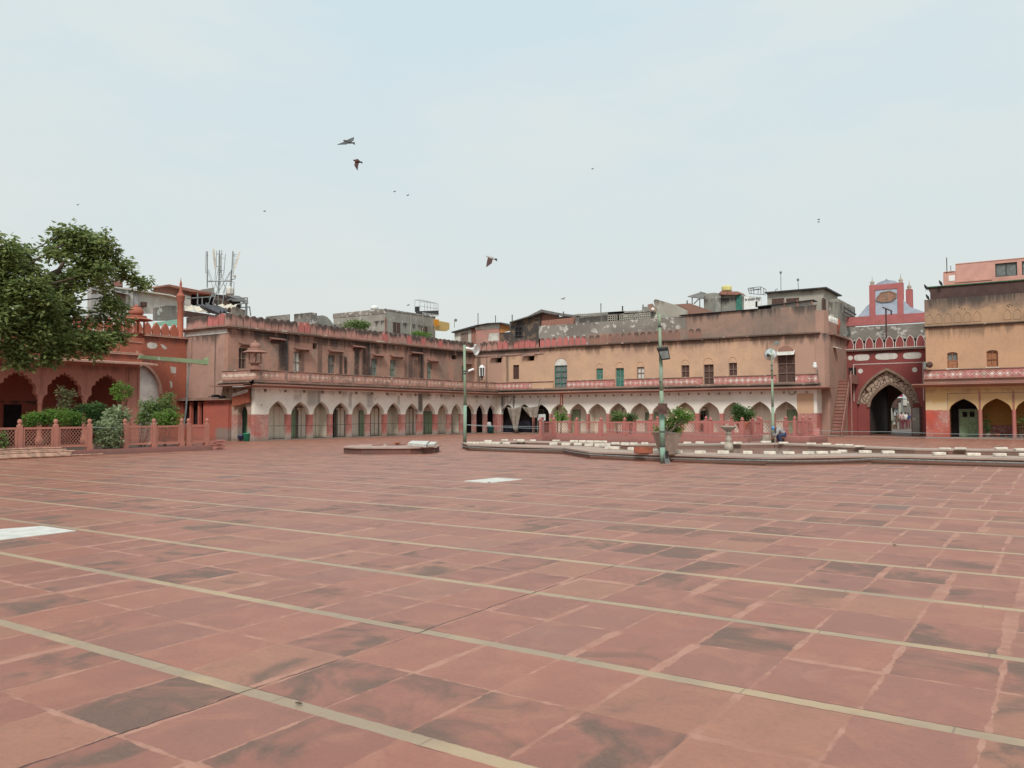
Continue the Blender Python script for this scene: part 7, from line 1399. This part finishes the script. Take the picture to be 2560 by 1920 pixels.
p0_, p1_ = onY('h', 1178, 292, 57.4), onY('h', 1282, 375, 57.4); t = thing('basketball_hoop_board', 'pale green board with a dark red mark beside the right curtain', 'board', p0_); F('y', 57.4); m_ = MB(); m_.box((p0_.x, 57.4, p1_.z), (p1_.x, 57.44, p0_.z)); m_.build('panel', 'lamp_glass', t); c_ = onY('h', 1240, 350, 57.38); m_ = MB(); m_.box((c_.x-.15, 57.38, c_.z-.10), (c_.x+.15, 57.395, c_.z+.10)); m_.build('mark', 'maroon', t); t.name = 'display_board'
m_ = MB(); m_.tube((p0_.x+.2, 57.42, p1_.z), (p0_.x+.2, 57.42, 0), .04); m_.tube((p1_.x-.2, 57.42, p1_.z), (p1_.x-.2, 57.42, 0), .04); m_.build('leg', 'steel', t)
for k_, (pts, lb) in enumerate((
        ((('e', 1200, 1078), ('f', 500, 625), ('f', 1200, 615), ('f', 1780, 632)), 'thin dark cable strung low across the left arcade'),
        ((('c', 905, 1205), ('c', 1400, 1250), ('d', 600, 690), ('d', 1780, 830)), 'thin dark cable running along the upper wall of the left wing'),
        ((('c', 1500, 1270), ('d', 200, 720), ('d', 900, 745)), 'short sagging cable under the cornice of the left wing'))):
    rope(lb, [onX(*p, -40.22 if k_ == 0 else -42.95) for p in pts], .012, 'cable', 'cable')
m_ = MB()
for x in (715, 600, 740, 865): m_.path([onY('h', x, 40, 57.9), onY('h', x+8, 110, 57.88), onY('h', x-6, 190, 57.9)], .02, 5)
m_.path([onY('h', 650, 60, 57.9), onY('h', 860, 52, 57.85)], .02, 5); m_.path([onY('h', 775, 90, 57.88), onY('h', 790, 135, 57.85), onY('h', 820, 135, 57.85), onY('h', 845, 70, 57.88)], .018, 5); tag(m_.build('cable', 'cable', base=onY('h', 715, 40, 57.9)), 'tangle of dark cables and conduits below the eave at the far corner', 'cable')
rope('dark cable loop hanging under the eave above the last arches', [onY('l', 720, 200, 57.9), onY('l', 745, 255, 57.85), onY('l', 800, 255, 57.85), onY('l', 830, 205, 57.9)], .018, 'cable', 'cable')
# pots in the yellow arcade
for k, (x, y, hpx, m1, lb, lf) in enumerate(((715, 1395, 105, 'palepot', 'white tapered pot with small conifer in the second yellow arch', True), (975, 1400, 105, 'terracotta', 'brown pot standing in the middle of the second yellow arch', False), (1215, 1400, 90, 'terracotta', 'low reddish pot at the right of the second yellow arch', False), (1590, 1400, 95, 'palepot', 'white pot with green plant in the third yellow arch', True))):
    p = onY('r', x, y, 58.9); p.z = .07; kk = (p-CAM).dot(FW)*.09644/CAMF; t = thing('flower_pot', lb, 'pot', p); m_ = MB(); m_.lathe(p, [(42*kk, 0), (58*kk, hpx*kk*.85), (64*kk, hpx*kk*.86), (64*kk, hpx*kk), (56*kk, hpx*kk)], 14); m_.build('body', m1, t, True)
    if lf: 
        if k == 0: bl = [((p.x, p.y, p.z+hpx*kk+z_), (r_, r_, .2)) for z_, r_ in ((.15, .18), (.4, .22), (.65, .18), (.9, .12), (1.1, .06))]
        else: bl = [((p.x+dx, p.y, p.z+hpx*kk+z_), (.28, .28, .3)) for dx, z_ in ((0, .3), (.1, .7), (-.1, .9), (.1, 1.1))]
        bush('potted_conifer' if k == 0 else 'potted_plant', 'small conifer growing from the first white pot' if k == 0 else 'leafy green plant growing from the pot in the third yellow arch', bl, 500, .09, 'leaf_dark' if k == 0 else 'leaf_olive', (p.x, p.y, p.z+hpx*kk), seed=50+k)
# ------------------------------------------------------------------ people
def skinned(name, chains, mat, parent, sub=2):
    """chains: list of joint chains [(point, radius), ...]; first point of a later chain may repeat an existing joint"""
    off = WL(parent); V, E_, Rr = [], [], []; key = {}
    for ch in chains:
        prev = None
        for p, r_ in ch:
            kx = tuple(round(c, 4) for c in p)
            if kx not in key: key[kx] = len(V); V.append(tuple(Vector(p)-off)); Rr.append(r_)
            i = key[kx]
            if prev is not None and prev != i: E_.append((prev, i))
            prev = i
    me = bpy.data.meshes.new(name); me.from_pydata(V, E_, []); o = bpy.data.objects.new(name, me); C.objects.link(o); o.parent = parent; me.materials.append(MT[mat])
    s_ = o.modifiers.new('skin', 'SKIN'); s_.use_smooth_shade = True; sv = me.skin_vertices[0].data
    for i, r_ in enumerate(Rr): sv[i].radius = (r_, r_); sv[i].use_root = (i == 0)
    u_ = o.modifiers.new('sub', 'SUBSURF'); u_.levels = sub; u_.render_levels = sub
    bpy.context.view_layer.update(); ev = o.evaluated_get(bpy.context.evaluated_depsgraph_get()); m2 = bpy.data.meshes.new_from_object(ev); o.modifiers.clear(); o.data = m2; m2.name = name; return o
def person(lb, base, face, J, shirt, pants, hair='hair', cap=None, sc_=1.0, gp=None):
    """J: joints in local (right, forward, up) metres; face = heading angle"""
    t = thing('person', lb, 'person', base, gp); cr, sr = math.cos(face), math.sin(face); b = Vector(base)
    def T(p): x, y, z = [c*sc_ for c in p]; return b + Vector((x*cr-y*sr, x*sr+y*cr, z))
    pel, ch, nk, hd = [T(J[k]) for k in ('pelvis', 'chest', 'neck', 'head')]; s1 = sc_
    chains = [[(pel, .11*s1), (ch, .125*s1), (nk, .05*s1), (hd, .085*s1), (hd+(hd-nk).normalized()*.09*s1, .075*s1)]]
    for sd in ('L', 'R'):
        hip, kn, an, toe, sh, el, wr, hand = [T(J[k+sd]) for k in ('hip', 'knee', 'ankle', 'toe', 'sh', 'el', 'wr', 'hand')]
        chains.append([(pel, .11*s1), (hip, .08*s1), (kn, .055*s1), (an, .038*s1), (toe, .035*s1)]); chains.append([(ch, .125*s1), (sh, .055*s1), (el, .040*s1), (wr, .028*s1), (hand, .034*s1)])
        d = (hand-wr).normalized(); sx = d.orthogonal().normalized()
        for q in range(4): chains.append([(hand, .034*s1), (hand+d*.05*s1+sx*(q-1.5)*.018*s1, .010*s1), (hand+d*(.095 if q in (1, 2) else .08)*s1+sx*(q-1.5)*.02*s1, .008*s1)])
        chains.append([(hand, .034*s1), (hand+d*.02*s1+sx*.05*s1, .011*s1)])
    fwd = Vector((-sr, cr, 0)); fdir = (J.get('look') and (T(J['look'])-hd).normalized()) or fwd
    chains.append([(hd, .085*s1), (hd+fdir*.095*s1, .02*s1)]); skinned('body', chains, 'skin', t)
    # shirt with sleeves, trousers, hair
    c2 = [[(pel+(ch-pel)*-.12, .135*s1), (pel.lerp(ch, .5), .14*s1), (ch, .155*s1), (ch.lerp(nk, .62), .09*s1)]]
    for sd in ('L', 'R'): sh, el, wr = T(J['sh'+sd]), T(J['el'+sd]), T(J['wr'+sd]); c2.append([(ch, .155*s1), (sh, .080*s1), (el, .060*s1), (el.lerp(wr, .55), .052*s1)])
    skinned('shirt', c2, shirt, t)
    c3 = [[(pel.lerp(ch, .12), .13*s1), (pel, .145*s1)]]
    for sd in ('L', 'R'): hip, kn, an = T(J['hip'+sd]), T(J['knee'+sd]), T(J['ankle'+sd]); c3.append([(pel, .145*s1), (hip, .105*s1), (kn, .080*s1), (kn.lerp(an, .85), .065*s1)])
    skinned('trousers', c3, pants, t)
    m_ = MB(); up = (hd-nk).normalized(); c = hd+up*.05*s1-fdir*.02*s1; m_.lathe(c-up*.03*s1, [(.092*s1, 0), (.098*s1, .03*s1), (.088*s1, .08*s1), (.055*s1, .115*s1), (.01, .13*s1)], 14, axis=up); m_.build('cap' if cap else 'hair', cap or hair, t, True); return t
ST_ = dict(pelvis=(0, 0, .95), chest=(0, .0, 1.32), neck=(0, 0, 1.50), head=(0, .02, 1.60), hipL=(-.10, 0, .90), kneeL=(-.11, .03, .50), ankleL=(-.11, 0, .07), toeL=(-.12, .14, .03), hipR=(.10, 0, .90), kneeR=(.11, .03, .50), ankleR=(.11, .0, .07), toeR=(.12, .14, .03),
    shL=(-.20, 0, 1.42), elL=(-.25, -.02, 1.15), wrL=(-.24, .08, .90), handL=(-.23, .11, .83), shR=(.20, 0, 1.42), elR=(.25, -.02, 1.15), wrR=(.24, .08, .90), handR=(.23, .11, .83))
BD = dict(pelvis=(0, -.30, .52), chest=(0, .02, .80), neck=(0, .17, .86), head=(0, .26, .84), hipL=(-.11, -.27, .48), kneeL=(-.16, .08, .45), ankleL=(-.13, -.10, .07), toeL=(-.14, .05, .03), hipR=(.11, -.27, .48), kneeR=(.16, .08, .45), ankleR=(.13, -.12, .07), toeR=(.14, .03, .03),
    shL=(-.19, .10, .78), elL=(-.22, .18, .52), wrL=(-.15, .32, .34), handL=(-.13, .36, .28), shR=(.19, .10, .78), elR=(.22, .18, .52), wrR=(.15, .32, .34), handR=(.13, .36, .28), look=(0, .45, .66))
bp = onG('q', 750, 905); FA = math.atan2(right.y, right.x)
person('man squatting and bending forward with a bright blue head cloth beside the third pole', bp, FA+math.pi/2, BD, 'cloth_grey', 'cloth_navy', cap='cloth_blue', sc_=.98)
for k, (x, D_, sh_, pn, fc, lb, s_) in enumerate(((565, 82, 'cloth_pink', 'cloth_maroon', 0, 'person in a pale pink shirt seen from behind beyond the gateway', 1), (665, 83, 'cloth_white', 'cloth_maroon', .2, 'person in a white top and dark red trousers beside the pink shirted one', 1.0), (440, 85, 'cloth_brown', 'cloth_brown', 1.5, 'person in brown at the left of the group beyond the gateway', .98), (490, 90, 'cloth_maroon', 'cloth_navy', 3.1, 'person in maroon standing behind the pink shirted one', 1), (780, 90, 'cloth_maroon', 'cloth_navy', 3.3, 'person in maroon by the blue vehicle beyond the gateway', 1), (740, 86, 'cloth_navy', 'cloth_maroon', 2.6, 'person in dark clothes between the white topped person and the blue vehicle', .95))):
    p = onD('o', x, 1240, D_); J = dict(ST_)
    if k % 2: J['kneeL'] = (-.11, .16, .52); J['ankleL'] = (-.11, .12, .10); J['toeL'] = (-.12, .26, .05); J['elR'] = (.24, .08, 1.16); J['wrR'] = (.20, .28, 1.10); J['handR'] = (.19, .34, 1.12)
    person(lb, (p.x, p.y, .006), FA+fc, J, sh_, pn, sc_=s_, gp='people in the street beyond the gateway')
# ------------------------------------------------------------------ street beyond the gate
h = thing('shop_building', 'grey street building with dark awnings and columns seen through the gateway', 'building', (-12, 95, 0)); fz = F('y', 96.0)
m_ = MB(); fz.box(m_, -34, 10, 0, 9.0, 0, .5); m_.build('wall', 'parapet_grey', h)
for x0, x1, y0, y1, m1, nm in ((150, 480, 430, 620, 'darkwood', 'awning'), (500, 590, 500, 830, 'concrete2', 'column'), (270, 330, 600, 940, 'whitehouse', 'column'), (160, 260, 620, 950, 'brownframe', 'shutter'), (370, 500, 620, 820, 'lamp_glass', 'window'), (600, 700, 400, 560, 'tin_white', 'balcony'), (0, 150, 500, 1200, 'dark', 'doorway'), (160, 330, 950, 1230, 'leaf_dark', 'kiosk_front'), (590, 820, 220, 380, 'lamp_glass', 'upper_wall'), (330, 600, 300, 440, 'darkwood', 'recess')):
    a, b = fz.uv('o', x0, y0), fz.uv('o', x1, y1); m_ = MB(); fz.box(m_, a[0], b[0], max(b[1], .02), a[1], -.5 if nm in ('awning', 'column') else -.12 if nm != 'kiosk_front' else -1.4, .01); m_.build(nm, m1, h)
t = thing('shop_sign', 'maroon shop sign with white lettering above the street beyond the gateway', 'sign', onY('o', 400, 270, 92)); fq = F('y', 92.0); a, b = fq.uv('o', 150, 175), fq.uv('o', 585, 340); m_ = MB(); fq.box(m_, a[0], b[0], b[1], a[1], 0, .15); m_.build('board', 'maroon', t); text(t, 'lettering', 'K', 'o', 340, 325, 120, 'y', 92, 'white'); text(t, 'lettering', 'BRAND', 'o', 395, 275, 38, 'y', 92, 'white', 100) if False else None
a, b = fq.uv('o', 150, 340), fq.uv('o', 590, 362); m_ = MB(); fq.box(m_, a[0], b[0], b[1], a[1], -.3, .2); m_.build('ledge', 'white', t)
m_ = MB(); m_.tube(fq.P(b[0]-.1, 0, .1), fq.P(b[0]-.1, b[1], .1), .08); m_.build('post', 'steel', t)
tb = onD('o', 740, 600, 92); TT = thing('tree', 'small dark street tree behind the people beyond the gateway', 'tree', (tb.x, tb.y, 0)); leaves('crown', [blob('o', x, y, r_, Y=tb.y) for x, y, r_ in ((700, 380, 90), (760, 480, 90), (700, 600, 80), (790, 600, 70), (680, 680, 60))], 1800, .30, 'leaf_dark', TT, 61); m_ = MB(); m_.tube((tb.x, tb.y, 0), (tb.x, tb.y, 4), .14, .08); m_.build('trunk', 'bark', TT, True)
# auto rickshaw: body, canopy, windscreen, wheels
rb = onD('o', 770, 1200, 91); t = thing('rickshaw', 'blue three wheeled rickshaw beyond the gateway', 'rickshaw', (rb.x, rb.y, 0))
def RK(x, y, z): return Vector((rb.x, rb.y, 0)) + right*x + fw2*y + Vector((0, 0, z))
m_ = MB(); m_.prism([RK(-1.0, -.6, .35), RK(1.1, -.6, .35), RK(1.1, -.6, .9), RK(-.2, -.6, .9), RK(-.9, -.6, .75)], fw2*1.2); m_.build('body', 'cloth_blue', t); m_ = MB(); m_.prism([RK(-.35, -.62, 1.45), RK(1.1, -.62, 1.45), RK(1.05, -.62, 1.68), RK(-.2, -.62, 1.72)], fw2*1.24); m_.build('canopy', 'cloth_blue', t)
m_ = MB(); [m_.tube(RK(x, y, .85), RK(x-.05 if x < 0 else x, y, 1.5), .025, n=5) for x in (-.5, .4, 1.05) for y in (-.58, .58)]; m_.build('frame', 'darksteel', t); m_ = MB(); m_.prism([RK(-.62, -.5, .9), RK(-.42, -.5, 1.44), RK(-.42, .5, 1.44), RK(-.62, .5, .9)], right*.02); m_.build('windscreen', 'lamp_glass', t)
for x, y in ((-.75, 0), (.8, -.55), (.8, .55)): m_ = MB(); m_.lathe(RK(x, y-.06, .24), [(.14, 0), (.24, .01), (.24, .11), (.14, .12)], 14, axis=fw2); m_.build('wheel', 'black', t)
for k in range(6):
    p = onD('o', 370+k*22, 1215, 86+.4*k); m_ = MB(); m_.box((p.x-.22, p.y-.15, .006), (p.x+.22, p.y+.2, .45+.1*(k % 3)))
    if k < 3: tag(m_.build('carton', ('wood', 'palepot', 'whitehouse')[k], base=p), '%s box on the street beyond the gateway' % ('brown', 'pinkish', 'white')[k], 'box')
# ------------------------------------------------------------------ birds
def bird(lb, f, D, head, tail, wings, mats, r_=.055, gp='birds flying over the courtyard'):
    hd, tl = onD(f, *head, D), onD(f, *tail, D); t = thing('bird', lb, 'bird', hd.lerp(tl, .45), gp); ax_ = (tl-hd).normalized(); L_ = (tl-hd).length
    m_ = MB(); m_.lathe(hd, [(.004, -.03*L_), (.018, .02*L_), (r_*.55, .08*L_), (r_*.50, .16*L_), (r_*.8, .24*L_), (r_*1.15, .38*L_), (r_*1.1, .52*L_), (r_*.6, .72*L_), (r_*.3, .82*L_)], 12, axis=ax_); m_.build('body', mats[0], t, True)
    sd = ax_.cross(UP).normalized(); a_, b_ = hd.lerp(tl, .74), tl; ud = UP
    m_ = MB(); m_.prism([a_+ud*.02, a_-ud*.02, b_-ud*L_*.12, b_+ud*L_*.12], sd*.012); m_.build('tail', mats[1], t)
    for rt, md, tp, ch, dz in wings:
        R0, M0, T0 = onD(f, *rt, D), onD(f, *md, D+dz*.5), onD(f, *tp, D+dz); c_ = ax_*ch; m_ = MB()
        pts = [R0-c_*.5, M0-c_*.42, T0-c_*.02, T0+c_*.10, M0+c_*.62, R0+c_*.55]; n_ = Vector(dd_cam)*.012
        m_.q(*pts[:2], pts[4], pts[5]); m_.q(pts[1], pts[2], pts[3], pts[4]); o = m_.build('wing', mats[2], t); s_ = o.modifiers.new('solid', 'SOLIDIFY'); s_.thickness = .01
    return t
dd_cam = (-FW)
FR['B1'] = (820, 320, .07233); FR['B2'] = (1180, 600, .06028)
bird('grey pigeon with outstretched wings, the highest of the three large birds', 'B1', 29, (530, 425), (930, 540), [((700, 460), (800, 400), (885, 325), .16, .25), ((660, 480), (520, 540), (320, 580), .17, -.3)], ('bird_grey', 'bird_grey', 'bird_grey'))
bird('dark brown pigeon with lowered wings, just below the highest bird', 'B1', 30, (875, 1110), (1190, 1200), [((1000, 1170), (960, 1300), (1015, 1455), .14, -.2), ((1000, 1120), (1010, 1090), (1015, 1075), .10, .3)], ('bird_brown', 'bird_dark', 'bird_brown'), .06)
bird('pigeon with a white back and brown lowered wing above the corner roofs', 'B2', 31, (575, 655), (1040, 830), [((760, 740), (700, 920), (590, 1115), .19, -.25), ((760, 710), (740, 690), (720, 665), .10, .3)], ('bird_pale', 'bird_dark', 'bird_brown'), .055)
for lb, x, y, s_ in (('tiny distant bird at the far left of the sky', 194, 512, 1), ('tiny distant bird left of centre above the antenna height', 661, 528, 1.1), ('tiny distant bird, left one of the pair below the two upper pigeons', 986, 479, 1.1), ('tiny distant bird, right one of the pair below the two upper pigeons', 1019, 488, 1.1), ('tiny distant bird high right of centre', 1481, 422, 1), ('upper one of two tiny birds high above the right wing', 2046, 549, 1.1), ('lower one of two tiny birds high above the right wing', 2046, 555, 1), ('tiny bird beside the white water tank', 1020, 763, 1.2), ('tiny bird gliding above the dark gabled shed', 1407, 747, 1.9)):
    D_ = 95; e = 2.2*s_
    bird(lb, 'z', D_, (x-e, y), (x+e*1.1, y+.6), [((x, y), (x+e*.8, y-e*.5), (x+e*1.5, y-e*1.1), .13, .3), ((x, y), (x-e*.7, y-e*.2), (x-e*1.4, y+e*.2), .13, -.3)], ('bird_grey', 'bird_grey', 'bird_grey'), .05)
for lb, f_, x, y in (('dark bird perched on the left tip of the green roof edge', 'm', 1622, 238), ('dark bird perched on the parapet below the green roof edge', 'm', 1648, 385), ('dark bird perched on the green roof near the pink storey', 'n', 525, 215)):
    p = onY(f_, x, y, 58.3); t = thing('bird', lb, 'bird', p, 'birds perched on the orange building'); m_ = MB(); m_.lathe(p-Vector((-.12, 0, .14)), [(.015, 0), (.05, .08), (.085, .2), (.07, .29), (.045, .33), (.05, .37), (.02, .42)], 10, axis=(-.45, 0, .9)); m_.build('body', 'bird_dark', t, True); m_ = MB(); m_.tube(p-Vector((-.02, 0, .1)), p-Vector((-.02, 0, .20)), .015, n=5); m_.build('leg', 'bird_dark', t)
# scattered leaves and litter on the paving
for k, (x, y, c_, lb) in enumerate(((1080, 1571, 'leaf_dry', 'dry leaf lying on the pale paving strip'), (745, 1760, 'bark', 'dry leaf on the nearest pale paving strip'), (2236, 1363, 'bark', 'small dark twig lying on the paving at the right'), (1222, 1206, 'bark', 'tiny dark leaf near the small marble slab'))):
    if k == 0: continue
    p = onG('z', x, y, .01); m_ = MB(); s_ = .022 if k < 3 else .05; m_.prism([p+Vector((-s_, 0, 0)), p+Vector((0, s_*.6, .004)), p+Vector((s_, .01, .0)), p+Vector((.01, -s_*.5, .006))], (0, 0, .006)); tag(m_.build('leaf', c_, base=p), lb, 'leaf')
